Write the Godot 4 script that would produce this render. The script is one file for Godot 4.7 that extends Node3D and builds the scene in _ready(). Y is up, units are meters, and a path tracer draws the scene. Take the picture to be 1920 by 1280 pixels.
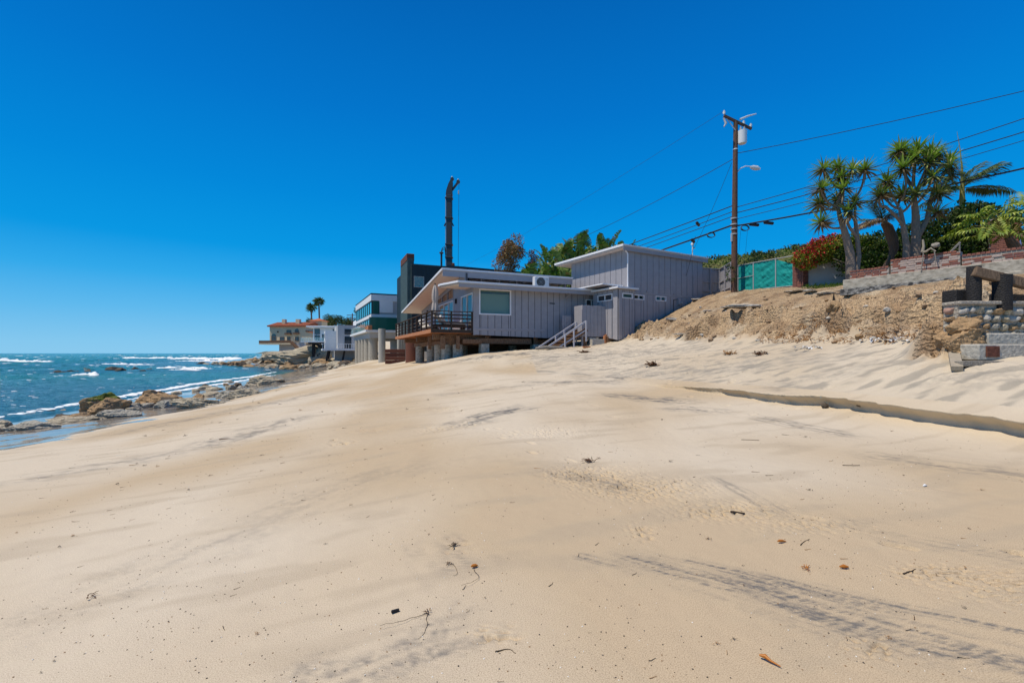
extends Node3D
# A sandy beach below stilted beach houses. Units are metres, the sea is y = 0, the view runs along -z; d below means -z.

var M := {}            # materials by name
var used_names := {}
var rng := RandomNumberGenerator.new()
var n_soft := FastNoiseLite.new()
var n_fine := FastNoiseLite.new()
var n_ridge := FastNoiseLite.new()
var n_cell := FastNoiseLite.new()

# ---------------------------------------------------------------- mesh builder
class MB:
	var v := PackedVector3Array()
	var n := PackedVector3Array()
	var c := PackedColorArray()
	var i := PackedInt32Array()
	var tint := Color(1, 1, 1)
	var colored := false
	func vert(p: Vector3, nn: Vector3) -> int:
		v.append(p); n.append(nn); c.append(tint)
		return v.size() - 1
	func tri(a: Vector3, b: Vector3, e: Vector3):
		var nn := (b - a).cross(e - a).normalized()
		var k := v.size()
		for p in [a, b, e]: vert(p, nn)
		i.append_array([k, k + 2, k + 1])
	func quad(a: Vector3, b: Vector3, e: Vector3, f: Vector3):   # counter-clockwise seen from outside
		var nn := (e - a).cross(f - b).normalized()
		var k := v.size()
		for p in [a, b, e, f]: vert(p, nn)
		i.append_array([k, k + 2, k + 1, k, k + 3, k + 2])
	func box(at: Vector3, size: Vector3, b := Basis.IDENTITY):
		var h := size * 0.5
		for ax in 3:
			for s in [-1.0, 1.0]:
				var o := Vector3.ZERO; o[ax] = h[ax] * s
				var p := Vector3.ZERO; p[(ax + 1) % 3] = h[(ax + 1) % 3] * s
				var q := Vector3.ZERO; q[(ax + 2) % 3] = h[(ax + 2) % 3]
				quad(at + b * (o - p - q), at + b * (o + p - q), at + b * (o + p + q), at + b * (o - p + q))
	func cbox(at: Vector3, size: Vector3, ch := 0.006, b := Basis.IDENTITY):   # box with chamfered edges
		var h := size * 0.5
		var ins := h - Vector3.ONE * minf(ch, minf(h.x, minf(h.y, h.z)) * 0.45)
		for ax in 3:
			for s in [-1.0, 1.0]:
				var a1 := (ax + 1) % 3; var a2 := (ax + 2) % 3
				var o := Vector3.ZERO; o[ax] = h[ax] * s
				var p := Vector3.ZERO; p[a1] = ins[a1] * s
				var q := Vector3.ZERO; q[a2] = ins[a2]
				quad(at + b * (o - p - q), at + b * (o + p - q), at + b * (o + p + q), at + b * (o - p + q))
		for ax in 3:      # twelve edges: along ax, between the faces across a1 and a2
			var a1 := (ax + 1) % 3; var a2 := (ax + 2) % 3
			for s in [-1.0, 1.0]:
				for t in [-1.0, 1.0]:
					var l := Vector3.ZERO; l[ax] = ins[ax]
					var p := Vector3.ZERO; p[a1] = h[a1] * s; p[a2] = ins[a2] * t
					var q := Vector3.ZERO; q[a1] = ins[a1] * s; q[a2] = h[a2] * t
					if s * t > 0: quad(at + b * (p - l), at + b * (q - l), at + b * (q + l), at + b * (p + l))
					else: quad(at + b * (q - l), at + b * (p - l), at + b * (p + l), at + b * (q + l))
		for s in [-1.0, 1.0]:
			for t in [-1.0, 1.0]:
				for w in [-1.0, 1.0]:
					var p := Vector3(h.x * s, ins.y * t, ins.z * w)
					var q := Vector3(ins.x * s, h.y * t, ins.z * w)
					var r := Vector3(ins.x * s, ins.y * t, h.z * w)
					if s * t * w > 0: tri(at + b * p, at + b * q, at + b * r)
					else: tri(at + b * q, at + b * p, at + b * r)
	func beam(p: Vector3, q: Vector3, w: float, h: float, up := Vector3.UP, ch := 0.0):   # a bar from p to q
		var z := (q - p).normalized()
		if absf(z.dot(up)) > 0.99: up = Vector3.RIGHT
		var x := up.cross(z).normalized()
		var bb := Basis(x, z.cross(x), z)
		if ch > 0: cbox((p + q) * 0.5, Vector3(w, h, p.distance_to(q)), ch, bb)
		else: box((p + q) * 0.5, Vector3(w, h, p.distance_to(q)), bb)
	func tube(pts: Array, radii: Array, sides := 8, caps := true):
		var rings := []
		var ref := Vector3.UP if absf((pts[-1] - pts[0]).normalized().y) < 0.9 else Vector3.RIGHT
		for k in pts.size():
			var t: Vector3 = (pts[mini(k + 1, pts.size() - 1)] - pts[maxi(k - 1, 0)]).normalized()
			var x := ref.cross(t).normalized()
			var y := t.cross(x)
			var r: float = radii[k] if radii.size() > 1 else radii[0]
			var s0 := v.size()
			for s in sides:
				var a := TAU * s / sides
				var o := x * cos(a) + y * sin(a)
				vert(pts[k] + o * r, o)
			rings.append(s0)
		for k in pts.size() - 1:
			for s in sides:
				var a: int = rings[k] + s; var b: int = rings[k] + (s + 1) % sides
				var e: int = rings[k + 1] + (s + 1) % sides; var f: int = rings[k + 1] + s
				i.append_array([a, e, b, a, f, e])
		if caps:
			for end in [0, pts.size() - 1]:
				var t: Vector3 = (pts[end] - pts[1 if end == 0 else end - 1]).normalized()
				var mid := vert(pts[end], t)
				var k0 := v.size()
				for s in sides: vert(v[rings[end] + s], t)
				for s in sides:
					var a := k0 + s; var b := k0 + (s + 1) % sides
					if end == 0: i.append_array([mid, a, b])
					else: i.append_array([mid, b, a])
	func prism(outline: PackedVector2Array, z0: float, z1: float, tr := Transform3D.IDENTITY):   # outline in xy, any winding
		if Geometry2D.is_polygon_clockwise(outline): outline.reverse()
		var t := Geometry2D.triangulate_polygon(outline)
		for zz in [z0, z1]:
			var up: bool = zz == maxf(z0, z1)
			for k in range(0, t.size(), 3):
				var p := [outline[t[k]], outline[t[k + 1]], outline[t[k + 2]]]
				var cw: bool = (p[1] - p[0]).cross(p[2] - p[0]) < 0
				if cw == up: p = [p[0], p[2], p[1]]
				tri(tr * Vector3(p[0].x, p[0].y, zz), tr * Vector3(p[1].x, p[1].y, zz), tr * Vector3(p[2].x, p[2].y, zz))
		var lo := minf(z0, z1); var hi := maxf(z0, z1)
		for k in outline.size():
			var a := outline[k]; var b := outline[(k + 1) % outline.size()]
			quad(tr * Vector3(a.x, a.y, lo), tr * Vector3(b.x, b.y, lo), tr * Vector3(b.x, b.y, hi), tr * Vector3(a.x, a.y, hi))
	func leaf(p: Vector3, along: Vector3, side: Vector3, l: float, w: float, droop := 0.2):   # a folded two-part leaf
		var up := side.cross(along).normalized()
		var m := p + along * l * 0.5 + up * l * 0.06
		var e := p + along * l - up * l * droop
		var a := m + side * w * 0.5 + up * w * 0.12; var b := m - side * w * 0.5 + up * w * 0.12
		tri(p, a, m); tri(p, m, b); tri(m, a, e); tri(m, e, b)
	func mesh() -> ArrayMesh:
		var arr := []; arr.resize(Mesh.ARRAY_MAX)
		arr[Mesh.ARRAY_VERTEX] = v; arr[Mesh.ARRAY_NORMAL] = n; arr[Mesh.ARRAY_INDEX] = i
		if colored: arr[Mesh.ARRAY_COLOR] = c
		var m := ArrayMesh.new()
		m.add_surface_from_arrays(Mesh.PRIMITIVE_TRIANGLES, arr)
		return m

# ---------------------------------------------------------------- scene helpers
func numbered(called: String) -> String:
	used_names[called] = used_names.get(called, -1) + 1
	return called if used_names[called] == 0 else "%s_%03d" % [called, used_names[called]]
func thing(called: String, label: String, category: String, at := Vector3.ZERO, turn := 0.0, group := "") -> Node3D:
	var o := Node3D.new(); o.name = numbered(called); add_child(o)
	o.position = at; o.rotation.y = turn
	o.set_meta("label", label); o.set_meta("category", category)
	if group: o.set_meta("group", group)
	return o
func part(parent: Node3D, called: String, mb, mat: Material, at := Vector3.ZERO) -> MeshInstance3D:
	var o := MeshInstance3D.new(); o.name = called
	o.mesh = mb.mesh() if mb is MB else mb
	o.material_override = mat
	o.position = at
	parent.add_child(o, true)
	return o
func solo(called: String, mb, mat: Material, label: String, category: String, at := Vector3.ZERO, turn := 0.0, group := "") -> MeshInstance3D:
	var o := MeshInstance3D.new(); o.name = numbered(called)
	o.mesh = mb.mesh() if mb is MB else mb
	o.material_override = mat
	add_child(o)
	o.position = at; o.rotation.y = turn
	o.set_meta("label", label); o.set_meta("category", category)
	if group: o.set_meta("group", group)
	return o
func struct(called: String, mb, mat: Material, kind := "structure") -> MeshInstance3D:
	var o := MeshInstance3D.new(); o.name = numbered(called)
	o.mesh = mb.mesh() if mb is MB else mb
	o.material_override = mat
	add_child(o); o.set_meta("kind", kind)
	return o
func bx(at: Vector3, size: Vector3, b := Basis.IDENTITY) -> MB:
	var m := MB.new(); m.box(at, size, b); return m
func cbx(at: Vector3, size: Vector3, ch := 0.006) -> MB:
	var m := MB.new(); m.cbox(at, size, ch); return m
func bm(p: Vector3, q: Vector3, w: float, h: float, ch := 0.0) -> MB:
	var m := MB.new(); m.beam(p, q, w, h, Vector3.UP, ch); return m
func tb(pts: Array, radii: Array, sides := 8) -> MB:
	var m := MB.new(); m.tube(pts, radii, sides); return m
func W(x: float, y: float, d: float) -> Vector3:
	return Vector3(x, y, -d)
func on(x: float, d: float, lift := 0.0) -> Vector3:
	return Vector3(x, ground(x, d) + lift, -d)
func pw(t: float, table: Array) -> float:      # piecewise linear through [t, value] pairs
	if t <= table[0][0]: return table[0][1]
	for k in range(1, table.size()):
		if t <= table[k][0]:
			return lerpf(table[k - 1][1], table[k][1], (t - table[k - 1][0]) / (table[k][0] - table[k - 1][0]))
	return table[-1][1]

# ---------------------------------------------------------------- materials
func srgb(r: float, g: float, b: float) -> Color:
	return Color(r, g, b).linear_to_srgb()
func noise(seed_: int, freq: float, octaves := 4, type := FastNoiseLite.TYPE_SIMPLEX_SMOOTH) -> FastNoiseLite:
	var f := FastNoiseLite.new(); f.seed = seed_; f.frequency = freq; f.noise_type = type
	f.fractal_octaves = octaves
	return f
func ramp_texture(f: FastNoiseLite, size: int, stops: Array, stretch := 1.0) -> ImageTexture:   # stops: [position, linear colour]
	var im := f.get_seamless_image(size, int(size / stretch))
	im.convert(Image.FORMAT_L8)
	if stretch != 1.0: im.resize(size, size)
	var g := im.get_data()
	var lut := PackedByteArray(); lut.resize(768)
	for k in 256:
		var t := k / 255.0
		var c: Color = stops[0][1]
		for s in range(1, stops.size()):
			if t >= stops[s - 1][0]:
				c = stops[s - 1][1].lerp(stops[s][1], clampf((t - stops[s - 1][0]) / (stops[s][0] - stops[s - 1][0]), 0, 1))
		c = c.linear_to_srgb()
		lut[k * 3] = int(clampf(c.r, 0, 1) * 255); lut[k * 3 + 1] = int(clampf(c.g, 0, 1) * 255); lut[k * 3 + 2] = int(clampf(c.b, 0, 1) * 255)
	var out := PackedByteArray(); out.resize(g.size() * 3)
	var j := 0
	for k in g.size():
		var q := g[k] * 3
		out[j] = lut[q]; out[j + 1] = lut[q + 1]; out[j + 2] = lut[q + 2]
		j += 3
	return ImageTexture.create_from_image(Image.create_from_data(size, size, false, Image.FORMAT_RGB8, out))
func height_texture(f: FastNoiseLite, size: int) -> ImageTexture:
	var im := f.get_seamless_image(size, size); im.convert(Image.FORMAT_RGB8)
	return ImageTexture.create_from_image(im)
func mat(called: String, tex, rough: float, scale := 1.0, bump: Texture2D = null, bump_cm := 0.0, vertex := false) -> StandardMaterial3D:
	var m := StandardMaterial3D.new(); m.resource_name = called
	if tex is Color: m.albedo_color = tex.linear_to_srgb()
	else: m.albedo_texture = tex
	m.roughness = rough
	m.uv1_triplanar = true; m.uv1_world_triplanar = true; m.uv1_scale = Vector3.ONE * scale
	if bump:
		m.heightmap_enabled = true; m.heightmap_texture = bump; m.heightmap_scale = bump_cm
	m.vertex_color_use_as_albedo = vertex
	m.metallic_specular = 0.4
	M[called] = m
	return m
func spread(c: Color, k := 0.25) -> Array:       # mottled tones round one colour
	return [[0.0, c * (1.0 - k)], [0.35, c * (1.0 - k * 0.3)], [0.65, c * (1.0 + k * 0.2)], [1.0, c * (1.0 + k)]]
func glass(called: String, c: Color, alpha: float) -> StandardMaterial3D:
	var m := StandardMaterial3D.new(); m.resource_name = called
	m.transparency = BaseMaterial3D.TRANSPARENCY_ALPHA
	m.albedo_color = Color(c.linear_to_srgb(), alpha); m.roughness = 0.03; m.metallic_specular = 0.6
	M[called] = m
	return m

# ---------------------------------------------------------------- the scene
func _ready():
	rng.seed = 7
	# camera: 16 mm lens, level, raised 3 m above the sea, lens shifted so that the horizon lies just below the middle
	var cam := Camera3D.new(); cam.name = "camera"; add_child(cam)
	cam.position = Vector3(0, 3.0, 0)
	cam.projection = Camera3D.PROJECTION_FRUSTUM
	cam.near = 0.1; cam.far = 30000.0
	cam.size = 0.1 * 1280.0 / 853.0
	cam.frustum_offset = Vector2(0, 0.1 * 22.0 / 853.0)
	cam.current = true
	var exposure := 1.06
	# sky: deep blue, paler towards the horizon; linear colours by height in degrees
	var stops := [[0.0, Color(0.255, 0.585, 0.85)], [1.0, Color(0.235, 0.575, 0.855)], [4.5, Color(0.115, 0.485, 0.85)], [8.0, Color(0.032, 0.395, 0.825)], [11.5, Color(0.003, 0.312, 0.77)], [18.0, Color(0.001, 0.245, 0.70)],
		[27.0, Color(0.001, 0.178, 0.60)], [38.0, Color(0.001, 0.126, 0.47)], [55.0, Color(0.001, 0.085, 0.34)], [90.0, Color(0.001, 0.06, 0.26)]]
	var sky_image := Image.create(64, 512, false, Image.FORMAT_RGBF)
	for y in 512:
		var up := 90.0 - (y + 0.5) / 512.0 * 180.0
		var c: Color = stops[0][1]
		for k in range(1, stops.size()):
			if up >= stops[k - 1][0]:
				c = stops[k - 1][1].lerp(stops[k][1], clampf((up - stops[k - 1][0]) / (stops[k][0] - stops[k - 1][0]), 0, 1))
		for x in 64: sky_image.set_pixel(x, y, c)
	var panorama := PanoramaSkyMaterial.new(); panorama.panorama = ImageTexture.create_from_image(sky_image)
	var sky := Sky.new(); sky.sky_material = panorama
	var env := Environment.new()
	env.background_mode = Environment.BG_SKY; env.sky = sky
	env.background_energy_multiplier = 1.0 / exposure
	env.tonemap_mode = Environment.TONE_MAPPER_LINEAR
	env.tonemap_exposure = exposure
	env.sdfgi_enabled = true; env.ssao_enabled = true; env.ssil_enabled = true
	var we := WorldEnvironment.new(); we.name = "environment"; we.environment = env; add_child(we)
	# sun: high, from over the sea at the left
	var sun := DirectionalLight3D.new(); sun.name = "sun"; add_child(sun)
	sun.light_energy = 1.3; sun.light_angular_distance = 0.53; sun.shadow_enabled = true
	sun.light_color = Color(1.0, 0.955, 0.88)
	var towards := Vector3(-0.94 * cos(deg_to_rad(62)), sin(deg_to_rad(62)), 0.34 * cos(deg_to_rad(62)))
	sun.look_at_from_position(towards * 50, Vector3.ZERO)

	make_materials()
	make_ground_table()
	make_ground()
	make_sea()
	make_far_land()
	make_rocks()
	make_main_house()
	make_upper_house()
	make_house_yard()
	make_neighbours()
	make_far_houses()
	make_crane()
	make_utility_pole()
	make_embankment_things()
	make_terrace()
	make_plants()
	make_litter()

func make_materials():
	n_soft.seed = 11; n_soft.frequency = 1.0; n_soft.fractal_octaves = 3
	n_fine.seed = 23; n_fine.frequency = 1.0; n_fine.fractal_octaves = 2
	n_ridge.seed = 31; n_ridge.frequency = 1.0; n_ridge.fractal_type = FastNoiseLite.FRACTAL_RIDGED; n_ridge.fractal_octaves = 4
	n_cell.seed = 41; n_cell.frequency = 1.0; n_cell.noise_type = FastNoiseLite.TYPE_CELLULAR
	var grain := noise(3, 0.2, 3); var blotch := noise(5, 0.012, 5); var rough := noise(6, 0.03, 5)
	var hb := height_texture(rough, 512); var hg := height_texture(grain, 512); var hs := height_texture(noise(8, 0.05, 4), 512)
	var w := Color(1, 1, 1)
	var sand_tex := ramp_texture(grain, 1024, [[0.0, Color(0.42, 0.40, 0.38)], [0.3, Color(0.68, 0.66, 0.64)], [0.42, Color(0.80, 0.79, 0.78)], [0.5, Color(0.85, 0.85, 0.84)], [0.62, Color(0.91, 0.91, 0.91)], [0.8, w]])
	mat("sand", sand_tex, 0.95, 0.55, hg, 0.06, true)
	M.sand.metallic_specular = 0.25
	mat("wet", sand_tex, 0.09, 0.7, null, 0.0, true); M.wet.metallic_specular = 0.5
	mat("dirt", ramp_texture(noise(9, 0.04, 5), 1024, [[0.15, Color(0.28, 0.25, 0.23)], [0.35, Color(0.62, 0.59, 0.56)], [0.5, Color(0.88, 0.87, 0.86)], [0.7, w]]), 0.95, 0.55, hb, 14.0, true)
	# painted wood, trim and roofs
	var bt := ramp_texture(blotch, 512, spread(Color(0.325, 0.315, 0.335), 0.10))
	mat("siding", bt, 0.62, 0.35, hs, 0.15)
	mat("siding_seam", Color(0.085, 0.08, 0.088), 0.8)
	mat("trim", ramp_texture(blotch, 512, spread(Color(0.74, 0.74, 0.76), 0.06)), 0.45, 0.4)
	mat("fascia", ramp_texture(blotch, 512, spread(Color(0.33, 0.315, 0.335), 0.06)), 0.6, 0.4)
	mat("rail_paint", ramp_texture(blotch, 512, spread(Color(0.50, 0.49, 0.52), 0.06)), 0.6, 0.4)
	mat("soffit", ramp_texture(blotch, 512, spread(Color(0.66, 0.60, 0.56), 0.06)), 0.7, 0.4)
	mat("roofing", ramp_texture(blotch, 512, spread(Color(0.40, 0.40, 0.41), 0.12)), 0.9, 0.6)
	mat("dark_wood", ramp_texture(noise(12, 0.05, 5), 512, spread(Color(0.055, 0.036, 0.026), 0.55), 6.0), 0.75, 0.9, hs, 0.5)
	mat("red_wood", ramp_texture(noise(13, 0.05, 5), 512, spread(Color(0.46, 0.19, 0.08), 0.5), 6.0), 0.7, 0.9, hs, 0.5)
	mat("timber", ramp_texture(noise(14, 0.045, 5), 512, [[0.0, Color(0.05, 0.028, 0.018)], [0.4, Color(0.16, 0.082, 0.045)], [0.7, Color(0.24, 0.14, 0.08)], [1.0, Color(0.42, 0.3, 0.2)]], 5.0), 0.85, 1.1, hs, 1.0)
	mat("grey_wood", ramp_texture(noise(15, 0.05, 5), 512, spread(Color(0.25, 0.225, 0.19), 0.35), 6.0), 0.9, 0.8, hs, 1.0)
	mat("pole_wood", ramp_texture(noise(16, 0.04, 5), 512, spread(Color(0.115, 0.062, 0.042), 0.5), 4.0), 0.85, 0.7, hs, 1.0)
	mat("burnt", ramp_texture(noise(17, 0.06, 4), 512, spread(Color(0.022, 0.021, 0.022), 0.6)), 0.7, 1.2, hs, 3.0)
	mat("concrete", ramp_texture(noise(18, 0.02, 5), 512, [[0.1, Color(0.17, 0.15, 0.12)], [0.38, Color(0.33, 0.30, 0.245)], [0.6, Color(0.42, 0.385, 0.32)], [0.9, Color(0.50, 0.46, 0.39)]]), 0.9, 0.5, hb, 1.2)
	mat("pale_concrete", ramp_texture(noise(19, 0.02, 5), 512, spread(Color(0.43, 0.405, 0.35), 0.35)), 0.9, 0.7, hb, 1.2)
	mat("rust", ramp_texture(noise(20, 0.03, 5), 512, spread(Color(0.14, 0.052, 0.034), 0.5)), 0.85, 0.7, hb, 0.6)
	mat("green_copper", ramp_texture(noise(21, 0.03, 4), 512, spread(Color(0.055, 0.085, 0.082), 0.4), 4.0), 0.7, 0.4)
	mat("dark_green", ramp_texture(noise(22, 0.02, 4), 512, spread(Color(0.014, 0.026, 0.032), 0.3)), 0.6, 0.4)
	mat("brick", ramp_texture(noise(24, 0.05, 4), 512, spread(Color(0.27, 0.11, 0.078), 0.4)), 0.92, 2.0, hb, 0.6)
	mat("brick_dark", ramp_texture(noise(25, 0.05, 4), 512, spread(Color(0.20, 0.085, 0.07), 0.4)), 0.92, 2.0, hb, 0.6)
	mat("brick_pale", ramp_texture(noise(26, 0.05, 4), 512, spread(Color(0.42, 0.33, 0.29), 0.3)), 0.92, 2.0, hb, 0.6)
	mat("mortar", ramp_texture(noise(27, 0.05, 4), 512, spread(Color(0.36, 0.325, 0.275), 0.3)), 0.95, 1.0, hb, 2.5)
	mat("white", ramp_texture(blotch, 512, spread(Color(0.78, 0.78, 0.77), 0.05)), 0.6, 0.3)
	mat("stucco_grey", ramp_texture(blotch, 512, spread(Color(0.42, 0.42, 0.42), 0.08)), 0.8, 0.3)
	mat("stucco_cream", ramp_texture(blotch, 512, spread(Color(0.66, 0.54, 0.36), 0.08)), 0.85, 0.2)
	mat("tile_red", ramp_texture(noise(28, 0.05, 4), 512, spread(Color(0.42, 0.13, 0.06), 0.35)), 0.85, 0.4)
	mat("metal_dark", Color(0.035, 0.042, 0.05), 0.45); mat("metal_grey", Color(0.38, 0.39, 0.40), 0.4); mat("metal_pale", Color(0.62, 0.63, 0.64), 0.45)
	mat("black", Color(0.012, 0.012, 0.013), 0.6); mat("rubber", Color(0.02, 0.02, 0.022), 0.5)
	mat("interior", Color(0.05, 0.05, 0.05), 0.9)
	mat("blind", Color(0.34, 0.48, 0.36), 0.8)
	mat("canvas", ramp_texture(noise(29, 0.03, 3), 256, spread(Color(0.42, 0.36, 0.32), 0.12)), 0.95, 1.5)
	mat("cushion", Color(0.60, 0.56, 0.50), 0.95)
	mat("green_cloth", ramp_texture(noise(30, 0.02, 4), 512, spread(Color(0.004, 0.27, 0.25), 0.15)), 0.75, 0.6)
	M.green_cloth.backlight_enabled = true; M.green_cloth.backlight = Color(0.0, 0.34, 0.32)
	glass("pane", Color(0.03, 0.05, 0.06), 0.35); glass("green_pane", Color(0.03, 0.28, 0.24), 0.45); glass("clear_pane", Color(0.55, 0.8, 0.75), 0.22)
	for q in [["sky_reflection_glass", Color(0.012, 0.34, 0.44)], ["green_glass", Color(0.015, 0.12, 0.095)], ["dark_glass", Color(0.03, 0.045, 0.055)]]:  # first colour paints the turquoise sky reflection into the seaward panes
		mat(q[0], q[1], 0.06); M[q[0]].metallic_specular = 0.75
	# stone
	for r in [["rock_grey", Color(0.50, 0.43, 0.31)], ["rock_tan", Color(0.42, 0.275, 0.145)], ["rock_dark", Color(0.12, 0.095, 0.07)], ["rock_slate", Color(0.43, 0.40, 0.33)]]:
		var c: Color = r[1]
		mat(r[0], ramp_texture(noise(50, 0.02, 5), 512, [[0.0, c * 0.35], [0.3, c * 0.75], [0.6, c], [1.0, c * 1.45]]), 0.88, 0.7, hb, 6.0, true)
	mat("slab", ramp_texture(noise(52, 0.02, 5), 512, spread(Color(0.44, 0.41, 0.36), 0.35)), 0.95, 0.8, hb, 2.0)
	# plants
	for r in [["leaf", 0.55, Color(0.10, 0.16, 0.02)], ["leaf_gloss", 0.5, Color(0.085, 0.13, 0.02)], ["dead_leaf", 0.85, Color(0.10, 0.07, 0.03)]]:
		mat(r[0], Color(1, 1, 1), r[1], 1.0, null, 0.0, true)
		M[r[0]].backlight_enabled = true; M[r[0]].backlight = Color(r[2].r * 4.5, r[2].g * 4.5, r[2].b * 4.5)
		M[r[0]].uv1_triplanar = false
	mat("bark", ramp_texture(noise(53, 0.04, 5), 512, spread(Color(0.24, 0.185, 0.145), 0.35), 3.0), 0.92, 1.0, hb, 2.0)
	mat("palm_bark", ramp_texture(noise(54, 0.06, 4), 512, spread(Color(0.15, 0.10, 0.07), 0.5)), 0.95, 1.5, hb, 5.0)
	mat("green_trunk", ramp_texture(noise(55, 0.03, 4), 512, spread(Color(0.26, 0.24, 0.07), 0.25)), 0.6, 1.0)
	mat("kelp", ramp_texture(noise(56, 0.06, 4), 256, spread(Color(0.11, 0.05, 0.02), 0.6)), 0.6, 4.0)
	mat("kelp_dry", ramp_texture(noise(57, 0.06, 4), 256, spread(Color(0.30, 0.15, 0.05), 0.5)), 0.85, 3.0)
	mat("twig", ramp_texture(noise(58, 0.06, 4), 256, spread(Color(0.06, 0.042, 0.028), 0.5)), 0.9, 5.0)
	mat("petal", Color(1, 1, 1), 0.7, 1.0, null, 0.0, true); M.petal.uv1_triplanar = false
	M.petal.backlight_enabled = true; M.petal.backlight = Color(0.5, 0.05, 0.06)
	mat("stained_concrete", ramp_texture(noise(61, 0.02, 5), 512, [[0.0, Color(0.03, 0.03, 0.032)], [0.45, Color(0.06, 0.06, 0.062)], [0.6, Color(0.3, 0.29, 0.27)], [1.0, Color(0.45, 0.43, 0.4)]]), 0.9, 0.6, hb, 1.2)
	mat("pale_wood", ramp_texture(noise(62, 0.05, 4), 256, spread(Color(0.34, 0.29, 0.22), 0.25), 4.0), 0.9, 2.0)
	mat("brown_beam", ramp_texture(noise(63, 0.04, 5), 512, spread(Color(0.17, 0.115, 0.075), 0.5), 6.0), 0.9, 1.2, hs, 1.0)
	mat("cobble_pink", ramp_texture(noise(64, 0.05, 4), 256, spread(Color(0.36, 0.22, 0.17), 0.3)), 0.9, 2.0)
	mat("dirt_clod", ramp_texture(noise(65, 0.05, 4), 256, spread(Color(0.27, 0.185, 0.115), 0.3)), 0.95, 2.0)
	mat("yellow_paint", Color(0.55, 0.38, 0.02), 0.5); mat("blue_paint", Color(0.12, 0.18, 0.4), 0.5); mat("orange_kelp", Color(0.42, 0.15, 0.02), 0.4)
	mat("grit", Color(1, 1, 1), 0.8, 1.0, null, 0.0, true); M.grit.uv1_triplanar = false
	mat("foam", ramp_texture(noise(59, 0.05, 4), 256, spread(Color(0.80, 0.82, 0.82), 0.08)), 0.9, 0.6)
	# water
	var sea := StandardMaterial3D.new(); sea.resource_name = "sea"
	sea.vertex_color_use_as_albedo = true
	sea.roughness = 0.12; sea.metallic_specular = 0.38
	sea.uv1_triplanar = true; sea.uv1_world_triplanar = true; sea.uv1_scale = Vector3.ONE * 0.12
	sea.heightmap_enabled = true; sea.heightmap_texture = height_texture(noise(60, 0.02, 5), 1024); sea.heightmap_scale = 28.0
	M.sea = sea

# ---------------------------------------------------------------- ground
const GX0 := -140.0; const GNX := 401; const GD0 := -8.0; const GND := 250
var G := PackedFloat32Array()
const WATER := [[0, -22.0], [14, -22.0], [20, -22.5], [26, -24.5], [35, -27.0], [51, -30.6], [73, -36.0], [88, -42.0], [104, -60.0], [130, -88.0], [160, -100.0], [240, -130.0]]
const WET := [[0, -14.5], [13, -14.8], [17, -15.5], [23.5, -15.8], [33.6, -18.3], [58, -25.5], [89, -33.5], [104, -44.0], [130, -76.0], [160, -92.0], [240, -120.0]]
const SCARP := [[0.0, 8.6], [4.0, 7.9], [6.5, 7.3], [8.9, 6.68], [10.9, 5.6], [12.8, 4.35], [14.2, 3.67]]
const FOOT := [[9.0, 8.2], [9.9, 8.6], [10.6, 9.5], [11.5, 9.9], [14, 9.6], [17, 9.1], [21, 8.4], [25, 7.2], [28, 6.9]]     # where the dirt bank starts
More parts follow.
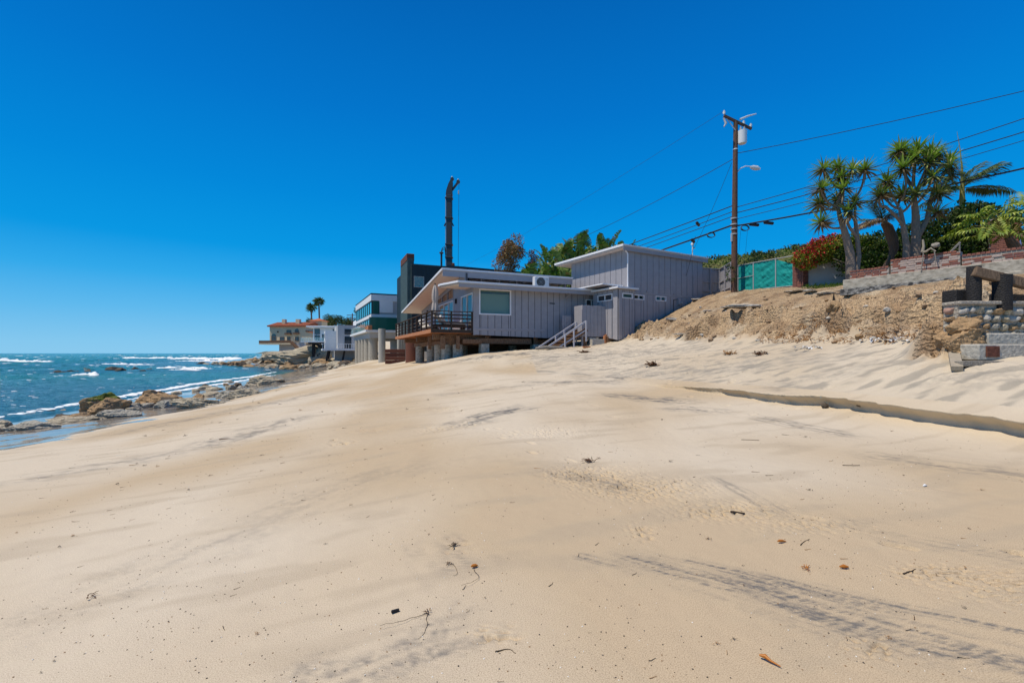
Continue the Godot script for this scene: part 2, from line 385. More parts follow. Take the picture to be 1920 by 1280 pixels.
func make_ground_table():
	make_prints()
	# heights [x, y] across the beach, at several distances d
	var st := [
		[-8, [[-6, 0.85], [0, 1.35], [4, 1.45], [7.5, 1.6], [9, 2.0], [12, 2.9], [20, 5.0]]],
		[1, [[-6, 0.92], [0, 1.4], [4, 1.5], [7.5, 1.65], [9, 2.1], [12, 3.0], [20, 5.0]]],
		[6.5, [[-6, 1.0], [0, 1.5], [4, 1.58], [7.3, 1.66], [7.7, 1.84], [8.2, 2.3], [9.4, 2.62], [10.5, 2.75], [14, 4.0], [20, 5.0]]],
		[8, [[-6, 1.03], [0, 1.56], [4, 1.65], [6.9, 1.75], [7.6, 2.42], [8.2, 2.77], [9.4, 2.93], [11, 3.05], [14, 4.2], [18, 5.2]]],
		[9, [[-6, 1.05], [0, 1.6], [4, 1.68], [6.68, 1.8], [7.6, 2.55], [8.4, 2.86], [9.4, 2.97], [11, 3.05], [13, 4.3], [16, 5.2]]],
		[11, [[-6, 1.15], [0, 1.72], [4, 1.82], [5.6, 1.9], [7.3, 2.5], [9.2, 3.0], [10.2, 3.3], [12, 4.35], [13.3, 4.75], [20, 5.7]]],
		[14, [[-6, 1.3], [0, 1.85], [3.67, 2.0], [6, 2.55], [8.5, 3.1], [9.7, 3.4], [11.3, 4.6], [12.6, 4.95], [13.6, 5.3], [20, 6.0]]],
		[17, [[-6, 1.45], [0, 2.1], [3, 2.25], [6, 2.7], [8, 3.1], [9.2, 3.4], [11, 4.65], [12.2, 5.05], [13.2, 5.4], [20, 6.2]]],
		[21, [[-7, 1.55], [-3, 2.2], [0, 2.5], [4, 2.9], [7, 3.2], [8.5, 3.5], [10, 4.4], [13, 5.8], [20, 6.6]]],
		[25, [[-7, 1.9], [-4, 2.52], [-1.5, 3.0], [0, 3.05], [4, 3.3], [7, 3.6], [9, 4.55], [11, 5.5], [13.8, 6.55], [20, 6.8]]],
		[28, [[-7, 2.0], [-4.5, 2.58], [-2.5, 3.0], [0, 3.15], [4, 3.35], [6.5, 3.7], [7.2, 4.0], [9, 4.9], [13, 6.85], [15, 7.0], [25, 7.3]]],
		[32, [[-8, 2.05], [-5, 2.45], [0, 3.1], [5, 3.7], [9, 4.9], [13.3, 7.0], [20, 7.4]]],
		[45, [[-15, 1.3], [-11, 2.0], [-8, 2.5], [0, 3.3], [10, 5.5], [15, 7.2], [25, 8.0]]],
		[63, [[-22.5, 1.3], [-19, 2.25], [-10, 3.0], [0, 5.0], [15, 8.0]]],
		[82, [[-28, 1.3], [-24, 2.1], [-15, 4.0], [0, 7.0], [20, 9.5]]],
		[104, [[-42, 1.2], [-37, 2.3], [-25, 4.0], [0, 8.0]]],
		[135, [[-76, 1.0], [-64, 3.0], [-50, 6.0], [0, 10.0]]],
		[242, [[-118, 2.0], [-90, 6.0], [-50, 9.0], [0, 12.0]]]]
	var prof := []
	for s in st:
		var d: float = s[0]
		var t := [[GX0, -3.0], [pw(d, WATER) - 12.0, -0.9], [pw(d, WATER), -0.06], [pw(d, WET), 0.36]]
		for p in s[1]: t.append(p)
		var end: Array = s[1][-1]
		t.append([60.0, end[1] + 2.0])
		var row := PackedFloat32Array(); row.resize(GNX)
		for k in GNX: row[k] = pw(GX0 + k * 0.5, t)
		prof.append(row)
	G.resize(GNX * GND)
	var s := 0
	for j in GND:
		var d := GD0 + j
		while s < st.size() - 2 and d > st[s + 1][0]: s += 1
		var f: float = (d - st[s][0]) / float(st[s + 1][0] - st[s][0])
		var a: PackedFloat32Array = prof[s]; var b: PackedFloat32Array = prof[s + 1]
		for k in GNX: G[j * GNX + k] = lerpf(a[k], b[k], f)
	for pass_ in 2:
		var H := G.duplicate()
		for j in range(1, GND - 1):
			for k in range(1, GNX - 1):
				var q := j * GNX + k
				G[q] = (H[q] * 2 + H[q - 1] + H[q + 1] + H[q - GNX] + H[q + GNX]) / 6.0
func ground0(x: float, d: float) -> float:      # the land's shape, quadratic between the table's points
	var fx := clampf((x - GX0) * 2.0, 1.0, GNX - 2.01); var fd := clampf(d - GD0, 1.0, GND - 2.01)
	var kx := int(fx + 0.5); var kd := int(fd + 0.5)
	var u := fx - kx; var w := fd - kd
	var a0 := 0.5 * (0.5 - u) * (0.5 - u); var a1 := 0.75 - u * u; var a2 := 0.5 * (0.5 + u) * (0.5 + u)
	var q := kd * GNX + kx
	var r0 := a0 * G[q - GNX - 1] + a1 * G[q - GNX] + a2 * G[q - GNX + 1]
	var r1 := a0 * G[q - 1] + a1 * G[q] + a2 * G[q + 1]
	var r2 := a0 * G[q + GNX - 1] + a1 * G[q + GNX] + a2 * G[q + GNX + 1]
	return r0 * 0.5 * (0.5 - w) * (0.5 - w) + r1 * (0.75 - w * w) + r2 * 0.5 * (0.5 + w) * (0.5 + w)
var row_d := -1e9; var row_foot := 0.0; var row_scarp := 0.0; var row_crumbs := []; var row_streaks := []
var prints := []
func make_prints():                             # scuffs and footprints: x, d, length, turn, depth
	var r := RandomNumberGenerator.new(); r.seed = 99
	for track in [[1.2, 5.2, -2.4, 13.0], [-0.6, 8.6, -4.6, 21.0], [-3.2, 8.4, -6.5, 19.0], [2.0, 9.5, 0.4, 21.0], [3.6, 3.2, 2.0, 4.4]]:
		var l := Vector2(track[2] - track[0], track[3] - track[1])
		for k in int(l.length() / 0.62):
			var t: float = (k + r.randf_range(-0.2, 0.2)) * 0.62 / l.length()
			var side := Vector2(-l.y, l.x).normalized() * (0.13 if k % 2 else -0.13)
			prints.append([track[0] + l.x * t + side.x, track[1] + l.y * t + side.y, r.randf_range(0.10, 0.14), atan2(l.y, l.x) + r.randf_range(-0.25, 0.25), r.randf_range(0.012, 0.035)])
	for k in 70: prints.append([r.randf_range(-6.0, 3.5), r.randf_range(8.5, 22.0), r.randf_range(0.06, 0.16), r.randf() * TAU, r.randf_range(0.01, 0.04)])
	for k in 60: prints.append([r.randf_range(3.8, 9.0), r.randf_range(9.0, 20.0), r.randf_range(0.08, 0.2), r.randf() * TAU, r.randf_range(0.02, 0.05)])
var row_prints := []
func row(d: float):                             # what this distance needs, looked up once
	if d == row_d: return
	row_d = d
	row_foot = pw(d, FOOT); row_scarp = pw(d, SCARP) + n_soft.get_noise_2d(3.0, d * 0.8) * 0.16
	row_crumbs = []; row_streaks = []; row_prints = []
	for k in prints:
		if absf(d - k[1]) < 0.45: row_prints.append(k)
	for k in CRUMBS:
		if absf(d - k[1]) < k[3] * 2.0: row_crumbs.append(k)
	for s in STREAKS:
		if d > minf(s[1], s[3]) - s[4] * 2.5 - 0.3 and d < maxf(s[1], s[3]) + s[4] * 2.5 + 0.3: row_streaks.append(s)
func bank_mask(x: float, d: float) -> float:    # 1 on the dirt bank, 0 on the sand
	if d < 8.0 or x < 5.5: return 0.0
	row(d)
	var f := row_foot + n_soft.get_noise_2d(x * 0.9, d * 0.9) * 0.5
	return smoothstep(-0.15, 0.5, x - f) * smoothstep(8.85, 9.2, d)
# trampled or crumbled places on the sand: x, d, reach along x, reach along d, strength
const CRUMBS := [[0.9, 5.6, 0.45, 0.35, 1.0], [1.45, 5.0, 0.55, 0.3, 1.0], [2.06, 4.3, 0.4, 0.18, 1.2], [2.6, 3.9, 0.4, 0.12, 0.6], [-3.2, 8.6, 0.3, 0.25, 0.9], [-1.4, 9.3, 0.45, 0.4, 0.9], [-2.9, 9.6, 0.4, 0.2, 0.8],
	[0.35, 8.2, 0.8, 0.4, 0.5], [2.9, 3.1, 0.25, 0.1, 0.9], [-0.1, 2.6, 0.12, 0.08, 1.0], [1.9, 2.4, 0.12, 0.08, 0.9], [3.4, 2.9, 0.5, 0.2, 0.8], [-1.6, 11.5, 0.8, 0.5, 0.7], [-4.5, 12.5, 1.2, 0.5, 0.6], [1.2, 14.5, 1.4, 0.7, 0.5],
	[1.1, 3.9, 0.1, 0.15, 0.7], [4.3, 4.8, 0.3, 0.05, 0.6], [-0.45, 3.7, 0.12, 0.12, 0.6]]
func lip(x: float, d: float) -> float:          # how far the undercut edge of the little cliff leans out
	if d > 14.0 or x < 3.4 or x > 10.0: return 0.0
	row(d)
	var t := x - row_scarp - n_fine.get_noise_2d(1.0, d * 4.0) * 0.008
	return 0.30 * smoothstep(0.0, 0.10, t) * exp(-maxf(t - 0.10, 0.0) / 0.35) * smoothstep(14.0, 10.0, d) * (0.9 + 0.3 * n_soft.get_noise_2d(d * 1.7, 5.0))
func ground(x: float, d: float) -> float:
	var h := ground0(x, d)
	if h < -0.5: return h
	row(d)
	if d < 15.0 and x > 2.5 and x < 12.0:       # the little cliff that a high tide cut into the berm
		var edge := row_scarp + n_fine.get_noise_2d(1.0, d * 4.0) * 0.008
		var tall := 0.155 * smoothstep(14.6, 10.0, d)
		var t := x - edge
		h += tall * (smoothstep(-0.02, 0.11, t) * exp(-maxf(t, 0.0) / 1.3) - 0.25 * exp(-absf(t) / 0.25) * (1.0 if t < 0 else 0.0))
	var soft := n_soft.get_noise_2d(x * 0.22, d * 0.22) * 0.05
	if d < 40.0:
		soft += n_soft.get_noise_2d(x * 0.9 + 40.0, d * 0.55) * 0.009
		if d < 26.0: soft += n_fine.get_noise_2d(x * 4.5, d * 4.5) * 0.0035
	var berm := smoothstep(2.0, 2.5, h) * smoothstep(6.0, 5.0, absf(x - 6.0) * 0.8)
	if berm > 0.0 and d < 30.0:                 # wind-rippled dry sand above the tide line
		soft += berm * (absf(n_soft.get_noise_2d(x * 0.7 + d * 0.25, d * 1.5)) * 0.03 + n_fine.get_noise_2d(x * 2.2, d * 3.2) * 0.022 + n_fine.get_noise_2d(x * 7.0, d * 8.0) * 0.016)
	for k in row_crumbs:
		var ex: float = (x - k[0]) / k[2]
		if ex > -2.0 and ex < 2.0:
			var ey: float = (d - k[1]) / k[3]
			if ey > -2.0 and ey < 2.0:
				var g: float = exp(-(ex * ex + ey * ey)) * k[4]
				soft -= g * maxf(0.0, n_fine.get_noise_2d(x * 13.0, d * 19.0) - 0.08) * 0.13
	for k in row_prints:
		var ox: float = x - k[0]
		if ox > -0.45 and ox < 0.45:
			var od: float = d - k[1]
			var u: float = (ox * cos(k[3]) + od * sin(k[3])) / k[2]; var w: float = (od * cos(k[3]) - ox * sin(k[3])) / (k[2] * 0.42)
			var q := u * u + w * w
			if q < 6.0: soft += k[4] * (exp(-q * 0.6) * 0.55 - 1.4 * smoothstep(1.25, 0.55, q))
	if d > 9.0 and d < 11.5 and x > 8.2 and x < 11.0: h += 0.8 * exp(-(pow((x - 9.25) / 0.42, 2.0) + pow((d - 9.85) / 0.5, 2.0)))
	h += soft
	var bank := bank_mask(x, d)
	if bank > 0.0:
		var flat := smoothstep(4.5, 5.1, h) * 0.85
		var r := n_ridge.get_noise_2d(x * 0.45, d * 0.55) * 0.15 + n_soft.get_noise_2d(x * 1.6, d * 1.6) * 0.13 + n_ridge.get_noise_2d(x * 2.3, d * 2.3) * 0.13 + n_fine.get_noise_2d(x * 5.5, d * 5.5) * 0.10
		var ledge := smoothstep(-0.1, 0.35, n_soft.get_noise_2d(x * 0.35 + 9.0, d * 0.2))
		var step := h * 1.7 + n_soft.get_noise_2d(x * 0.5, d * 0.5 + 70.0) * 0.9
		r += ledge * (smoothstep(0.35, 0.65, step - floorf(step)) - (step - floorf(step))) * 1.1
		h += bank * r * (1.0 - flat)
	return h
# dark mineral streaks: from (x, d) to (x, d), half width, strength, fibre length
const STREAKS := [[0.86, 3.46, 1.55, 2.95, 0.10, 0.85], [1.25, 3.36, 2.2, 2.75, 0.07, 1.0], [1.1, 3.3, 2.5, 2.2, 0.13, 0.95], [1.7, 3.12, 2.95, 2.35, 0.05, 0.8], [0.5, 3.47, 0.8, 3.3, 0.06, 0.55], [1.5, 2.75, 2.1, 2.3, 0.1, 0.45],
	[-3.3, 3.0, -2.5, 4.6, 0.35, 0.22], [-2.75, 4.7, -1.3, 6.6, 0.35, 0.16], [-1.1, 2.25, -0.2, 2.6, 0.18, 0.5], [-0.6, 2.3, -0.35, 3.0, 0.12, 0.25], [-1.1, 9.3, 0.25, 10.9, 0.32, 0.8], [2.6, 12.4, 4.2, 10.9, 0.30, 0.75],
	[3.4, 10.2, 4.5, 9.6, 0.22, 0.55], [4.9, 8.9, 5.6, 7.5, 0.18, 0.6], [4.9, 6.3, 5.8, 5.0, 0.2, 0.4], [2.35, 5.25, 2.5, 4.0, 0.07, 0.35], [2.9, 3.9, 3.7, 3.1, 0.12, 0.35], [0.4, 5.7, 1.3, 5.0, 0.2, 0.4], [-0.7, 3.9, -0.3, 3.3, 0.2, 0.28],
	[-6.6, 9.3, -5.8, 12.5, 0.45, 0.45], [-8.4, 7.2, -6.9, 9.4, 0.4, 0.35], [3.0, 16.0, 9.0, 12.0, 0.7, 0.55], [1.2, 22.0, 8.0, 19.5, 1.0, 0.6], [6.5, 11.0, 9.5, 9.4, 0.45, 0.6], [7.6, 8.4, 9.2, 6.6, 0.35, 0.5], [-3.0, 23.5, 1.6, 24.6, 0.6, 0.7],
	[0.8, 15.5, 3.4, 14.5, 0.35, 0.6], [-2.2, 14.5, 0.8, 14.9, 0.3, 0.4], [-11.0, 13.0, -8.0, 20.0, 0.5, 0.4], [5.0, 14.0, 8.5, 11.5, 0.4, 0.5]]
func sand_color(x: float, d: float, h: float, bank: float) -> Color:
	var broad := n_soft.get_noise_2d(x * 0.16 + 5.0, d * 0.11)
	var c := Color(0.565, 0.447, 0.298).lerp(Color(0.68, 0.587, 0.45), clampf(0.35 + broad * 1.6 + smoothstep(4.0, 8.5, d) * 0.25, 0.0, 1.0))
	var wash := n_soft.get_noise_2d((x * 0.6 + d * 0.35) * 0.6 + 20.0, (d - x * 0.3) * 1.5)
	c = c.lerp(Color(0.47, 0.385, 0.275), smoothstep(0.12, 0.5, wash) * 0.4)
	var dark := 0.0
	row(d)
	for s in row_streaks:
		var ax: float = s[2] - s[0]; var ad: float = s[3] - s[1]
		var l2 := ax * ax + ad * ad
		var t: float = ((x - s[0]) * ax + (d - s[1]) * ad) / l2
		if t < -0.25 or t > 1.25: continue
		var l := sqrt(l2)
		var off: float = ((x - s[0]) * ad - (d - s[1]) * ax) / l
		var w: float = s[4]
		if absf(off) > w * 2.5: continue
		var wob := n_soft.get_noise_2d(t * l * 1.3 + s[0] * 7.0, off * 0.8 / w) * w * 1.2
		var body: float = exp(-pow((off + wob) / w, 2.0)) * smoothstep(-0.25, 0.15, t) * smoothstep(1.25, 0.8, t)
		var lay := 0.5 + 1.1 * n_soft.get_noise_2d(t * l * 1.1 + s[1] * 5.0, off * 1.3 / w + s[0] * 3.0)
		var fib := lay
		if d < 4.2:      # grains lie in short dashes across the streak
			fib = lay * (0.62 + 1.1 * n_fine.get_noise_2d((t * l + off * 0.8) * 26.0, off * 7.0)) + 0.55 * n_fine.get_noise_2d(x * 55.0, d * 55.0) * lay
		else: fib += 0.8 * n_fine.get_noise_2d(x * 9.0, d * 9.0)
		dark = maxf(dark, body * clampf(fib, 0.0, 1.0) * s[5])
	c = c.lerp(Color(0.15, 0.147, 0.145), clampf(dark * 1.5, 0.0, 0.88))
	if h > 2.2 and d < 30.0 and x > 1.0:
		c = c.lerp(Color(0.62, 0.545, 0.43), 0.5)
		c = c.lerp(Color(0.27, 0.25, 0.215), smoothstep(0.12, 0.42, n_fine.get_noise_2d(x * 0.9 + d * 0.4, d * 2.3)) * 0.6)
	if bank > 0.0:
		var dirt := Color(0.56, 0.405, 0.245).lerp(Color(0.38, 0.26, 0.155), smoothstep(-0.1, 0.4, n_soft.get_noise_2d(x * 0.7, d * 0.7 + 33.0)))
		dirt = dirt.lerp(Color(0.62, 0.51, 0.36), smoothstep(0.15, 0.5, n_soft.get_noise_2d(x * 0.45 + 12.0, d * 0.5)) * 0.8)
		dirt = dirt.lerp(Color(0.16, 0.13, 0.105), smoothstep(0.25, 0.6, n_fine.get_noise_2d(x * 2.6, d * 2.6)) * 0.5)
		c = c.lerp(dirt, bank)
	return c
func lines(parts: Array) -> PackedFloat32Array:     # [from, to, step at the start, step at the end]
	var out := PackedFloat32Array()
	for p in parts:
		var t: float = p[0]
		while t < p[1] - 1e-4:
			out.append(t)
			t += lerpf(p[2], p[3], (t - p[0]) / (p[1] - p[0]))
	out.append(parts[-1][1])
	return out
func make_ground():
	var meshes := [MB.new(), MB.new(), MB.new()]    # sand, wet sand, dirt bank
	for m in meshes: m.colored = true
	var xs_far := lines([[-140.0, -45.0, 4.0, 1.0], [-45.0, -20.0, 0.6, 0.3], [-20.0, -6.0, 0.2, 0.12], [-6.0, 3.5, 0.08, 0.07], [3.5, 7.3, 0.03, 0.03], [7.3, 15.0, 0.07, 0.08], [15.0, 25.0, 0.2, 1.0], [25.0, 60.0, 2.0, 4.0]])
	var xs_near := lines([[-60.0, -12.0, 6.0, 0.5], [-12.0, -4.0, 0.25, 0.04], [-4.0, 0.4, 0.04, 0.03], [0.4, 3.1, 0.0115, 0.0115], [3.1, 5.6, 0.03, 0.035], [5.6, 8.4, 0.02, 0.02], [8.4, 9.5, 0.03, 0.045], [9.5, 16.0, 0.1, 0.5], [16.0, 60.0, 2.0, 6.0]])
	for patch in [[xs_near, lines([[-7.0, 1.6, 1.5, 0.1], [1.6, 2.1, 0.05, 0.02], [2.1, 3.6, 0.0115, 0.0115], [3.6, 9.4, 0.03, 0.045]])], [xs_far, lines([[9.4, 20.0, 0.07, 0.085], [20.0, 32.0, 0.09, 0.13], [32.0, 60.0, 0.15, 0.6], [60.0, 235.0, 0.7, 4.0]])]]:
		var xs: PackedFloat32Array = patch[0]; var ds: PackedFloat32Array = patch[1]
		var nx := xs.size(); var nd := ds.size()
		var H := PackedFloat32Array(); H.resize(nx * nd)
		var X := PackedFloat32Array(); X.resize(nx * nd)
		var K := PackedByteArray(); K.resize(nx * nd)
		var C := PackedColorArray(); C.resize(nx * nd)
		for j in nd:
			var wet := pw(ds[j], WET)
			for k in nx:
				var x := xs[k]
				H[j * nx + k] = ground(x, ds[j])
				X[j * nx + k] = x - lip(x, ds[j])
				var kind := 0
				if x < wet + 6.0:
					if x < wet + 1.7 + n_soft.get_noise_2d(x * 0.35, ds[j] * 0.35) * 2.2: kind = 1
				elif x > 5.5 and bank_mask(x, ds[j]) > 0.5 or (x > 15.0 and ds[j] > 9.0): kind = 2
				K[j * nx + k] = kind
				C[j * nx + k] = sand_color(x, ds[j], H[j * nx + k], bank_mask(x, ds[j]))
		if patch[0] == xs_near:      # the last row follows the straight edges of the coarser patch beyond it
			var f := 0
			for k in nx:
				while f < xs_far.size() - 2 and xs_far[f + 1] < xs[k]: f += 1
				var t := clampf((xs[k] - xs_far[f]) / (xs_far[f + 1] - xs_far[f]), 0.0, 1.0)
				var at := (nd - 1) * nx + k
				H[at] = lerpf(ground(xs_far[f], 9.4), ground(xs_far[f + 1], 9.4), t)
				X[at] = lerpf(xs_far[f] - lip(xs_far[f], 9.4), xs_far[f + 1] - lip(xs_far[f + 1], 9.4), t)
		var remap := [PackedInt32Array(), PackedInt32Array(), PackedInt32Array()]
		for r in 3: remap[r].resize(nx * nd); remap[r].fill(-1)
		for j in nd - 1:
			for k in nx - 1:
				var kind := K[j * nx + k]
				var mb: MB = meshes[kind]; var rm: PackedInt32Array = remap[kind]
				var id := [0, 0, 0, 0]
				for q in 4:
					var jj := j + (q >> 1); var kk := k + (q & 1)
					var at := jj * nx + kk
					if rm[at] < 0:
						var k0 := maxi(kk - 1, 0); var k1 := mini(kk + 1, nx - 1); var j0 := maxi(jj - 1, 0); var j1 := mini(jj + 1, nd - 1)
						var ea := Vector3(X[jj * nx + k1] - X[jj * nx + k0], H[jj * nx + k1] - H[jj * nx + k0], 0)
						var eb := Vector3(X[j1 * nx + kk] - X[j0 * nx + kk], H[j1 * nx + kk] - H[j0 * nx + kk], ds[j0] - ds[j1])
						var nn := ea.cross(eb).normalized()
						var x := xs[kk]; var d := ds[jj]
						if kind == 1:
							var g := n_soft.get_noise_2d(x * 0.3, d * 0.5)
							mb.tint = Color(0.40, 0.33, 0.25).lerp(Color(0.26, 0.22, 0.175), clampf(0.5 + g, 0, 1))
						else: mb.tint = C[at]
						rm[at] = mb.vert(Vector3(X[at], H[at], -d), nn)
					id[q] = rm[at]
				mb.i.append_array([id[0], id[2], id[1], id[1], id[2], id[3]])
				remap[kind] = rm
	struct("beach_sand", meshes[0], M.sand); struct("wet_sand", meshes[1], M.wet); struct("dirt_embankment", meshes[2], M.dirt)
	print("ground ", meshes[0].v.size(), " ", meshes[1].v.size(), " ", meshes[2].v.size())

# ---------------------------------------------------------------- sea
func wave(x: float, d: float) -> float:
	var far := smoothstep(0.0, 60.0, pw(d, WATER) - x)
	var t := x * 0.75 + d * 0.35
	return far * (sin(t * 0.55 + n_soft.get_noise_2d(x * 0.02, d * 0.02) * 4.0) * 0.16 + n_soft.get_noise_2d(x * 0.09, d * 0.14) * 0.38) + n_soft.get_noise_2d(x * 0.5, d * 0.8) * (0.05 + far * 0.10) + n_fine.get_noise_2d(x * 1.6, d * 2.2) * 0.025
func make_sea():
	var mb := MB.new(); mb.colored = true
	var xs := lines([[-20000.0, -900.0, 3000.0, 60.0], [-900.0, -200.0, 25.0, 2.2], [-200.0, -70.0, 2.0, 0.8], [-70.0, -19.0, 0.6, 0.22]])
	var ds := lines([[-20.0, 10.0, 8.0, 0.6], [10.0, 50.0, 0.22, 0.35], [50.0, 200.0, 0.4, 1.6], [200.0, 900.0, 2.0, 20.0], [900.0, 20000.0, 50.0, 3000.0]])
	var nx := xs.size(); var nd := ds.size()
	for j in nd:
		for k in nx:
			var x := xs[k]; var d := ds[j]
			var fade := smoothstep(1200.0, 300.0, maxf(-x, d))
			var h := wave(x, d) * fade if fade > 0.0 else 0.0
			var nn := Vector3.UP
			if fade > 0.0:
				nn = Vector3(-(wave(x + 0.2, d) * fade - h) / 0.2, 1.0, (wave(x, d + 0.2) * fade - h) / 0.2).normalized()
			var deep := smoothstep(2.0, 110.0, pw(d, WATER) - x)
			var p := n_soft.get_noise_2d(x * 0.012, d * 0.02)
			mb.tint = Color(0.005, 0.09, 0.14).lerp(Color(0.001, 0.15, 0.145), deep).lerp(Color(0.002, 0.17, 0.15), clampf(p * 1.4, 0.0, 0.7))
			mb.vert(Vector3(x, h, -d), nn)
	for j in nd - 1:
		for k in nx - 1:
			var a := j * nx + k
			mb.i.append_array([a, a + nx, a + 1, a + 1, a + nx, a + nx + 1])
	struct("sea", mb, M.sea)
	# breaking waves: x, d of both ends, height, depth across
	var crests := [[[-215, 168], [-158, 158], 0.75, 3.0], [[-175, 232], [-100, 205], 0.9, 4.0], [[-235, 265], [-160, 250], 0.7, 3.5], [[-130, 175], [-78, 160], 0.55, 3.0], [[-98, 148], [-80, 141], 0.5, 2.2], [[-72, 92], [-58, 88], 0.35, 1.6], [[-62, 82], [-55, 80], 0.3, 1.2],
		[[-190, 330], [-120, 300], 0.8, 4.5], [[-110, 120], [-92, 117], 0.3, 1.4], [[-60, 62], [-56, 61], 0.25, 0.8]]
	for c in crests:
		var foam := MB.new()
		var p: Vector2 = Vector2(c[0][0], c[0][1]); var q: Vector2 = Vector2(c[1][0], c[1][1])
		foam_ridge(foam, [p, (p + q) * 0.5 + Vector2(0, 1.5), q], c[2] * 1.6, c[3] * 1.2)
		solo("breaking_wave", foam, M.foam, "white foaming crest of a wave breaking out on the sea", "wave", Vector3.ZERO, 0.0, "breaking waves")
	var wash := MB.new()
	var line := []
	for d in [19.0, 22.0, 25.5, 29.0, 33.0, 38.0, 44.0, 51.0, 58.0, 66.0, 74.0]:
		line.append(Vector2(pw(d, WATER) - 1.4 + rng.randf_range(-0.5, 0.5), d))
	foam_ridge(wash, line, 0.09, 1.1)
	var line2 := []
	for d in [28.0, 33.0, 38.0, 44.0, 51.0, 58.0, 64.0]: line2.append(Vector2(pw(d, WATER) + 0.6 + rng.randf_range(-0.4, 0.4), d))
	foam_ridge(wash, line2, 0.07, 0.9)
	struct("shore_foam", wash, M.foam, "stuff")
	# small whitecaps scattered over the open water
	var cap := MB.new()
	foam_ridge(cap, [Vector2(-0.5, 0), Vector2(0, 0.05), Vector2(0.5, 0)], 0.16, 0.25)
	var mm := MultiMesh.new(); mm.transform_format = MultiMesh.TRANSFORM_3D; mm.mesh = cap.mesh()
	var spots := []
	for k in 1500:
		var d := 24.0 * pow(40.0, rng.randf())
		var x := -d * rng.randf_range(0.45, 1.5)
		if x > pw(d, WATER) - 3.0: continue
		if n_soft.get_noise_2d(x * 0.03, d * 0.05) < -0.05: continue
		var s := clampf(d * 0.010, 0.2, 4.0) * rng.randf_range(0.3, 1.5)
		var b := Basis(Vector3.UP, rng.randf_range(-0.35, 0.35)).scaled(Vector3(s, s * 0.45, s * 0.5))
		spots.append(Transform3D(b, Vector3(x, wave(x, d) * smoothstep(1200.0, 300.0, maxf(-x, d)), -d)))
	mm.instance_count = spots.size()
	for k in spots.size(): mm.set_instance_transform(k, spots[k])
	var caps := MultiMeshInstance3D.new(); caps.name = "whitecaps"; caps.multimesh = mm; caps.material_override = M.foam
	add_child(caps); caps.set_meta("kind", "stuff")
func foam_ridge(mb: MB, line: Array, tall: float, across: float):
	var pts := []
	for k in line.size() - 1:
		var n := maxi(3, int(line[k].distance_to(line[k + 1]) / (across * 0.22)))
		for s in n: pts.append(line[k].lerp(line[k + 1], s / float(n)))
	pts.append(line[-1])
	var rows := 7
	var k0 := mb.v.size()
	for k in pts.size():
		var t := k / float(pts.size() - 1)
		var dir: Vector2 = (pts[mini(k + 1, pts.size() - 1)] - pts[maxi(k - 1, 0)]).normalized()
		var side := Vector2(-dir.y, dir.x)
		var env := pow(sin(PI * clampf(t, 0.02, 0.98)), 0.6) * (0.55 + 0.8 * n_soft.get_noise_2d(pts[k].x * 0.9 / across, pts[k].y * 0.9 / across))
		for r in rows:
			var o := (r / float(rows - 1) - 0.5) * across * (0.4 + env)
			var p: Vector2 = pts[k] + side * o
			var y := tall * env * (1.0 - pow(absf(r / float(rows - 1) - 0.5) * 2.0, 2.0)) + n_fine.get_noise_2d(p.x * 3.0 / across, p.y * 3.0 / across) * tall * 0.35 - 0.12 * tall
			mb.vert(Vector3(p.x, y + (0.0 if across < 0.3 else wave(p.x, p.y) * 0.8), -p.y), Vector3.UP)
	for k in pts.size() - 1:
		for r in rows - 1:
			var a := k0 + k * rows + r
			mb.i.append_array([a, a + rows, a + 1, a + 1, a + rows, a + rows + 1])
	smooth_normals(mb, k0)
func smooth_normals(mb: MB, from := 0):
	for k in range(from, mb.v.size()): mb.n[k] = Vector3.ZERO
	for t in range(0, mb.i.size(), 3):
		var a := mb.i[t]; var b := mb.i[t + 1]; var c := mb.i[t + 2]
		if a < from: continue
		var nn := (mb.v[c] - mb.v[a]).cross(mb.v[b] - mb.v[a])
		mb.n[a] += nn; mb.n[b] += nn; mb.n[c] += nn
	for k in range(from, mb.v.size()): mb.n[k] = mb.n[k].normalized() if mb.n[k].length_squared() > 0 else Vector3.UP

# ---------------------------------------------------------------- house building blocks
func wall_frame(at: Vector3, out: Vector3) -> Transform3D:   # x runs along the wall, y up, z out of it
	return Transform3D(Basis(Vector3.UP.cross(out), Vector3.UP, out), at)
func lin(a: Array, t: float, l: float) -> float:
	return lerpf(a[0], a[1], t / l)
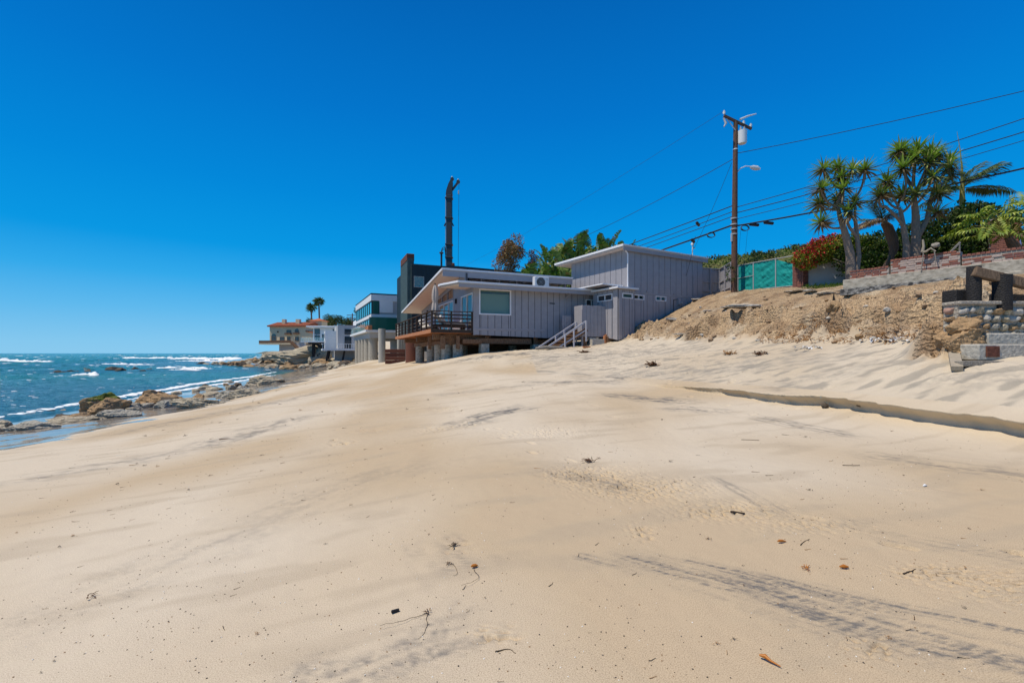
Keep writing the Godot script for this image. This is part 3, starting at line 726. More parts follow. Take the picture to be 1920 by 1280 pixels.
# a wall with openings, clad in boards. low and high: heights at its start and end. openings: [x0, x1, y0, [y1 at x0, y1 at x1]]
func clad(parent: Node3D, f: Transform3D, l: float, low: Array, high: Array, spacing: float, openings: Array, board_mat: Material, wall_mat: Material, board_name := "siding_board", gap := 0.034):
	var cuts := []
	var n := int(round(l / spacing))
	for k in n + 1: cuts.append(l * k / n)
	for o in openings: cuts.append_array([o[0], o[1]])
	cuts.sort()
	var wall := MB.new()
	for k in cuts.size() - 1:
		var x0: float = cuts[k]; var x1: float = cuts[k + 1]
		if x1 - x0 < 0.01: continue
		var mid := (x0 + x1) * 0.5
		var y := [lin(low, x0, l), lin(low, x1, l)]
		var spans := []
		var inside := []
		for o in openings:
			if mid > o[0] and mid < o[1]: inside.append(o)
		inside.sort_custom(func(p, q): return p[2] < q[2])
		for o in inside:
			spans.append([y, [o[2], o[2]]])
			y = [lerpf(o[3][0], o[3][1], (x0 - o[0]) / (o[1] - o[0])), lerpf(o[3][0], o[3][1], (x1 - o[0]) / (o[1] - o[0]))]
		spans.append([y, [lin(high, x0, l), lin(high, x1, l)]])
		for s in spans:
			if s[1][0] - s[0][0] < 0.02 and s[1][1] - s[0][1] < 0.02: continue
			wall.prism(PackedVector2Array([Vector2(x0, s[0][0]), Vector2(x1, s[0][1]), Vector2(x1, s[1][1]), Vector2(x0, s[1][0])]), -0.12, 0.0, f)
			var b := MB.new(); var g := gap * 0.5
			b.prism(PackedVector2Array([Vector2(x0 + g, s[0][0]), Vector2(x1 - g, s[0][1]), Vector2(x1 - g, s[1][1]), Vector2(x0 + g, s[1][0])]), 0.001, 0.034, f)
			part(parent, board_name, b, board_mat)
	part(parent, "wall", wall, wall_mat)
# a window in a wall frame: frame bars, panes between mullions
func window(parent: Node3D, f: Transform3D, x0: float, x1: float, y0: float, y1, panes: int, bar: float, frame_mat: Material, pane_mat: Material, behind = null, called := "window"):
	var ya: float = y1[0] if y1 is Array else y1
	var yb: float = y1[1] if y1 is Array else y1
	var fr := MB.new()
	var tr := f * Transform3D(Basis.IDENTITY, Vector3(0, 0, 0.03))
	fr.prism(PackedVector2Array([Vector2(x0, y0), Vector2(x1, y0), Vector2(x1, y0 + bar), Vector2(x0, y0 + bar)]), -0.1, 0.03, tr)
	fr.prism(PackedVector2Array([Vector2(x0, ya - bar), Vector2(x1, yb - bar), Vector2(x1, yb), Vector2(x0, ya)]), -0.1, 0.03, tr)
	for k in panes + 1:
		var t := k / float(panes)
		var w := bar if k == 0 or k == panes else bar * 0.8
		var xm := lerpf(x0 + bar * 0.5, x1 - bar * 0.5, t)
		var top := lerpf(ya, yb, t) - bar
		fr.prism(PackedVector2Array([Vector2(xm - w * 0.5, y0 + bar), Vector2(xm + w * 0.5, y0 + bar), Vector2(xm + w * 0.5, top), Vector2(xm - w * 0.5, top)]), -0.1, 0.028, tr)
	var win := part(parent, called, fr, frame_mat)
	for k in panes:
		var p := MB.new()
		var a := lerpf(x0 + bar * 0.5, x1 - bar * 0.5, k / float(panes)) + bar * 0.4
		var b := lerpf(x0 + bar * 0.5, x1 - bar * 0.5, (k + 1) / float(panes)) - bar * 0.4
		var at := lerpf(ya, yb, (a - x0) / (x1 - x0)) - bar; var bt := lerpf(ya, yb, (b - x0) / (x1 - x0)) - bar
		p.quad(f * Vector3(a, y0 + bar, 0.0), f * Vector3(b, y0 + bar, 0.0), f * Vector3(b, bt, 0.0), f * Vector3(a, at, 0.0))
		part(win, "pane", p, pane_mat)
	if behind:
		var p := MB.new()
		p.prism(PackedVector2Array([Vector2(x0, y0), Vector2(x1, y0), Vector2(x1, yb), Vector2(x0, ya)]), -0.2, -0.17, f)
		part(win, "blind", p, behind)
	return win
func flat_roof(outline: PackedVector2Array, y0: float, y1: float) -> MB:     # outline in (a, b)
	var m := MB.new()
	m.prism(outline, y0, y1, Transform3D(Basis(Vector3(1, 0, 0), Vector3(0, 0, -1), Vector3(0, 1, 0)), Vector3.ZERO))
	return m
func gutter_edge(pts: Array, h: float, w: float) -> MB:
	var m := MB.new()
	for k in pts.size() - 1: m.beam(pts[k], pts[k + 1], w, h)
	return m

const HOUSE_AT := Vector3(-2.28, 0, -27.0); const HOUSE_TURN := 22.8
func H(a: float, y: float, b: float) -> Vector3:    # house axes to the world
	return HOUSE_AT + Vector3(a, y, -b).rotated(Vector3.UP, deg_to_rad(HOUSE_TURN))
func make_main_house():
	var h := thing("beach_house", "low grey board-sided beach house raised on timber cribbing, with white eaves and a sea deck", "house", HOUSE_AT, deg_to_rad(HOUSE_TURN))
	var seam: Material = M.siding_seam; var sd: Material = M.siding
	# wall towards the camera, with the picture window
	var ff := wall_frame(Vector3(0, 0, 0), Vector3(0, 0, 1))
	clad(h, ff, 8.9, [4.1, 3.85], [6.95, 6.9], 0.445, [[0.36, 2.37, 5.34, [6.82, 6.82]], [7.75, 8.65, 6.0, [6.55, 6.55]]], sd, seam)
	window(h, ff, 0.33, 2.40, 5.31, 6.85, 1, 0.075, M.trim, M.pane, M.blind)
	window(h, ff, 7.72, 8.68, 6.0, 6.55, 2, 0.06, M.trim, M.pane)
	part(h, "trim_board", cbx(Vector3(2.35, 4.43, 0.04), Vector3(4.72, 0.15, 0.03)), M.fascia)
	part(h, "corner_board", cbx(Vector3(0.03, 5.5, 0.035), Vector3(0.13, 2.85, 0.025)), sd)
	part(h, "vent", cbx(Vector3(5.24, 6.17, 0.04), Vector3(0.38, 0.055, 0.04)), M.black)
	part(h, "meter_box", cbx(Vector3(6.85, 5.8, 0.07), Vector3(0.24, 0.62, 0.09), 0.012), M.fascia)
	part(h, "downspout", tb([Vector3(6.32, 6.86, 0.5), Vector3(6.3, 6.74, 0.42), Vector3(6.2, 6.55, 0.08), Vector3(6.18, 6.4, 0.07), Vector3(6.18, 4.2, 0.07)], [0.04], 8), M.fascia)
	# wall towards the sea, below the sloping roof
	var L := 15.0
	var sf := wall_frame(Vector3(0, 0, -L), Vector3(-1, 0, 0))
	var rt := func(b: float) -> float: return 8.02 - 0.0933 * (b - 1.6)
	clad(h, sf, L - 1.6, [4.2, 4.2], [rt.call(L), rt.call(1.6)], 0.3, [[L - 2.5, L - 1.6, 4.4, [6.6, 6.6]], [L - 9.8, L - 4.35, 4.4, [6.6, 6.6]], [L - 9.2, L - 4.35, 6.72, [rt.call(9.2) - 0.25, rt.call(4.35) - 0.25]]], sd, seam)
	var nf := wall_frame(Vector3(0, 0, -1.6), Vector3(-1, 0, 0))
	clad(h, nf, 1.6, [4.2, 4.2], [6.95, 6.95], 0.3, [[0.0, 1.5, 4.4, [6.6, 6.6]]], sd, seam)
	window(h, sf, L - 2.5, L - 0.1, 4.4, 6.62, 2, 0.07, M.trim, M.pane, null, "sliding_door")
	window(h, sf, L - 9.8, L - 4.35, 4.4, 6.62, 4, 0.07, M.trim, M.pane, null, "sliding_door")
	window(h, sf, L - 9.2, L - 4.35, 6.70, [rt.call(9.2) - 0.22, rt.call(4.35) - 0.22], 3, 0.07, M.siding, M.pane, null, "clerestory")
	for b in [3.55, 12.3]:
		part(h, "wall_lamp", cbx(Vector3(-0.09, 6.45, -b), Vector3(0.13, 0.32, 0.13), 0.02), M.black)
	# strip of dark clerestory glass between the two roofs, and the walls behind
	window(h, wall_frame(Vector3(0, 0, -2.4), Vector3(0, 0, 1)), 0.0, 7.6, 7.0, 7.95, 6, 0.09, M.fascia, M.pane, null, "clerestory")
	part(h, "wall", bx(Vector3(7.66, 5.6, -7.5), Vector3(0.12, 3.0, 10.0)), sd)
	part(h, "wall", bx(Vector3(3.8, 5.4, -14.9), Vector3(7.5, 2.6, 0.12)), sd)
	part(h, "wall", bx(Vector3(8.3, 5.4, -1.2), Vector3(0.12, 3.0, 2.2)), sd)
	part(h, "floor", bx(Vector3(3.9, 4.2, -7.4), Vector3(7.4, 0.14, 14.6)), M.dark_wood)
	part(h, "ceiling", bx(Vector3(3.9, 6.64, -1.2), Vector3(7.5, 0.05, 2.2)), M.interior)
	part(h, "added_dark_backing", bx(Vector3(4.3, 3.3, -3.6), Vector3(8.6, 1.7, 0.1)), M.timber)  # two added timber sheets shut out the bright view behind, keeping the underside dark
	part(h, "added_dark_backing", bx(Vector3(0.6, 3.2, -9.3), Vector3(0.1, 1.9, 11.2)), M.timber)
	# roofs
	var side := Transform3D(Basis(Vector3(0, 0, -1), Vector3(0, 1, 0), Vector3(1, 0, 0)), Vector3.ZERO)
	var r := MB.new()
	r.prism(PackedVector2Array([Vector2(1.62, 8.2), Vector2(16.6, 6.8), Vector2(16.6, 6.7), Vector2(1.62, 8.1)]), -1.48, 7.7, side)
	var roof := part(h, "roof", r, M.roofing)
	var so := MB.new()
	so.prism(PackedVector2Array([Vector2(1.75, 8.07), Vector2(16.5, 6.69), Vector2(16.5, 6.66), Vector2(1.75, 8.04)]), -1.42, 7.6, side)
	part(roof, "soffit", so, M.soffit)
	part(roof, "fascia", bm(Vector3(-1.46, 7.93, -1.66), Vector3(7.7, 7.93, -1.66), 0.06, 0.38), M.fascia)
	part(roof, "drip_edge", gutter_edge([Vector3(-1.52, 8.19, -1.58), Vector3(7.72, 8.19, -1.58)], 0.10, 0.07), M.trim)
	part(roof, "drip_edge", gutter_edge([Vector3(-1.52, 8.14, -1.6), Vector3(-1.52, 6.74, -16.6)], 0.13, 0.07), M.trim)
	for k in 8:
		part(roof, "rafter", bm(Vector3(0.5 + k * 0.95, 7.90, -1.72), Vector3(0.5 + k * 0.95, 7.82, -2.6), 0.09, 0.18), M.fascia)
	var o2 := PackedVector2Array([Vector2(-1.15, -0.7), Vector2(8.75, -0.7), Vector2(8.3, 2.38), Vector2(0.02, 2.38), Vector2(0.02, 1.55), Vector2(-1.8, 1.3), Vector2(-1.8, 0.9)])
	var roof2 := part(h, "roof", flat_roof(o2, 7.0, 7.12), M.roofing)
	var o3 := PackedVector2Array([Vector2(-1.1, -0.62), Vector2(8.7, -0.62), Vector2(8.25, 1.5), Vector2(-0.0, 1.5), Vector2(-1.72, 1.25), Vector2(-1.72, 0.9)])
	part(roof2, "soffit", flat_roof(o3, 6.95, 6.985), M.soffit)
	part(roof2, "fascia", bm(Vector3(-1.1, 6.93, 0.66), Vector3(8.73, 6.90, 0.66), 0.05, 0.28), M.fascia)
	part(roof2, "drip_edge", gutter_edge([Vector3(-1.8, 7.08, -1.3), Vector3(-1.8, 7.08, -0.9), Vector3(-1.15, 7.09, 0.73), Vector3(8.76, 7.07, 0.73)], 0.11, 0.08), M.trim)
	# heat pump on the lower roof
	var ac := thing("air_conditioner", "white outdoor air conditioner with round fan grille on the low roof", "air conditioner", H(4.62, 7.16, 0.35), deg_to_rad(HOUSE_TURN))
	part(ac, "casing", cbx(Vector3(0, 0.37, 0), Vector3(1.02, 0.68, 0.36), 0.03), M.metal_pale)
	var gr := MB.new()
	gr.tube([Vector3(-0.08, 0.36, 0.17), Vector3(-0.08, 0.36, 0.186)], [0.30], 28)
	part(ac, "fan_opening", gr, M.black)
	var wires := MB.new()
	for rr in [0.06, 0.12, 0.18, 0.24, 0.295]:
		var ring := []
		for k in 25: ring.append(Vector3(-0.08 + cos(TAU * k / 24) * rr, 0.36 + sin(TAU * k / 24) * rr, 0.192))
		wires.tube(ring, [0.006], 5, false)
	for k in 8: wires.beam(Vector3(-0.08, 0.36, 0.192), Vector3(-0.08 + cos(TAU * k / 8) * 0.3, 0.36 + sin(TAU * k / 8) * 0.3, 0.192), 0.008, 0.008, Vector3.BACK)
	part(ac, "fan_grille", wires, M.metal_grey)
	part(ac, "logo_plate", bx(Vector3(0.36, 0.56, 0.183), Vector3(0.1, 0.025, 0.004)), M.metal_dark)
	for s in [-0.38, 0.38]: part(ac, "foot", bx(Vector3(s, 0.015, 0), Vector3(0.08, 0.05, 0.4)), M.metal_dark)
	make_deck()
func make_deck():
	var k := thing("wooden_deck", "stained wooden deck with dark slatted railing on the sea side of grey beach house", "deck", HOUSE_AT, deg_to_rad(HOUSE_TURN))
	var A := -2.52; var L := 13.45
	var plank := cbx(Vector3((A - 0.02) * 0.5, 4.37, 0), Vector3(-A + 0.02, 0.04, 0.136), 0.004).mesh()
	for i in 94:
		part(k, "deck_plank", plank, M.red_wood, Vector3(-0.03, 0, -0.09 - i * 0.1425))
	part(k, "rim_board", bm(Vector3(A - 0.03, 4.26, 0), Vector3(A - 0.03, 4.26, -L), 0.05, 0.18), M.red_wood)
	part(k, "rim_board", bm(Vector3(A, 4.27, 0.02), Vector3(-0.02, 4.27, 0.02), 0.05, 0.17), M.dark_wood)
	for i in 15: part(k, "joist", bm(Vector3(A + 0.05, 4.25, -0.35 - i * 0.92), Vector3(-0.05, 4.25, -0.35 - i * 0.92), 0.06, 0.18), M.red_wood)
	# railings
	var posts := []
	for i in 10: posts.append(Vector3(A + 0.02, 0, -0.03 - i * (L - 0.08) / 9.0))
	posts.append_array([Vector3(-0.09, 0, -0.02), Vector3(-1.35, 0, -0.02)])
	for p in posts: part(k, "railing_post", cbx(p + Vector3(0, 4.8, 0), Vector3(0.10, 1.22, 0.10), 0.008), M.dark_wood)
	for y in [4.56, 4.80, 5.03, 5.24]:
		part(k, "rail", bm(Vector3(A + 0.09, y, -0.08), Vector3(A + 0.09, y, -L + 0.08), 0.035, 0.085, 0.004), M.dark_wood)
		part(k, "rail", bm(Vector3(A + 0.12, y, -0.09), Vector3(-0.14, y, -0.09), 0.035, 0.085, 0.004), M.dark_wood)
	part(k, "top_rail", bm(Vector3(A + 0.02, 5.43, 0.06), Vector3(A + 0.02, 5.43, -L), 0.15, 0.045, 0.006), M.dark_wood)
	part(k, "top_rail", bm(Vector3(A + 0.1, 5.432, -0.02), Vector3(-0.02, 5.432, -0.02), 0.15, 0.045, 0.006), M.dark_wood)
	# hulking timbers below the deck and the house
	var big := [[-2.3, 0.75, 1.3, 0.75, 3.98, 0.36, "carrying timber below the near deck edge"], [0.2, 0.35, 3.9, 0.35, 3.74, 0.34, "heavy timber crib beam below the picture window"], [-1.9, 3.2, 2.4, 3.2, 3.96, 0.34, "timber beam under the deck beside tall concrete drums"],
		[-2.2, 6.2, 1.8, 6.2, 3.98, 0.34, "timber beam below the middle of the deck"], [-2.3, 10.5, 1.0, 10.5, 3.98, 0.32, "timber beam below the far deck end"], [1.2, 0.9, 7.2, 0.9, 3.72, 0.3, "long dark girder lying under the grey house wall"], [-0.6, 0.25, 0.6, 0.25, 3.7, 0.26, "short stub timber wedged beside the concrete block"]]
	for t in big:
		solo("support_timber", bm(H(t[0], t[4], t[1]), H(t[2], t[4], t[3]), t[5] * 0.9, t[5], 0.02), M.timber, t[6], "timber", Vector3.ZERO, 0.0, "timbers under the house")
	for t in [[-1.05, 0.15, 12.5, "long timber stringer under the deck planks"], [0.35, 0.15, 10.0, "long timber stringer under the sea wall of grey house"]]:
		solo("support_timber", bm(H(t[0], 3.66, t[1] + 0.5), H(t[0], 3.66, t[2]), 0.28, 0.3, 0.02), M.timber, t[3], "timber", Vector3.ZERO, 0.0, "timbers under the house")
	for q in [[-1.75, 0.5, 0.16], [0.95, 0.45, 0.14], [-0.85, 0.4, 0.14], [4.3, 0.55, 0.18], [-2.1, 2.4, 0.13]]:
		var b := H(q[0], 0, q[1])
		solo("timber_post", cbx(Vector3(0, 0.4, 0), Vector3(q[2] * 1.6, 0.8, q[2] * 1.6), 0.015), M.timber, "short dark timber post standing between crib beams under house", "post", Vector3(b.x, 3.25, b.z), 0.3, "short posts under the house")
	# concrete drums and blocks that carry the timbers
	var drums := [[-1.2, 1.6, 0.34], [-1.3, 3.0, 0.36], [-0.75, 0.8, 0.30], [0.35, 3.3, 0.3], [-1.1, 6.3, 0.34], [-1.1, 10.4, 0.34], [3.6, 2.6, 0.3]]
	for q in drums:
		var b := H(q[0], 0, q[1]); var g := ground(b.x, -b.z) - 0.25
		var m := MB.new(); m.tube([Vector3(0, 0, 0), Vector3(0, 3.5 - g, 0), Vector3(0, 3.53 - g, 0)], [q[2], q[2], q[2] - 0.03], 22)
		solo("concrete_drum", m, M.concrete, "round grey concrete footing standing in sand under the timbers", "footing", Vector3(b.x, g, b.z), 0.0, "round concrete footings")
	for q in [[0.75, 0.3, 0.5, 0.55], [4.3, 0.5, 0.5, 0.5], [6.0, 0.9, 0.5, 0.45]]:
		var b := H(q[0], 0, q[1]); var g := ground(b.x, -b.z) - 0.3
		solo("concrete_block", cbx(Vector3(0, (3.56 - g) * 0.5, 0), Vector3(q[2], 3.56 - g, q[3]), 0.015), M.concrete, "square pale concrete block footing under the grey house wall", "footing", Vector3(b.x, g, b.z), deg_to_rad(HOUSE_TURN), "square concrete footings")
	# parasol and loungers on the deck
	var u := thing("parasol", "closed beige parasol tied up on the wooden deck", "parasol", H(-2.2, 4.39, 0.5))
	part(u, "pole", tb([Vector3(0, 0, 0), Vector3(0, 2.66, 0)], [0.024], 8), M.dark_wood)
	part(u, "base", tb([Vector3(0, 0, 0), Vector3(0, 0.07, 0)], [0.24], 20), M.black)
	var cv := MB.new()
	var prof := [[0.95, 0.15], [1.0, 0.19], [1.2, 0.18], [1.5, 0.15], [1.62, 0.115], [1.72, 0.15], [2.0, 0.165], [2.3, 0.14], [2.5, 0.09], [2.62, 0.03]]
	for i in prof.size():
		for s in 24:
			var a := TAU * s / 24.0
			var r: float = prof[i][1] * (1.0 + 0.24 * sin(a * 6.0 + prof[i][0]) + 0.10 * n_soft.get_noise_2d(prof[i][0] * 3.0, a * 2.0))
			cv.vert(Vector3(cos(a) * r, prof[i][0], sin(a) * r), Vector3.UP)
	for i in prof.size() - 1:
		for s in 24:
			var a := i * 24 + s; var b := i * 24 + (s + 1) % 24
			cv.i.append_array([a, b, a + 24, b, b + 24, a + 24])
	smooth_normals(cv)
	part(u, "canopy", cv, M.canvas)
	part(u, "tie_strap", tb([Vector3(0, 1.6, 0), Vector3(0, 1.65, 0)], [0.145], 20), M.canvas)
	part(u, "finial", tb([Vector3(0, 2.6, 0), Vector3(0, 2.7, 0)], [0.05, 0.03], 10), M.black)
	var names := ["sun lounger with beige cushion along the near deck railing", "sun lounger with beige cushion by the sliding doors", "sun lounger with beige cushion deep on the deck"]
	var spots := [[-1.3, 0.75, 90.0], [-0.75, 2.3, 100.0], [-1.6, 5.2, 15.0]]
	for i in 3:
		var s: Array = spots[i]
		var lo := thing("sun_lounger", names[i], "lounger", H(s[0], 4.39, s[1]), deg_to_rad(HOUSE_TURN + s[2]), "loungers on the deck")
		part(lo, "frame", cbx(Vector3(0, 0.28, 0), Vector3(0.68, 0.07, 1.9), 0.01), M.dark_wood)
		for lx in [-0.29, 0.29]:
			for lz in [-0.85, 0.85]: part(lo, "leg", cbx(Vector3(lx, 0.125, lz), Vector3(0.07, 0.25, 0.07), 0.006), M.dark_wood)
		part(lo, "cushion", cbx(Vector3(0, 0.38, 0.32), Vector3(0.62, 0.12, 1.22), 0.04), M.cushion)
		var bk := MB.new(); bk.cbox(Vector3(0, 0.62, -0.58), Vector3(0.62, 0.12, 0.78), 0.04, Basis(Vector3.RIGHT, 0.75))
		part(lo, "backrest", bk, M.cushion)
		var pl := MB.new(); pl.cbox(Vector3(0, 0.86, -0.74), Vector3(0.46, 0.13, 0.24), 0.05, Basis(Vector3.RIGHT, 0.75))
		part(lo, "pillow", pl, M.trim)

const UPPER_AT := Vector3(7.2, 0, -28.2); const UPPER_TURN := 30.0
func U(a: float, y: float, b: float) -> Vector3:
	return UPPER_AT + Vector3(a, y, -b).rotated(Vector3.UP, deg_to_rad(UPPER_TURN))
func make_upper_house():
	var h := thing("upper_house", "taller grey board-sided wing with flat white-edged roof, set into the slope", "house", UPPER_AT, deg_to_rad(UPPER_TURN))
	var sd: Material = M.siding; var seam: Material = M.siding_seam
	var ff := wall_frame(Vector3.ZERO, Vector3(0, 0, 1))
	clad(h, ff, 7.0, [6.86, 6.86], [9.45, 9.45], 0.54, [], sd, seam)
	clad(h, ff, 7.0, [3.6, 6.3], [6.74, 6.74], 0.54, [[0.45, 1.31, 6.41, [6.63, 6.63]], [2.42, 3.30, 6.43, [6.66, 6.66]]], sd, seam)
	part(h, "belt_trim", cbx(Vector3(3.5, 6.80, 0.03), Vector3(7.0, 0.11, 0.035)), sd)
	window(h, ff, 0.40, 1.36, 6.36, 6.68, 2, 0.06, M.trim, M.pane)
	window(h, ff, 2.37, 3.35, 6.38, 6.71, 2, 0.06, M.trim, M.pane)
	part(h, "inner_wall", bx(Vector3(3.5, 6.5, -0.9), Vector3(6.9, 1.2, 0.05)), M.interior)
	var lf := wall_frame(Vector3(0, 0, -5.7), Vector3(-1, 0, 0))
	clad(h, lf, 5.7, [4.5, 4.5], [9.45, 9.45], 0.518, [], sd, seam)
	part(h, "corner_board", cbx(Vector3(0.02, 8.0, 0.035), Vector3(0.12, 2.9, 0.02)), sd)
	part(h, "wall", bx(Vector3(6.94, 7.5, -2.85), Vector3(0.12, 3.9, 5.6)), sd)
	part(h, "wall", bx(Vector3(3.5, 7.5, -5.64), Vector3(6.9, 3.9, 0.12)), sd)
	var o := PackedVector2Array([Vector2(-0.62, -0.22), Vector2(7.35, -0.22), Vector2(7.35, 6.9), Vector2(-0.62, 6.9)])
	var roof := part(h, "roof", flat_roof(o, 9.50, 9.62), M.roofing)
	part(roof, "soffit", flat_roof(PackedVector2Array([Vector2(-0.56, -0.16), Vector2(7.3, -0.16), Vector2(7.3, 6.85), Vector2(-0.56, 6.85)]), 9.46, 9.495), M.soffit)
	part(roof, "gutter", gutter_edge([Vector3(-0.62, 9.60, -6.92), Vector3(-0.62, 9.60, 0.25)], 0.13, 0.10), M.trim)
	part(roof, "drip_edge", gutter_edge([Vector3(-0.6, 9.62, 0.24), Vector3(7.38, 9.62, 0.24)], 0.07, 0.06), M.trim)
	part(roof, "fascia", bm(Vector3(-0.56, 9.44, 0.19), Vector3(7.33, 9.44, 0.19), 0.05, 0.30), M.fascia)
	part(h, "downspout", tb([Vector3(-0.55, 9.5, 0.16), Vector3(-0.5, 9.42, 0.14), Vector3(-0.16, 9.22, 0.08), Vector3(-0.1, 9.1, 0.08), Vector3(-0.1, 7.0, 0.08)], [0.045], 8), M.trim)
	part(h, "pipe", tb([Vector3(0.5, 7.0, 0.05), Vector3(0.62, 7.22, 0.06)], [0.02], 6), M.fascia)
	part(h, "vent", cbx(Vector3(1.6, 6.93, 0.05), Vector3(0.12, 0.12, 0.07), 0.02), M.fascia)
	part(h, "vent", cbx(Vector3(4.1, 6.93, 0.05), Vector3(0.12, 0.12, 0.07), 0.02), M.fascia)
	var me := part(h, "electric_meter", cbx(Vector3(4.55, 6.42, 0.10), Vector3(0.26, 0.42, 0.16), 0.02), M.fascia)
	part(me, "meter_glass", tb([Vector3(4.62, 6.35, 0.16), Vector3(4.62, 6.35, 0.26)], [0.09, 0.075], 14), M.metal_grey)
	part(h, "conduit", tb([Vector3(4.05, 6.55, 0.06), Vector3(4.05, 5.6, 0.06)], [0.018], 6), M.black)
	part(h, "conduit", tb([Vector3(4.05, 6.55, 0.06), Vector3(4.5, 6.6, 0.07)], [0.018], 6), M.black)
	part(h, "conduit", tb([Vector3(6.0, 8.4, 0.05), Vector3(6.0, 6.2, 0.05)], [0.025], 6), M.siding)
	# service mast on the roof
	part(h, "service_mast", tb([Vector3(6.5, 9.6, -0.4), Vector3(6.5, 10.6, -0.4)], [0.035], 8), M.metal_pale)
	part(h, "mast_head", tb([Vector3(6.5, 10.56, -0.4), Vector3(6.5, 10.66, -0.4), Vector3(6.54, 10.74, -0.4)], [0.09, 0.11, 0.04], 12), M.metal_pale)
	part(h, "mast_insulator", tb([Vector3(6.53, 10.35, -0.4), Vector3(6.72, 10.37, -0.4)], [0.04], 8), M.metal_grey)
	# low entry block at the corner
	var e := part(h, "entry_block", bx(Vector3(-0.3, 5.5, -1.0), Vector3(1.28, 2.7, 2.3)), seam)
	var ef := wall_frame(Vector3(-0.95, 0, 0.16), Vector3(0, 0, 1))
	clad(e, ef, 1.32, [3.8, 4.1], [6.9, 6.9], 0.44, [[0.32, 1.1, 6.38, [6.66, 6.66]]], sd, seam)
	window(e, ef, 0.28, 1.14, 6.36, 6.68, 1, 0.06, M.trim, M.pane)
	var el := wall_frame(Vector3(-0.96, 0, -2.16), Vector3(-1, 0, 0))
	clad(e, el, 2.3, [4.2, 3.8], [6.9, 6.9], 0.46, [[0.5, 1.8, 6.3, [6.66, 6.66]]], sd, seam)
	window(e, el, 0.46, 1.84, 6.26, 6.68, 2, 0.06, M.trim, M.pane)
	part(e, "roof_slab", flat_roof(PackedVector2Array([Vector2(-1.25, -0.42), Vector2(0.5, -0.42), Vector2(0.5, -0.06), Vector2(-0.03, -0.06), Vector2(-0.03, 2.5), Vector2(-1.25, 2.5)]), 6.92, 7.02), M.trim)
	part(e, "roof_slab", flat_roof(PackedVector2Array([Vector2(-1.7, 0.4), Vector2(-0.03, 0.4), Vector2(-0.03, 4.6), Vector2(-1.7, 4.6)]), 7.16, 7.24), M.fascia)
	part(e, "roof_edge", gutter_edge([Vector3(-1.72, 7.22, -4.6), Vector3(-1.72, 7.22, -0.38), Vector3(-0.05, 7.22, -0.38)], 0.07, 0.06), M.trim)
	part(e, "post", cbx(Vector3(-0.82, 7.1, -0.5), Vector3(0.07, 0.2, 0.07), 0.004), M.trim)
	# sloping concrete footing along the wall
	solo("sloping_footing", bm(U(-0.5, 3.72, -0.16), U(8.7, 7.22, -0.16), 0.3, 0.42, 0.02), M.concrete, "sloping concrete footing along base of taller grey wing", "footing")
	# grey board fence between the wing and the pole
	var pts := [W(13.15, 7.0, 31.75), W(14.75, 7.0, 32.3), W(14.35, 6.85, 29.6)]
	var names := ["grey board fence with shadowed rails behind taller grey wing", "short sunlit grey board fence beside the wooden utility pole"]
	for s in 2:
		var p: Vector3 = pts[s]; var q: Vector3 = pts[s + 1]
		var l := p.distance_to(q); var dir := (q - p).normalized()
		var fe := thing("board_fence", names[s], "fence", p, atan2(-dir.z, dir.x), "grey board fences")
		var n := int(l / 0.2)
		var board := cbx(Vector3(0, 0.9, -0.03), Vector3(l / n - 0.008, 2.05, 0.022), 0.003).mesh()
		for k in n: part(fe, "board", board, sd, Vector3((k + 0.5) * l / n, 0, 0))
		for y in [0.35, 1.0]: part(fe, "rail", cbx(Vector3(l * 0.5, y, 0.03), Vector3(l, 0.09, 0.05), 0.004), sd)
		part(fe, "cap_rail", cbx(Vector3(l * 0.5, 1.95, 0.0), Vector3(l + 0.05, 0.05, 0.14), 0.004), M.fascia)
		for x in [0.06, l * 0.5, l - 0.06]: part(fe, "post", cbx(Vector3(x, 0.85, 0.06), Vector3(0.09, 2.1, 0.09), 0.006), M.fascia)
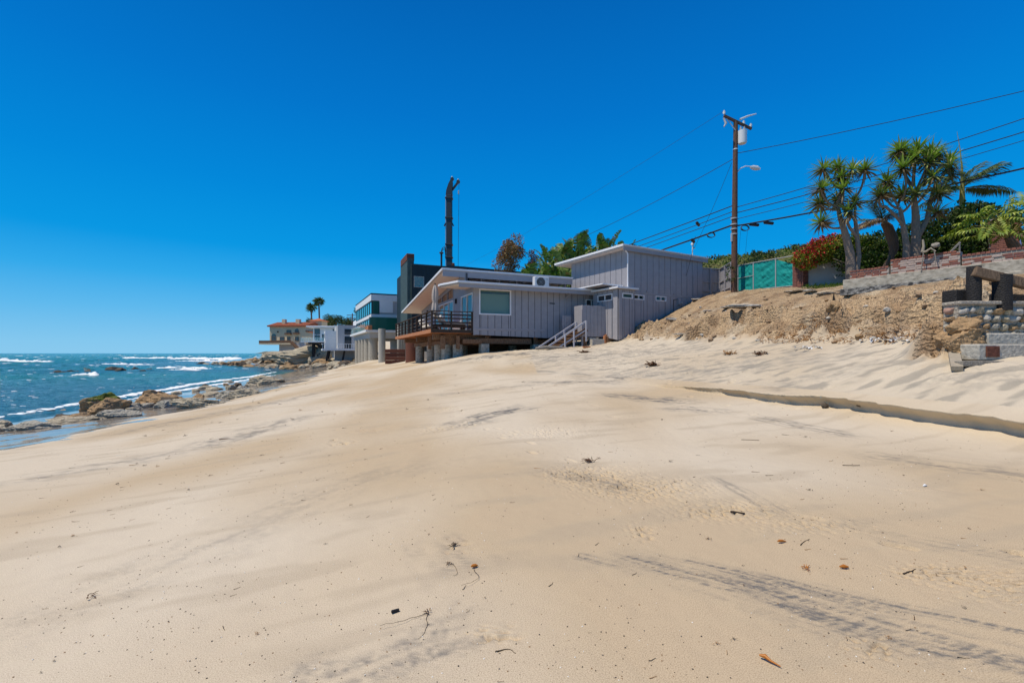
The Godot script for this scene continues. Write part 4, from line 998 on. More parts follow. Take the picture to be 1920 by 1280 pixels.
func make_house_yard():
	# plank screen beside the stairs
	var sc := thing("plank_screen", "grey vertical plank privacy screen beside the beach stairs", "screen", H(6.42, 0, -1.75), deg_to_rad(HOUSE_TURN))
	var n := 10; var l := 2.75
	for k in n:
		var t := (k + 0.5) / n
		var tall := 1.92 + sin(k * 2.3) * 0.012
		part(sc, "plank", cbx(Vector3(t * l, 4.02 + tall * 0.5, 0), Vector3(l / n - 0.014, tall, 0.03), 0.004), M.siding)
	for y in [4.3, 5.6]: part(sc, "rail", cbx(Vector3(l * 0.5, y, -0.05), Vector3(l, 0.09, 0.05), 0.004), M.siding)
	for k in 4: part(sc, "plank", cbx(Vector3(0.0, 4.98, -0.12 - k * 0.24), Vector3(0.03, 1.94, 0.226), 0.004), M.siding)
	part(sc, "corner_post", cbx(Vector3(-0.01, 4.35, -0.02), Vector3(0.1, 2.7, 0.1), 0.006), M.fascia)
	part(sc, "post", cbx(Vector3(l - 0.06, 4.4, -0.06), Vector3(0.1, 2.4, 0.1), 0.006), M.siding)
	var sm := thing("plank_screen", "narrow low grey plank screen behind the stair handrail", "screen", H(5.75, 0, -0.55), deg_to_rad(HOUSE_TURN))
	for k in 4: part(sm, "plank", cbx(Vector3(k * 0.17, 4.75, 0), Vector3(0.155, 1.25, 0.025), 0.003), M.fascia)
	# stairs climbing right, with two handrails
	var st := thing("beach_stairs", "wooden beach stairs with grey handrails under the grey house wall", "stairs", H(3.75, 0, -1.3), deg_to_rad(HOUSE_TURN))
	for k in 6:
		part(st, "tread", cbx(Vector3(0.75 + k * 0.32, 3.32 + k * 0.19, 0.35), Vector3(0.34, 0.045, 0.95), 0.006), M.timber)
	for z in [-0.12, 0.86]:
		part(st, "stringer", bm(Vector3(0.45, 3.1, z), Vector3(2.75, 4.45, z), 0.05, 0.26), M.timber)
	for z in [-0.2, 0.95]:
		part(st, "handrail", bm(Vector3(0.0, 3.35, z), Vector3(2.62, 4.92, z), 0.05, 0.10, 0.008), M.rail_paint)
		part(st, "lower_rail", bm(Vector3(0.7, 3.32, z), Vector3(2.62, 4.4, z), 0.04, 0.08, 0.006), M.rail_paint)
		for p in [[1.15, 3.1, 4.02], [2.6, 3.7, 4.95], [1.75, 3.2, 4.36]]:
			part(st, "baluster", cbx(Vector3(p[0], (p[1] + p[2]) * 0.5, z + 0.04), Vector3(0.085, p[2] - p[1], 0.085), 0.006), M.rail_paint)
	# timbers and blocks by the screen's foot
	var bits := [["timber_post", [6.62, 3.7, -1.6], [0.28, 0.62, 0.28], "timber", "upright stacked timber end beside the plank screen foot"], ["concrete_block", [7.35, 3.62, -1.9], [0.85, 0.48, 0.45], "slab", "grey cinder block lying below the plank screen"], ["timber_post", [7.95, 3.78, -1.9], [0.16, 0.62, 0.18], "red_wood", "reddish upright board between block and timber below screen"],
		["support_timber", [8.7, 3.82, -1.8], [1.3, 0.48, 0.4], "timber", "thick brown timber half buried where the slope begins"], ["support_timber", [8.4, 4.12, -1.75], [0.8, 0.12, 0.3], "red_wood", "reddish board lying on a half buried timber"], ["concrete_block", [7.3, 3.92, -1.5], [0.7, 0.12, 0.4], "slab", "flat concrete piece on top of the cinder block"]]
	for b in bits:
		var p := H(b[1][0], b[1][1], b[1][2])
		solo(b[0], cbx(Vector3.ZERO, Vector3(b[2][0], b[2][1], b[2][2]), 0.02), M[b[3]], b[4], "timber" if b[0] != "concrete_block" else "block", p, deg_to_rad(HOUSE_TURN + rng.randf_range(-8, 8)))
	solo("driftwood_log", tb([Vector3(-1.1, 0.0, 0), Vector3(-0.5, 0.07, 0.03), Vector3(0.3, 0.05, -0.05), Vector3(1.2, 0.0, 0.02)], [0.07, 0.11, 0.1, 0.05], 9), M.grey_wood, "weathered driftwood log on the sand at the stairs", "log", on(2.4, 26.2, 0.03), 0.3)
	solo("broken_board", cbx(Vector3.ZERO, Vector3(0.4, 0.09, 0.2), 0.01), M.red_wood, "short reddish board end on sand near the stairs", "board", on(4.1, 25.0, 0.03), 0.2)

# ---------------------------------------------------------------- stones
var ico_v := PackedVector3Array(); var ico_i := PackedInt32Array()
func ico(levels: int):
	var t := (1.0 + sqrt(5.0)) / 2.0
	ico_v = PackedVector3Array([Vector3(-1, t, 0), Vector3(1, t, 0), Vector3(-1, -t, 0), Vector3(1, -t, 0), Vector3(0, -1, t), Vector3(0, 1, t), Vector3(0, -1, -t), Vector3(0, 1, -t), Vector3(t, 0, -1), Vector3(t, 0, 1), Vector3(-t, 0, -1), Vector3(-t, 0, 1)])
	for k in 12: ico_v[k] = ico_v[k].normalized()
	ico_i = PackedInt32Array([0, 11, 5, 0, 5, 1, 0, 1, 7, 0, 7, 10, 0, 10, 11, 1, 5, 9, 5, 11, 4, 11, 10, 2, 10, 7, 6, 7, 1, 8, 3, 9, 4, 3, 4, 2, 3, 2, 6, 3, 6, 8, 3, 8, 9, 4, 9, 5, 2, 4, 11, 6, 2, 10, 8, 6, 7, 9, 8, 1])
	for l in levels:
		var mids := {}; var out := PackedInt32Array()
		for f in range(0, ico_i.size(), 3):
			var m := [0, 0, 0]
			for e in 3:
				var a := ico_i[f + e]; var b := ico_i[f + (e + 1) % 3]
				var key := mini(a, b) * 100000 + maxi(a, b)
				if not mids.has(key):
					mids[key] = ico_v.size(); ico_v.append(((ico_v[a] + ico_v[b]) * 0.5).normalized())
				m[e] = mids[key]
			out.append_array([ico_i[f], m[0], m[2], ico_i[f + 1], m[1], m[0], ico_i[f + 2], m[2], m[1], m[0], m[1], m[2]])
		ico_i = out
# a rough boulder: broken by a few flat cuts, layered, pitted. tint(p, n) -> colour
func boulder(seed_: int, size: Vector3, cuts := 7, layered := 0.35, tint = null, level := 4) -> MB:
	if ico_v.size() != 10 * int(pow(4, level)) + 2: ico(level)
	var r := RandomNumberGenerator.new(); r.seed = seed_
	var planes := []
	for k in cuts: planes.append([Vector3(r.randf_range(-1, 1), r.randf_range(-0.4, 1), r.randf_range(-1, 1)).normalized(), r.randf_range(0.55, 0.85)])
	var mb := MB.new(); mb.colored = true
	var o := Vector3(seed_ * 3.7, seed_ * 1.3, 0)
	for p in ico_v:
		var q := p
		for c in planes:
			var over: float = q.dot(c[0]) - c[1]
			if over > 0: q -= c[0] * over * 0.9
		var n3 := n_soft.get_noise_3dv(q * 0.9 + o) * 0.28 + n_ridge.get_noise_3dv(q * 1.3 + o) * 0.10 + n_fine.get_noise_3dv(q * 4.0 + o) * 0.06
		q *= 1.0 + n3
		var lay := q.y * 4.5 + q.x * 0.9 + n_soft.get_noise_3dv(q * 1.5 + o) * 0.8
		var out := Vector3(q.x, 0, q.z)
		q += out * (absf(lay - floorf(lay) - 0.5) - 0.25) * layered * 0.6
		mb.tint = Color(1, 1, 1) * (0.9 + 0.35 * n_soft.get_noise_3dv(q * 1.2 - o))
		mb.tint.a = 1.0
		if tint: mb.tint = tint.call(q, mb.tint)
		mb.vert(q * size, Vector3.UP)
	mb.i = ico_i.duplicate()
	for k in range(0, mb.i.size(), 3):
		var s := mb.i[k + 1]; mb.i[k + 1] = mb.i[k + 2]; mb.i[k + 2] = s
	smooth_normals(mb)
	return mb
func make_rocks():
	var moss := func(q: Vector3, c: Color) -> Color:
		return c.lerp(Color(0.30, 0.62, 0.10), smoothstep(0.15, 0.5, q.y * 0.8 + q.x * 0.5 + n_fine.get_noise_3dv(q * 3.0) * 0.5) * 0.9)
	var one := func(x: float, d: float, size: Vector3, m: String, label: String, seed_: int, turn := 0.0, sink := 0.3, tint = null, layered := 0.35):
		solo("boulder", boulder(seed_, size, 8, layered, tint), M[m], label, "rock", W(x, ground0(x, d) + size.y * (0.8 - 2.0 * sink), d), turn, "rocks on the shore")
	# the big ones that can be told apart
	one.call(-21.30, 23.4, Vector3(0.82, 0.73, 0.69), "rock_tan", "brown boulder with bright green moss on its top", 101, 0.3, 0.22, moss)
	one.call(-19.45, 21.9, Vector3(0.86, 0.52, 0.56), "rock_tan", "slanted brown boulder leaning beside the mossy boulder", 102, 0.5, 0.25)
	one.call(-18.80, 24.6, Vector3(1.29, 0.53, 0.69), "rock_tan", "long tan boulder with shadowed front, behind the slanted boulder", 103, -0.2, 0.25)
	one.call(-20.50, 26.0, Vector3(0.86, 0.60, 0.69), "rock_tan", "rounded orange-brown boulder at the water's edge behind the mossy one", 104, 1.0, 0.25)
	one.call(-17.50, 23.0, Vector3(0.52, 0.30, 0.43), "rock_slate", "small pale grey boulder at the foot of long tan boulder", 105, 0.0, 0.3)
	one.call(-17.10, 27.6, Vector3(1.10, 0.34, 0.59), "rock_slate", "grey layered reef rock lying along the wet sand", 106, 0.15, 0.32, null, 0.6)
	one.call(-15.30, 26.1, Vector3(0.93, 0.34, 0.48), "rock_grey", "low grey-green reef rock tapering to a point on dry sand", 107, 0.3, 0.3, null, 0.6)
	one.call(-14.80, 21.4, Vector3(1.16, 0.36, 0.52), "rock_grey", "flat jagged grey reef rock standing alone on the sand", 108, 0.25, 0.28, null, 0.7)
	one.call(-21.50, 39.8, Vector3(1.46, 0.65, 0.77), "rock_grey", "large grey-green rock hump at the bend of the shore", 109, 0.2, 0.28, null, 0.5)
	one.call(-17.80, 23.4, Vector3(0.60, 0.43, 0.47), "rock_dark", "dark grooved rock beside the small pale boulder", 110, 0.6, 0.3, null, 0.6)
	one.call(-19.50, 17.3, Vector3(0.76, 0.26, 0.44), "rock_grey", "smooth pale grey rock slab slanting into the wet sand", 111, -0.5, 0.3)
	one.call(-17.50, 16.7, Vector3(0.96, 0.24, 0.44), "rock_slate", "broad worn grey rock slab at the edge of wet sand", 112, 0.2, 0.3)
	one.call(-17.80, 18.5, Vector3(1.30, 0.22, 0.65), "rock_grey", "wide pitted grey reef slab between the pale slab and the boulders", 113, 0.1, 0.3, null, 0.7)
	one.call(-16.50, 19.2, Vector3(0.77, 0.30, 0.43), "rock_slate", "dark edged grey reef stone on wet sand", 114, 0.4, 0.3, null, 0.5)
	one.call(-106.00, 118.0, Vector3(4.50, 1.30, 2.00), "rock_dark", "black rock rising from the open sea among waves", 115, 0.1, 0.35)
	one.call(-92.00, 108.0, Vector3(2.00, 0.50, 1.20), "rock_dark", "flat black rock awash beside the larger sea rock", 116, 0.1, 0.3)
	# many smaller rocks of the same kinds
	var kinds := ["rock_grey", "rock_tan", "rock_dark", "rock_slate"]
	var base := []
	for k in 10: base.append(boulder(200 + k, Vector3(1, 0.62, 0.8), 8, 0.4 + 0.06 * (k % 3), null, 3).mesh())
	var count := 0
	var put := func(x: float, d: float, s: float, m: int, label: String, group: String):
		var o := solo("shore_rock", base[rng.randi() % 10], M[kinds[m]], label, "rock", W(x, maxf(ground0(x, d), -0.25) + s * rng.randf_range(0.0, 0.18), d), rng.randf() * TAU, group)
		o.scale = Vector3(s * rng.randf_range(0.8, 1.5), s * rng.randf_range(0.6, 1.0), s * rng.randf_range(0.7, 1.1))
	for k in 60:      # along the water from the near shore to the bend
		var d := rng.randf_range(15.0, 48.0)
		var x := lerpf(pw(d, WATER) - 0.8, pw(d, WET) + 0.2, pow(rng.randf(), 0.9) * 0.8)
		put.call(x, d, rng.randf_range(0.12, 0.5) * (1.3 if rng.randf() < 0.15 else 1.0), [0, 0, 1, 2, 2, 3, 3][rng.randi() % 7], "small wave-worn rock among the boulders along the wet sand", "small rocks along the near shore")
	for k in 150:     # the rubble point that runs out below the far houses
		var t := rng.randf()
		var d := lerpf(84.0, 132.0, pow(t, 1.2))
		var x := pw(d, WATER) + rng.randf_range(-3.0, 16.0)
		put.call(x, d, rng.randf_range(0.5, 1.35), [0, 1, 1, 1, 0, 2][rng.randi() % 6], "tan broken rock in the rubble point below far houses", "rocks of the rubble point")
	for k in 34:      # strewn on the sand in front of the modern house
		var d := rng.randf_range(66.0, 88.0)
		var x := pw(d, WET) + rng.randf_range(0.0, 6.5)
		put.call(x, d, rng.randf_range(0.2, 0.6), [0, 3, 2][rng.randi() % 3], "grey rock strewn on sand in front of concrete columns", "rocks strewn before the modern house")
	for k in 16:
		put.call(rng.randf_range(-82, -60), rng.randf_range(72, 92), rng.randf_range(0.5, 1.2), 2, "black rock awash in the surf off the rubble point", "rocks awash off the point")
	# pale outcrop below the villa
	for o in [[-49.5, 108.0, Vector3(6.5, 2.6, 3.5), 301, "huge pale rock outcrop rising below the white house"], [-43.5, 107.0, Vector3(4.0, 3.2, 3.0), 302, "pale rock outcrop beside the black braced posts"], [-57.0, 112.0, Vector3(5.0, 1.6, 3.0), 303, "low pale end of the rock outcrop towards the sea"]]:
		solo("rock_outcrop", boulder(o[3], o[2], 9, 0.45), M.rock_grey, o[4], "outcrop", W(o[0], 2.2, o[1]), 0.2)
func make_far_land():
	var m := MB.new()
	var pts := []
	for k in 41:      # far headland across the bay
		var t := k / 40.0
		pts.append(Vector2(lerpf(-2300, -1450, t), 34.0 * pow(sin(PI * clampf(t * 0.9 + 0.05, 0, 1)), 0.5) * (0.75 + 0.3 * n_soft.get_noise_2d(t * 5.0, 3.0)) * smoothstep(0.0, 0.12, t)))
	for k in 40:
		var a: Vector2 = pts[k]; var b: Vector2 = pts[k + 1]
		m.quad(W(a.x, -1, 4000), W(b.x, -1, 4000), W(b.x, b.y, 4060), W(a.x, a.y, 4060))
		m.quad(W(a.x, a.y, 4060), W(b.x, b.y, 4060), W(b.x, -1, 4200), W(a.x, -1, 4200))
	mat("far_hill", Color(0.15, 0.14, 0.10), 1.0)
	struct("far_headland", m, M.far_hill)
	# scrubby hill behind the fence and the street
	var hill := MB.new(); hill.colored = true
	var nx := 70; var nd := 50
	for j in nd:
		for k in nx:
			var x := 14.0 + k * 1.0; var d := 40.0 + j * 1.3
			var h := 7.0 + 14.0 * smoothstep(44.0, 92.0, d + (x - 40.0) * 0.35) * smoothstep(16.0, 42.0, x + 0.0) + (x - 30.0) * 0.03
			h += n_soft.get_noise_2d(x * 0.12, d * 0.12) * 1.3 + n_soft.get_noise_2d(x * 0.5, d * 0.5) * 0.4
			var g := n_soft.get_noise_2d(x * 0.25 + 8.0, d * 0.25)
			hill.tint = Color(0.10, 0.115, 0.035).lerp(Color(0.21, 0.20, 0.075), clampf(0.5 + g, 0, 1))
			hill.vert(W(x, h, d), Vector3.UP)
	for j in nd - 1:
		for k in nx - 1:
			var a := j * nx + k
			hill.i.append_array([a, a + nx, a + 1, a + 1, a + nx, a + nx + 1])
	smooth_normals(hill)
	struct("scrub_hill", hill, M.dirt)
	var sh := MB.new(); sh.colored = true
	for k in 5200:
		var x := rng.randf_range(22, 75); var d := rng.randf_range(50, 100)
		var kx := clampi(int(x - 14.0), 0, nx - 1); var kd := clampi(int((d - 40.0) / 1.3), 0, nd - 1)
		var base := hill.v[kd * nx + kx]
		var big := n_soft.get_noise_2d(x * 0.15, d * 0.15) > 0.25
		var dark := Color(0.055, 0.075, 0.018) if big else Color(0.17, 0.20, 0.05)
		for q in (9 if big else 4):
			sh.tint = dark * rng.randf_range(0.7, 1.4)
			var dir := Vector3(rng.randf_range(-1, 1), rng.randf_range(0.2, 1), rng.randf_range(-1, 1)).normalized()
			sh.leaf(base + Vector3(rng.randf_range(-0.7, 0.7), rng.randf_range(0, 0.8 if big else 0.25), rng.randf_range(-0.7, 0.7)), dir, dir.cross(Vector3(rng.randf(), rng.randf(), 1)).normalized(), rng.randf_range(0.4, 0.8), rng.randf_range(0.25, 0.45))
	var o := struct("hill_scrub", sh, M.leaf, "stuff")

# ---------------------------------------------------------------- neighbours
func make_neighbours():
	# dark green house with a chimney right behind
	var at := Vector3(-10.6, 0, -48.0); var tn := deg_to_rad(22.8)
	var t := thing("dark_house", "tall black-green house with square chimney behind grey beach house", "house", at, tn)
	part(t, "wall", bx(Vector3(7.0, 7.2, -5.0), Vector3(14.0, 10.3, 10.0)), M.dark_green)
	part(t, "parapet", gutter_edge([Vector3(-0.02, 12.38, 0.02), Vector3(14.0, 12.38, 0.02)], 0.12, 0.1), M.metal_dark)
	for k in 12: part(t, "siding_board", cbx(Vector3(-0.015, 7.3, -0.25 - k * 0.42), Vector3(0.03, 10.2, 0.36), 0.004), M.green_copper)
	for k in 18: part(t, "siding_board", cbx(Vector3(0.3 + k * 0.5, 7.3, 0.012), Vector3(0.46, 10.1, 0.024), 0.004), M.dark_green)
	var ch := part(t, "chimney", bx(Vector3(-0.05, 9.0, -2.5), Vector3(0.7, 8.2, 4.4)), M.green_copper)
	part(ch, "chimney_cap", cbx(Vector3(-0.05, 13.2, -2.4), Vector3(0.8, 0.75, 4.1), 0.03), M.rust)
	var wf := wall_frame(Vector3(0, 0, 0.03), Vector3(0, 0, 1))
	window(t, wf, 0.24, 1.3, 9.98, 11.14, 1, 0.04, M.metal_grey, M.clear_pane, M.white)
	part(t, "roof_ridge", bm(Vector3(3.9, 12.5, -0.6), Vector3(13.4, 12.35, -0.4), 0.5, 0.3), M.metal_dark)
	# modern house on columns
	var ma := Vector3(-18.5, 0, -60.0); var mt := deg_to_rad(25.6)
	var m := thing("modern_house", "white modern house with glass bands painted turquoise like reflected sky raised on concrete columns", "house", ma, mt)
	var L := 16.5
	var slab := func(y0: float, y1: float, out: float, mm: String, nm: String):
		part(m, nm, flat_roof(PackedVector2Array([Vector2(-out, -out), Vector2(10, -out), Vector2(10, L + out), Vector2(-out, L + out)]), y0, y1), M[mm])
	slab.call(9.95, 10.75, 0.12, "white", "roof_band"); slab.call(7.72, 8.15, 0.10, "white", "floor_band"); slab.call(5.75, 6.05, 0.9, "white", "balcony_slab"); slab.call(5.0, 5.73, 0.35, "stucco_grey", "beam")
	part(m, "roof", bx(Vector3(5.0, 10.85, -L * 0.5), Vector3(10.3, 0.12, L + 0.3)), M.metal_dark)
	part(m, "core", bx(Vector3(5.3, 8.0, -L * 0.5), Vector3(8.0, 3.8, L - 3.0)), M.interior)
	var sf := wall_frame(Vector3(0, 0, -L), Vector3(-1, 0, 0))
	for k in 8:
		window(m, sf, k * L / 8.0 + 0.02, (k + 1) * L / 8.0 - 0.02, 8.17, 9.93, 1, 0.1, M.metal_dark, M.sky_reflection_glass, null)
		window(m, sf, k * L / 8.0 + 0.02, (k + 1) * L / 8.0 - 0.02, 6.07, 7.70, 1, 0.1, M.metal_dark, M.sky_reflection_glass, null)
	var ff := wall_frame(Vector3(0, 0, 0), Vector3(0, 0, 1))
	window(m, ff, 0.02, 0.95, 8.17, 9.93, 1, 0.05, M.metal_dark, M.green_glass, null)
	part(m, "wall", bx(Vector3(5.5, 9.05, -0.1), Vector3(9.0, 1.78, 0.2)), M.stucco_grey)
	part(m, "panel", cbx(Vector3(1.85, 9.25, 0.05), Vector3(1.75, 1.7, 0.08), 0.01), M.white)
	part(m, "glass_screen", bx(Vector3(1.5, 6.9, 0.75), Vector3(3.9, 1.62, 0.04)), M.green_glass)
	part(m, "wall", bx(Vector3(5.5, 6.85, -0.1), Vector3(9.0, 1.6, 0.2)), M.green_copper)
	for k in 6: part(m, "glass_railing", bx(Vector3(-0.82, 6.5, -0.3 - (k + 0.5) * L / 6.0), Vector3(0.03, 0.85, L / 6.0 - 0.05), Basis.IDENTITY), M.clear_pane)
	part(m, "planter", cbx(Vector3(-0.4, 6.35, -0.8), Vector3(0.5, 0.5, 4.0), 0.02), M.red_wood)
	for q in [[0.25, 0.6], [0.15, 3.9], [0.1, 6.8], [0.05, 9.8], [0.0, 13.2]]:
		var col := MB.new(); col.tube([Vector3(q[0], 1.4, -q[1]), Vector3(q[0], 5.02, -q[1])], [0.62], 20)
		part(m, "column", col, M.concrete)
	part(m, "rear_wall", bx(Vector3(5.6, 3.3, -L * 0.5), Vector3(0.3, 3.8, L)), M.stucco_grey)
	# standing pipes, boards and rusty sheets between the modern house and the deck
	var solo_at := func(nm: String, mb: MB, mm: String, label: String, cat: String, x: float, d: float, sink := 0.2):
		solo(nm, mb, M[mm], label, cat, on(x, d, -sink), 0.0, "upright boards by the sheet piling" if nm == "upright_board" else "")
	solo_at.call("standing_pipe", tb([Vector3.ZERO, Vector3(0, 4.2, 0)], [0.42], 20), "pale_concrete", "thick pale concrete pile beside the modern house columns", "pile", -15.6, 54.5)
	solo_at.call("standing_pipe", tb([Vector3.ZERO, Vector3(0, 4.3, 0)], [0.36], 20), "pale_concrete", "pale pile behind weathered upright boards", "pile", -12.9, 52.5)
	for k in 7: solo_at.call("upright_board", cbx(Vector3(0, 1.7, 0), Vector3(0.2, 3.0 + 0.3 * sin(k * 3.0), 0.08), 0.01), "grey_wood", "weathered pale upright board in the gap by rusty sheet piling", "board", -12.5 + k * 0.26, 50.5)
	var rs := thing("sheet_piling", "rusty brown corrugated sheet piling on sand below upright boards", "sheet piling", on(-12.6, 49.0, -0.2), 0.2)
	for k in 4: part(rs, "sheet", cbx(Vector3(0, 0.3 + k * 0.4, 0.08 * (k % 2)), Vector3(2.1, 0.38, 0.12), 0.04), M.rust)
	solo_at.call("rusty_caisson", tb([Vector3.ZERO, Vector3(0, 2.8, 0)], [0.72], 26), "rust", "rust-red steel caisson standing under the far deck end", "caisson", -9.7, 44.5)
	for q in [[-8.3, 42.0, "pale_concrete", "white concrete cube on sand beside rusty caisson"], [-7.4, 41.0, "stucco_grey", "grey-green concrete cube on sand beside white cube"]]:
		solo_at.call("concrete_cube", cbx(Vector3(0, 0.45, 0), Vector3(0.95, 0.9, 0.8), 0.02), q[2], q[3], "block", q[0], q[1])
	solo_at.call("rusty_plate", cbx(Vector3(0, 0.8, 0), Vector3(2.2, 1.6, 0.1), 0.01), "rust", "rust-orange plate in the shade under grey house", "plate", -4.4, 37.0)
func make_far_houses():
	var box_house := func(nm: String, label: String, at: Vector3, turn: float, mm: String) -> Node3D: return thing(nm, label, "house", at, deg_to_rad(turn))
	# grey-white house with a white railed deck
	var g: Node3D = box_house.call("white_house", "pale grey stucco house with tall dark windows and white railed deck", W(-35.0, 0, 92.0), 25.0, "")
	part(g, "wall", bx(Vector3(3.0, 6.1, -5.0), Vector3(6.5, 5.2, 10.0)), M.stucco_grey)
	part(g, "wall", bx(Vector3(-1.2, 5.6, -7.0), Vector3(2.4, 4.2, 5.0)), M.white)
	part(g, "wall", bx(Vector3(4.6, 7.6, -3.0), Vector3(2.6, 4.4, 6.0)), M.white)
	var gf := wall_frame(Vector3(-0.25, 0, 0.02), Vector3(0, 0, 1))
	for w in [[1.3, 2.6, 4.0, 6.4], [1.3, 2.6, 6.8, 7.9], [3.4, 4.4, 4.0, 5.6]]: window(g, gf, w[0], w[1], w[2], w[3], 1, 0.08, M.metal_dark, M.dark_glass)
	var gs := wall_frame(Vector3(-2.42, 0, -9.4), Vector3(-1, 0, 0))
	for w in [[0.8, 2.2, 4.0, 5.6], [2.8, 4.0, 6.2, 7.2]]: window(g, gs, w[0], w[1], w[2], w[3], 1, 0.08, M.metal_grey, M.green_glass)
	part(g, "deck", bx(Vector3(0.5, 3.7, 0.2), Vector3(7.5, 0.35, 5.0)), M.white)
	for k in 16: part(g, "baluster", bx(Vector3(-3.2 + k * 0.48, 4.35, 2.65), Vector3(0.07, 0.95, 0.07)), M.white)
	part(g, "railing", bx(Vector3(0.5, 4.85, 2.65), Vector3(7.5, 0.09, 0.1)), M.white)
	part(g, "railing", bx(Vector3(-3.2, 4.85, 0.2), Vector3(0.1, 0.09, 5.0)), M.white)
	for p in [[-2.5, 1.8], [0.5, 1.8], [3.5, 1.8], [1.5, -2.0], [-2.0, -2.5]]: part(g, "post", bm(Vector3(p[0], 1.4, p[1]), Vector3(p[0] + 0.4, 3.6, p[1]), 0.35, 0.35), M.burnt)
	part(g, "foundation", bx(Vector3(2.8, 2.5, -5.5), Vector3(7.0, 2.3, 8.0)), M.stucco_grey)
	# white house on black cross-braced posts
	var w_: Node3D = box_house.call("white_house", "flat white house with glass balcony raised on black cross-braced posts", W(-46.8, 0, 106.0), 8.0, "")
	part(w_, "wall", bx(Vector3(4.6, 7.4, -4.0), Vector3(8.4, 3.3, 8.0)), M.white)
	part(w_, "roof", cbx(Vector3(4.2, 9.15, -3.4), Vector3(10.0, 0.35, 9.4), 0.05), M.white)
	var f2 := wall_frame(Vector3(0.4, 0, 0.02), Vector3(0, 0, 1))
	for q in [[0.3, 1.5, 7.4, 8.7], [0.3, 1.5, 6.0, 7.2], [2.0, 4.2, 5.9, 7.4], [4.8, 5.4, 5.9, 7.3], [4.4, 6.6, 7.9, 8.6]]: window(w_, f2, q[0], q[1], q[2], q[3], 2 if q[1] - q[0] > 1.6 else 1, 0.08, M.metal_dark, M.dark_glass)
	part(w_, "deck", bx(Vector3(3.2, 5.6, 0.6), Vector3(9.8, 0.25, 3.6)), M.white)
	part(w_, "glass_railing", bx(Vector3(3.2, 6.15, 2.35), Vector3(9.7, 0.85, 0.04)), M.clear_pane)
	for k in 12: part(w_, "baluster", bx(Vector3(-1.5 + k * 0.5, 6.15, 2.3), Vector3(0.06, 0.9, 0.06)), M.white)
	for x in [0.8, 6.4]: part(w_, "post", bx(Vector3(x, 3.6, 1.0), Vector3(0.6, 4.0, 0.6)), M.burnt)
	part(w_, "brace", bm(Vector3(1.0, 5.3, 1.0), Vector3(6.3, 2.0, 1.0), 0.45, 0.45), M.burnt); part(w_, "brace", bm(Vector3(1.0, 2.0, 0.9), Vector3(6.3, 5.3, 0.9), 0.45, 0.45), M.burnt)
	part(w_, "beam", bx(Vector3(3.4, 5.3, 1.0), Vector3(7.5, 0.35, 0.5)), M.burnt)
	part(w_, "foundation", bx(Vector3(5.0, 3.6, -4.0), Vector3(7.5, 4.2, 6.5)), M.stucco_grey)
	# cream villa with tiled roof
	var v: Node3D = box_house.call("tiled_villa", "cream stucco villa with red tiled roof and arched window over the sea", W(-66.8, 0, 126.0), -4.0, "")
	part(v, "wall", bx(Vector3(4.8, 8.2, -4.5), Vector3(10.4, 4.9, 9.0)), M.stucco_cream)
	var rf := MB.new()
	var tr := Transform3D(Basis(Vector3(0, 0, -1), Vector3(0, 1, 0), Vector3(1, 0, 0)), Vector3.ZERO)
	rf.prism(PackedVector2Array([Vector2(-0.6, 10.5), Vector2(4.5, 11.75), Vector2(9.5, 10.5), Vector2(9.5, 10.3), Vector2(-0.6, 10.3)]), -0.8, 10.4, tr)
	var roof := part(v, "roof", rf, M.tile_red)
	for k in 40: part(roof, "roof_tile_row", tb([Vector3(-0.75 + k * 0.282, 10.56, 0.62), Vector3(-0.75 + k * 0.282, 11.8, -4.45)], [0.09], 6), M.tile_red)
	for c in [[2.3, 0.9], [6.4, 1.1]]: part(roof, "chimney", bx(Vector3(c[0], 11.7, -2.6), Vector3(c[1], 1.7, 1.0)), M.stucco_cream)
	var tw := part(v, "tower", bx(Vector3(9.9, 9.4, -7.5), Vector3(3.4, 6.0, 3.4)), M.stucco_cream)
	var tc := MB.new()
	for k in 4:
		var a := Basis(Vector3.UP, k * PI / 2)
		tc.tri(Vector3(9.9, 13.2, -7.5), Vector3(9.9, 12.3, -7.5) + a * Vector3(-2.2, 0, 2.2), Vector3(9.9, 12.3, -7.5) + a * Vector3(2.2, 0, 2.2))
	part(tw, "roof", tc, M.tile_red)
	var vf := wall_frame(Vector3(-0.4, 0, 0.03), Vector3(0, 0, 1))
	for q in [[0.5, 1.9, 6.2, 7.6], [2.95, 4.3, 5.9, 7.5], [5.0, 6.0, 6.5, 7.5], [7.3, 8.4, 6.3, 7.5], [4.9, 6.2, 8.6, 9.4], [7.3, 8.4, 8.7, 9.2], [2.2, 2.6, 8.7, 9.1]]: window(v, vf, q[0], q[1], q[2], q[3], 2, 0.09, M.timber, M.dark_glass)
	for c in [[1.2, 7.6, 0.7], [7.85, 9.2, 0.55]]:
		var arch := MB.new(); var pl := PackedVector2Array()
		for k in 13: pl.append(Vector2(c[0] + cos(PI * k / 12.0) * c[2], c[1] + sin(PI * k / 12.0) * c[2]))
		arch.prism(pl, 0.0, 0.05, vf)
		part(v, "arched_window", arch, M.dark_glass)
	for b in [[5.55, 8.35, 1.7], [7.85, 8.45, 1.5]]: part(v, "balcony", bx(Vector3(b[0] - 0.4, b[1], 0.45), Vector3(b[2], 0.4, 0.8)), M.timber)
	part(v, "terrace", bx(Vector3(2.6, 5.55, 0.4), Vector3(9.0, 0.35, 4.2)), M.stucco_cream)
	part(v, "terrace_railing", bx(Vector3(2.6, 6.1, 2.4), Vector3(9.0, 0.7, 0.12)), M.timber); part(v, "terrace_railing", bx(Vector3(-1.85, 6.1, 0.4), Vector3(0.12, 0.7, 4.2)), M.timber)
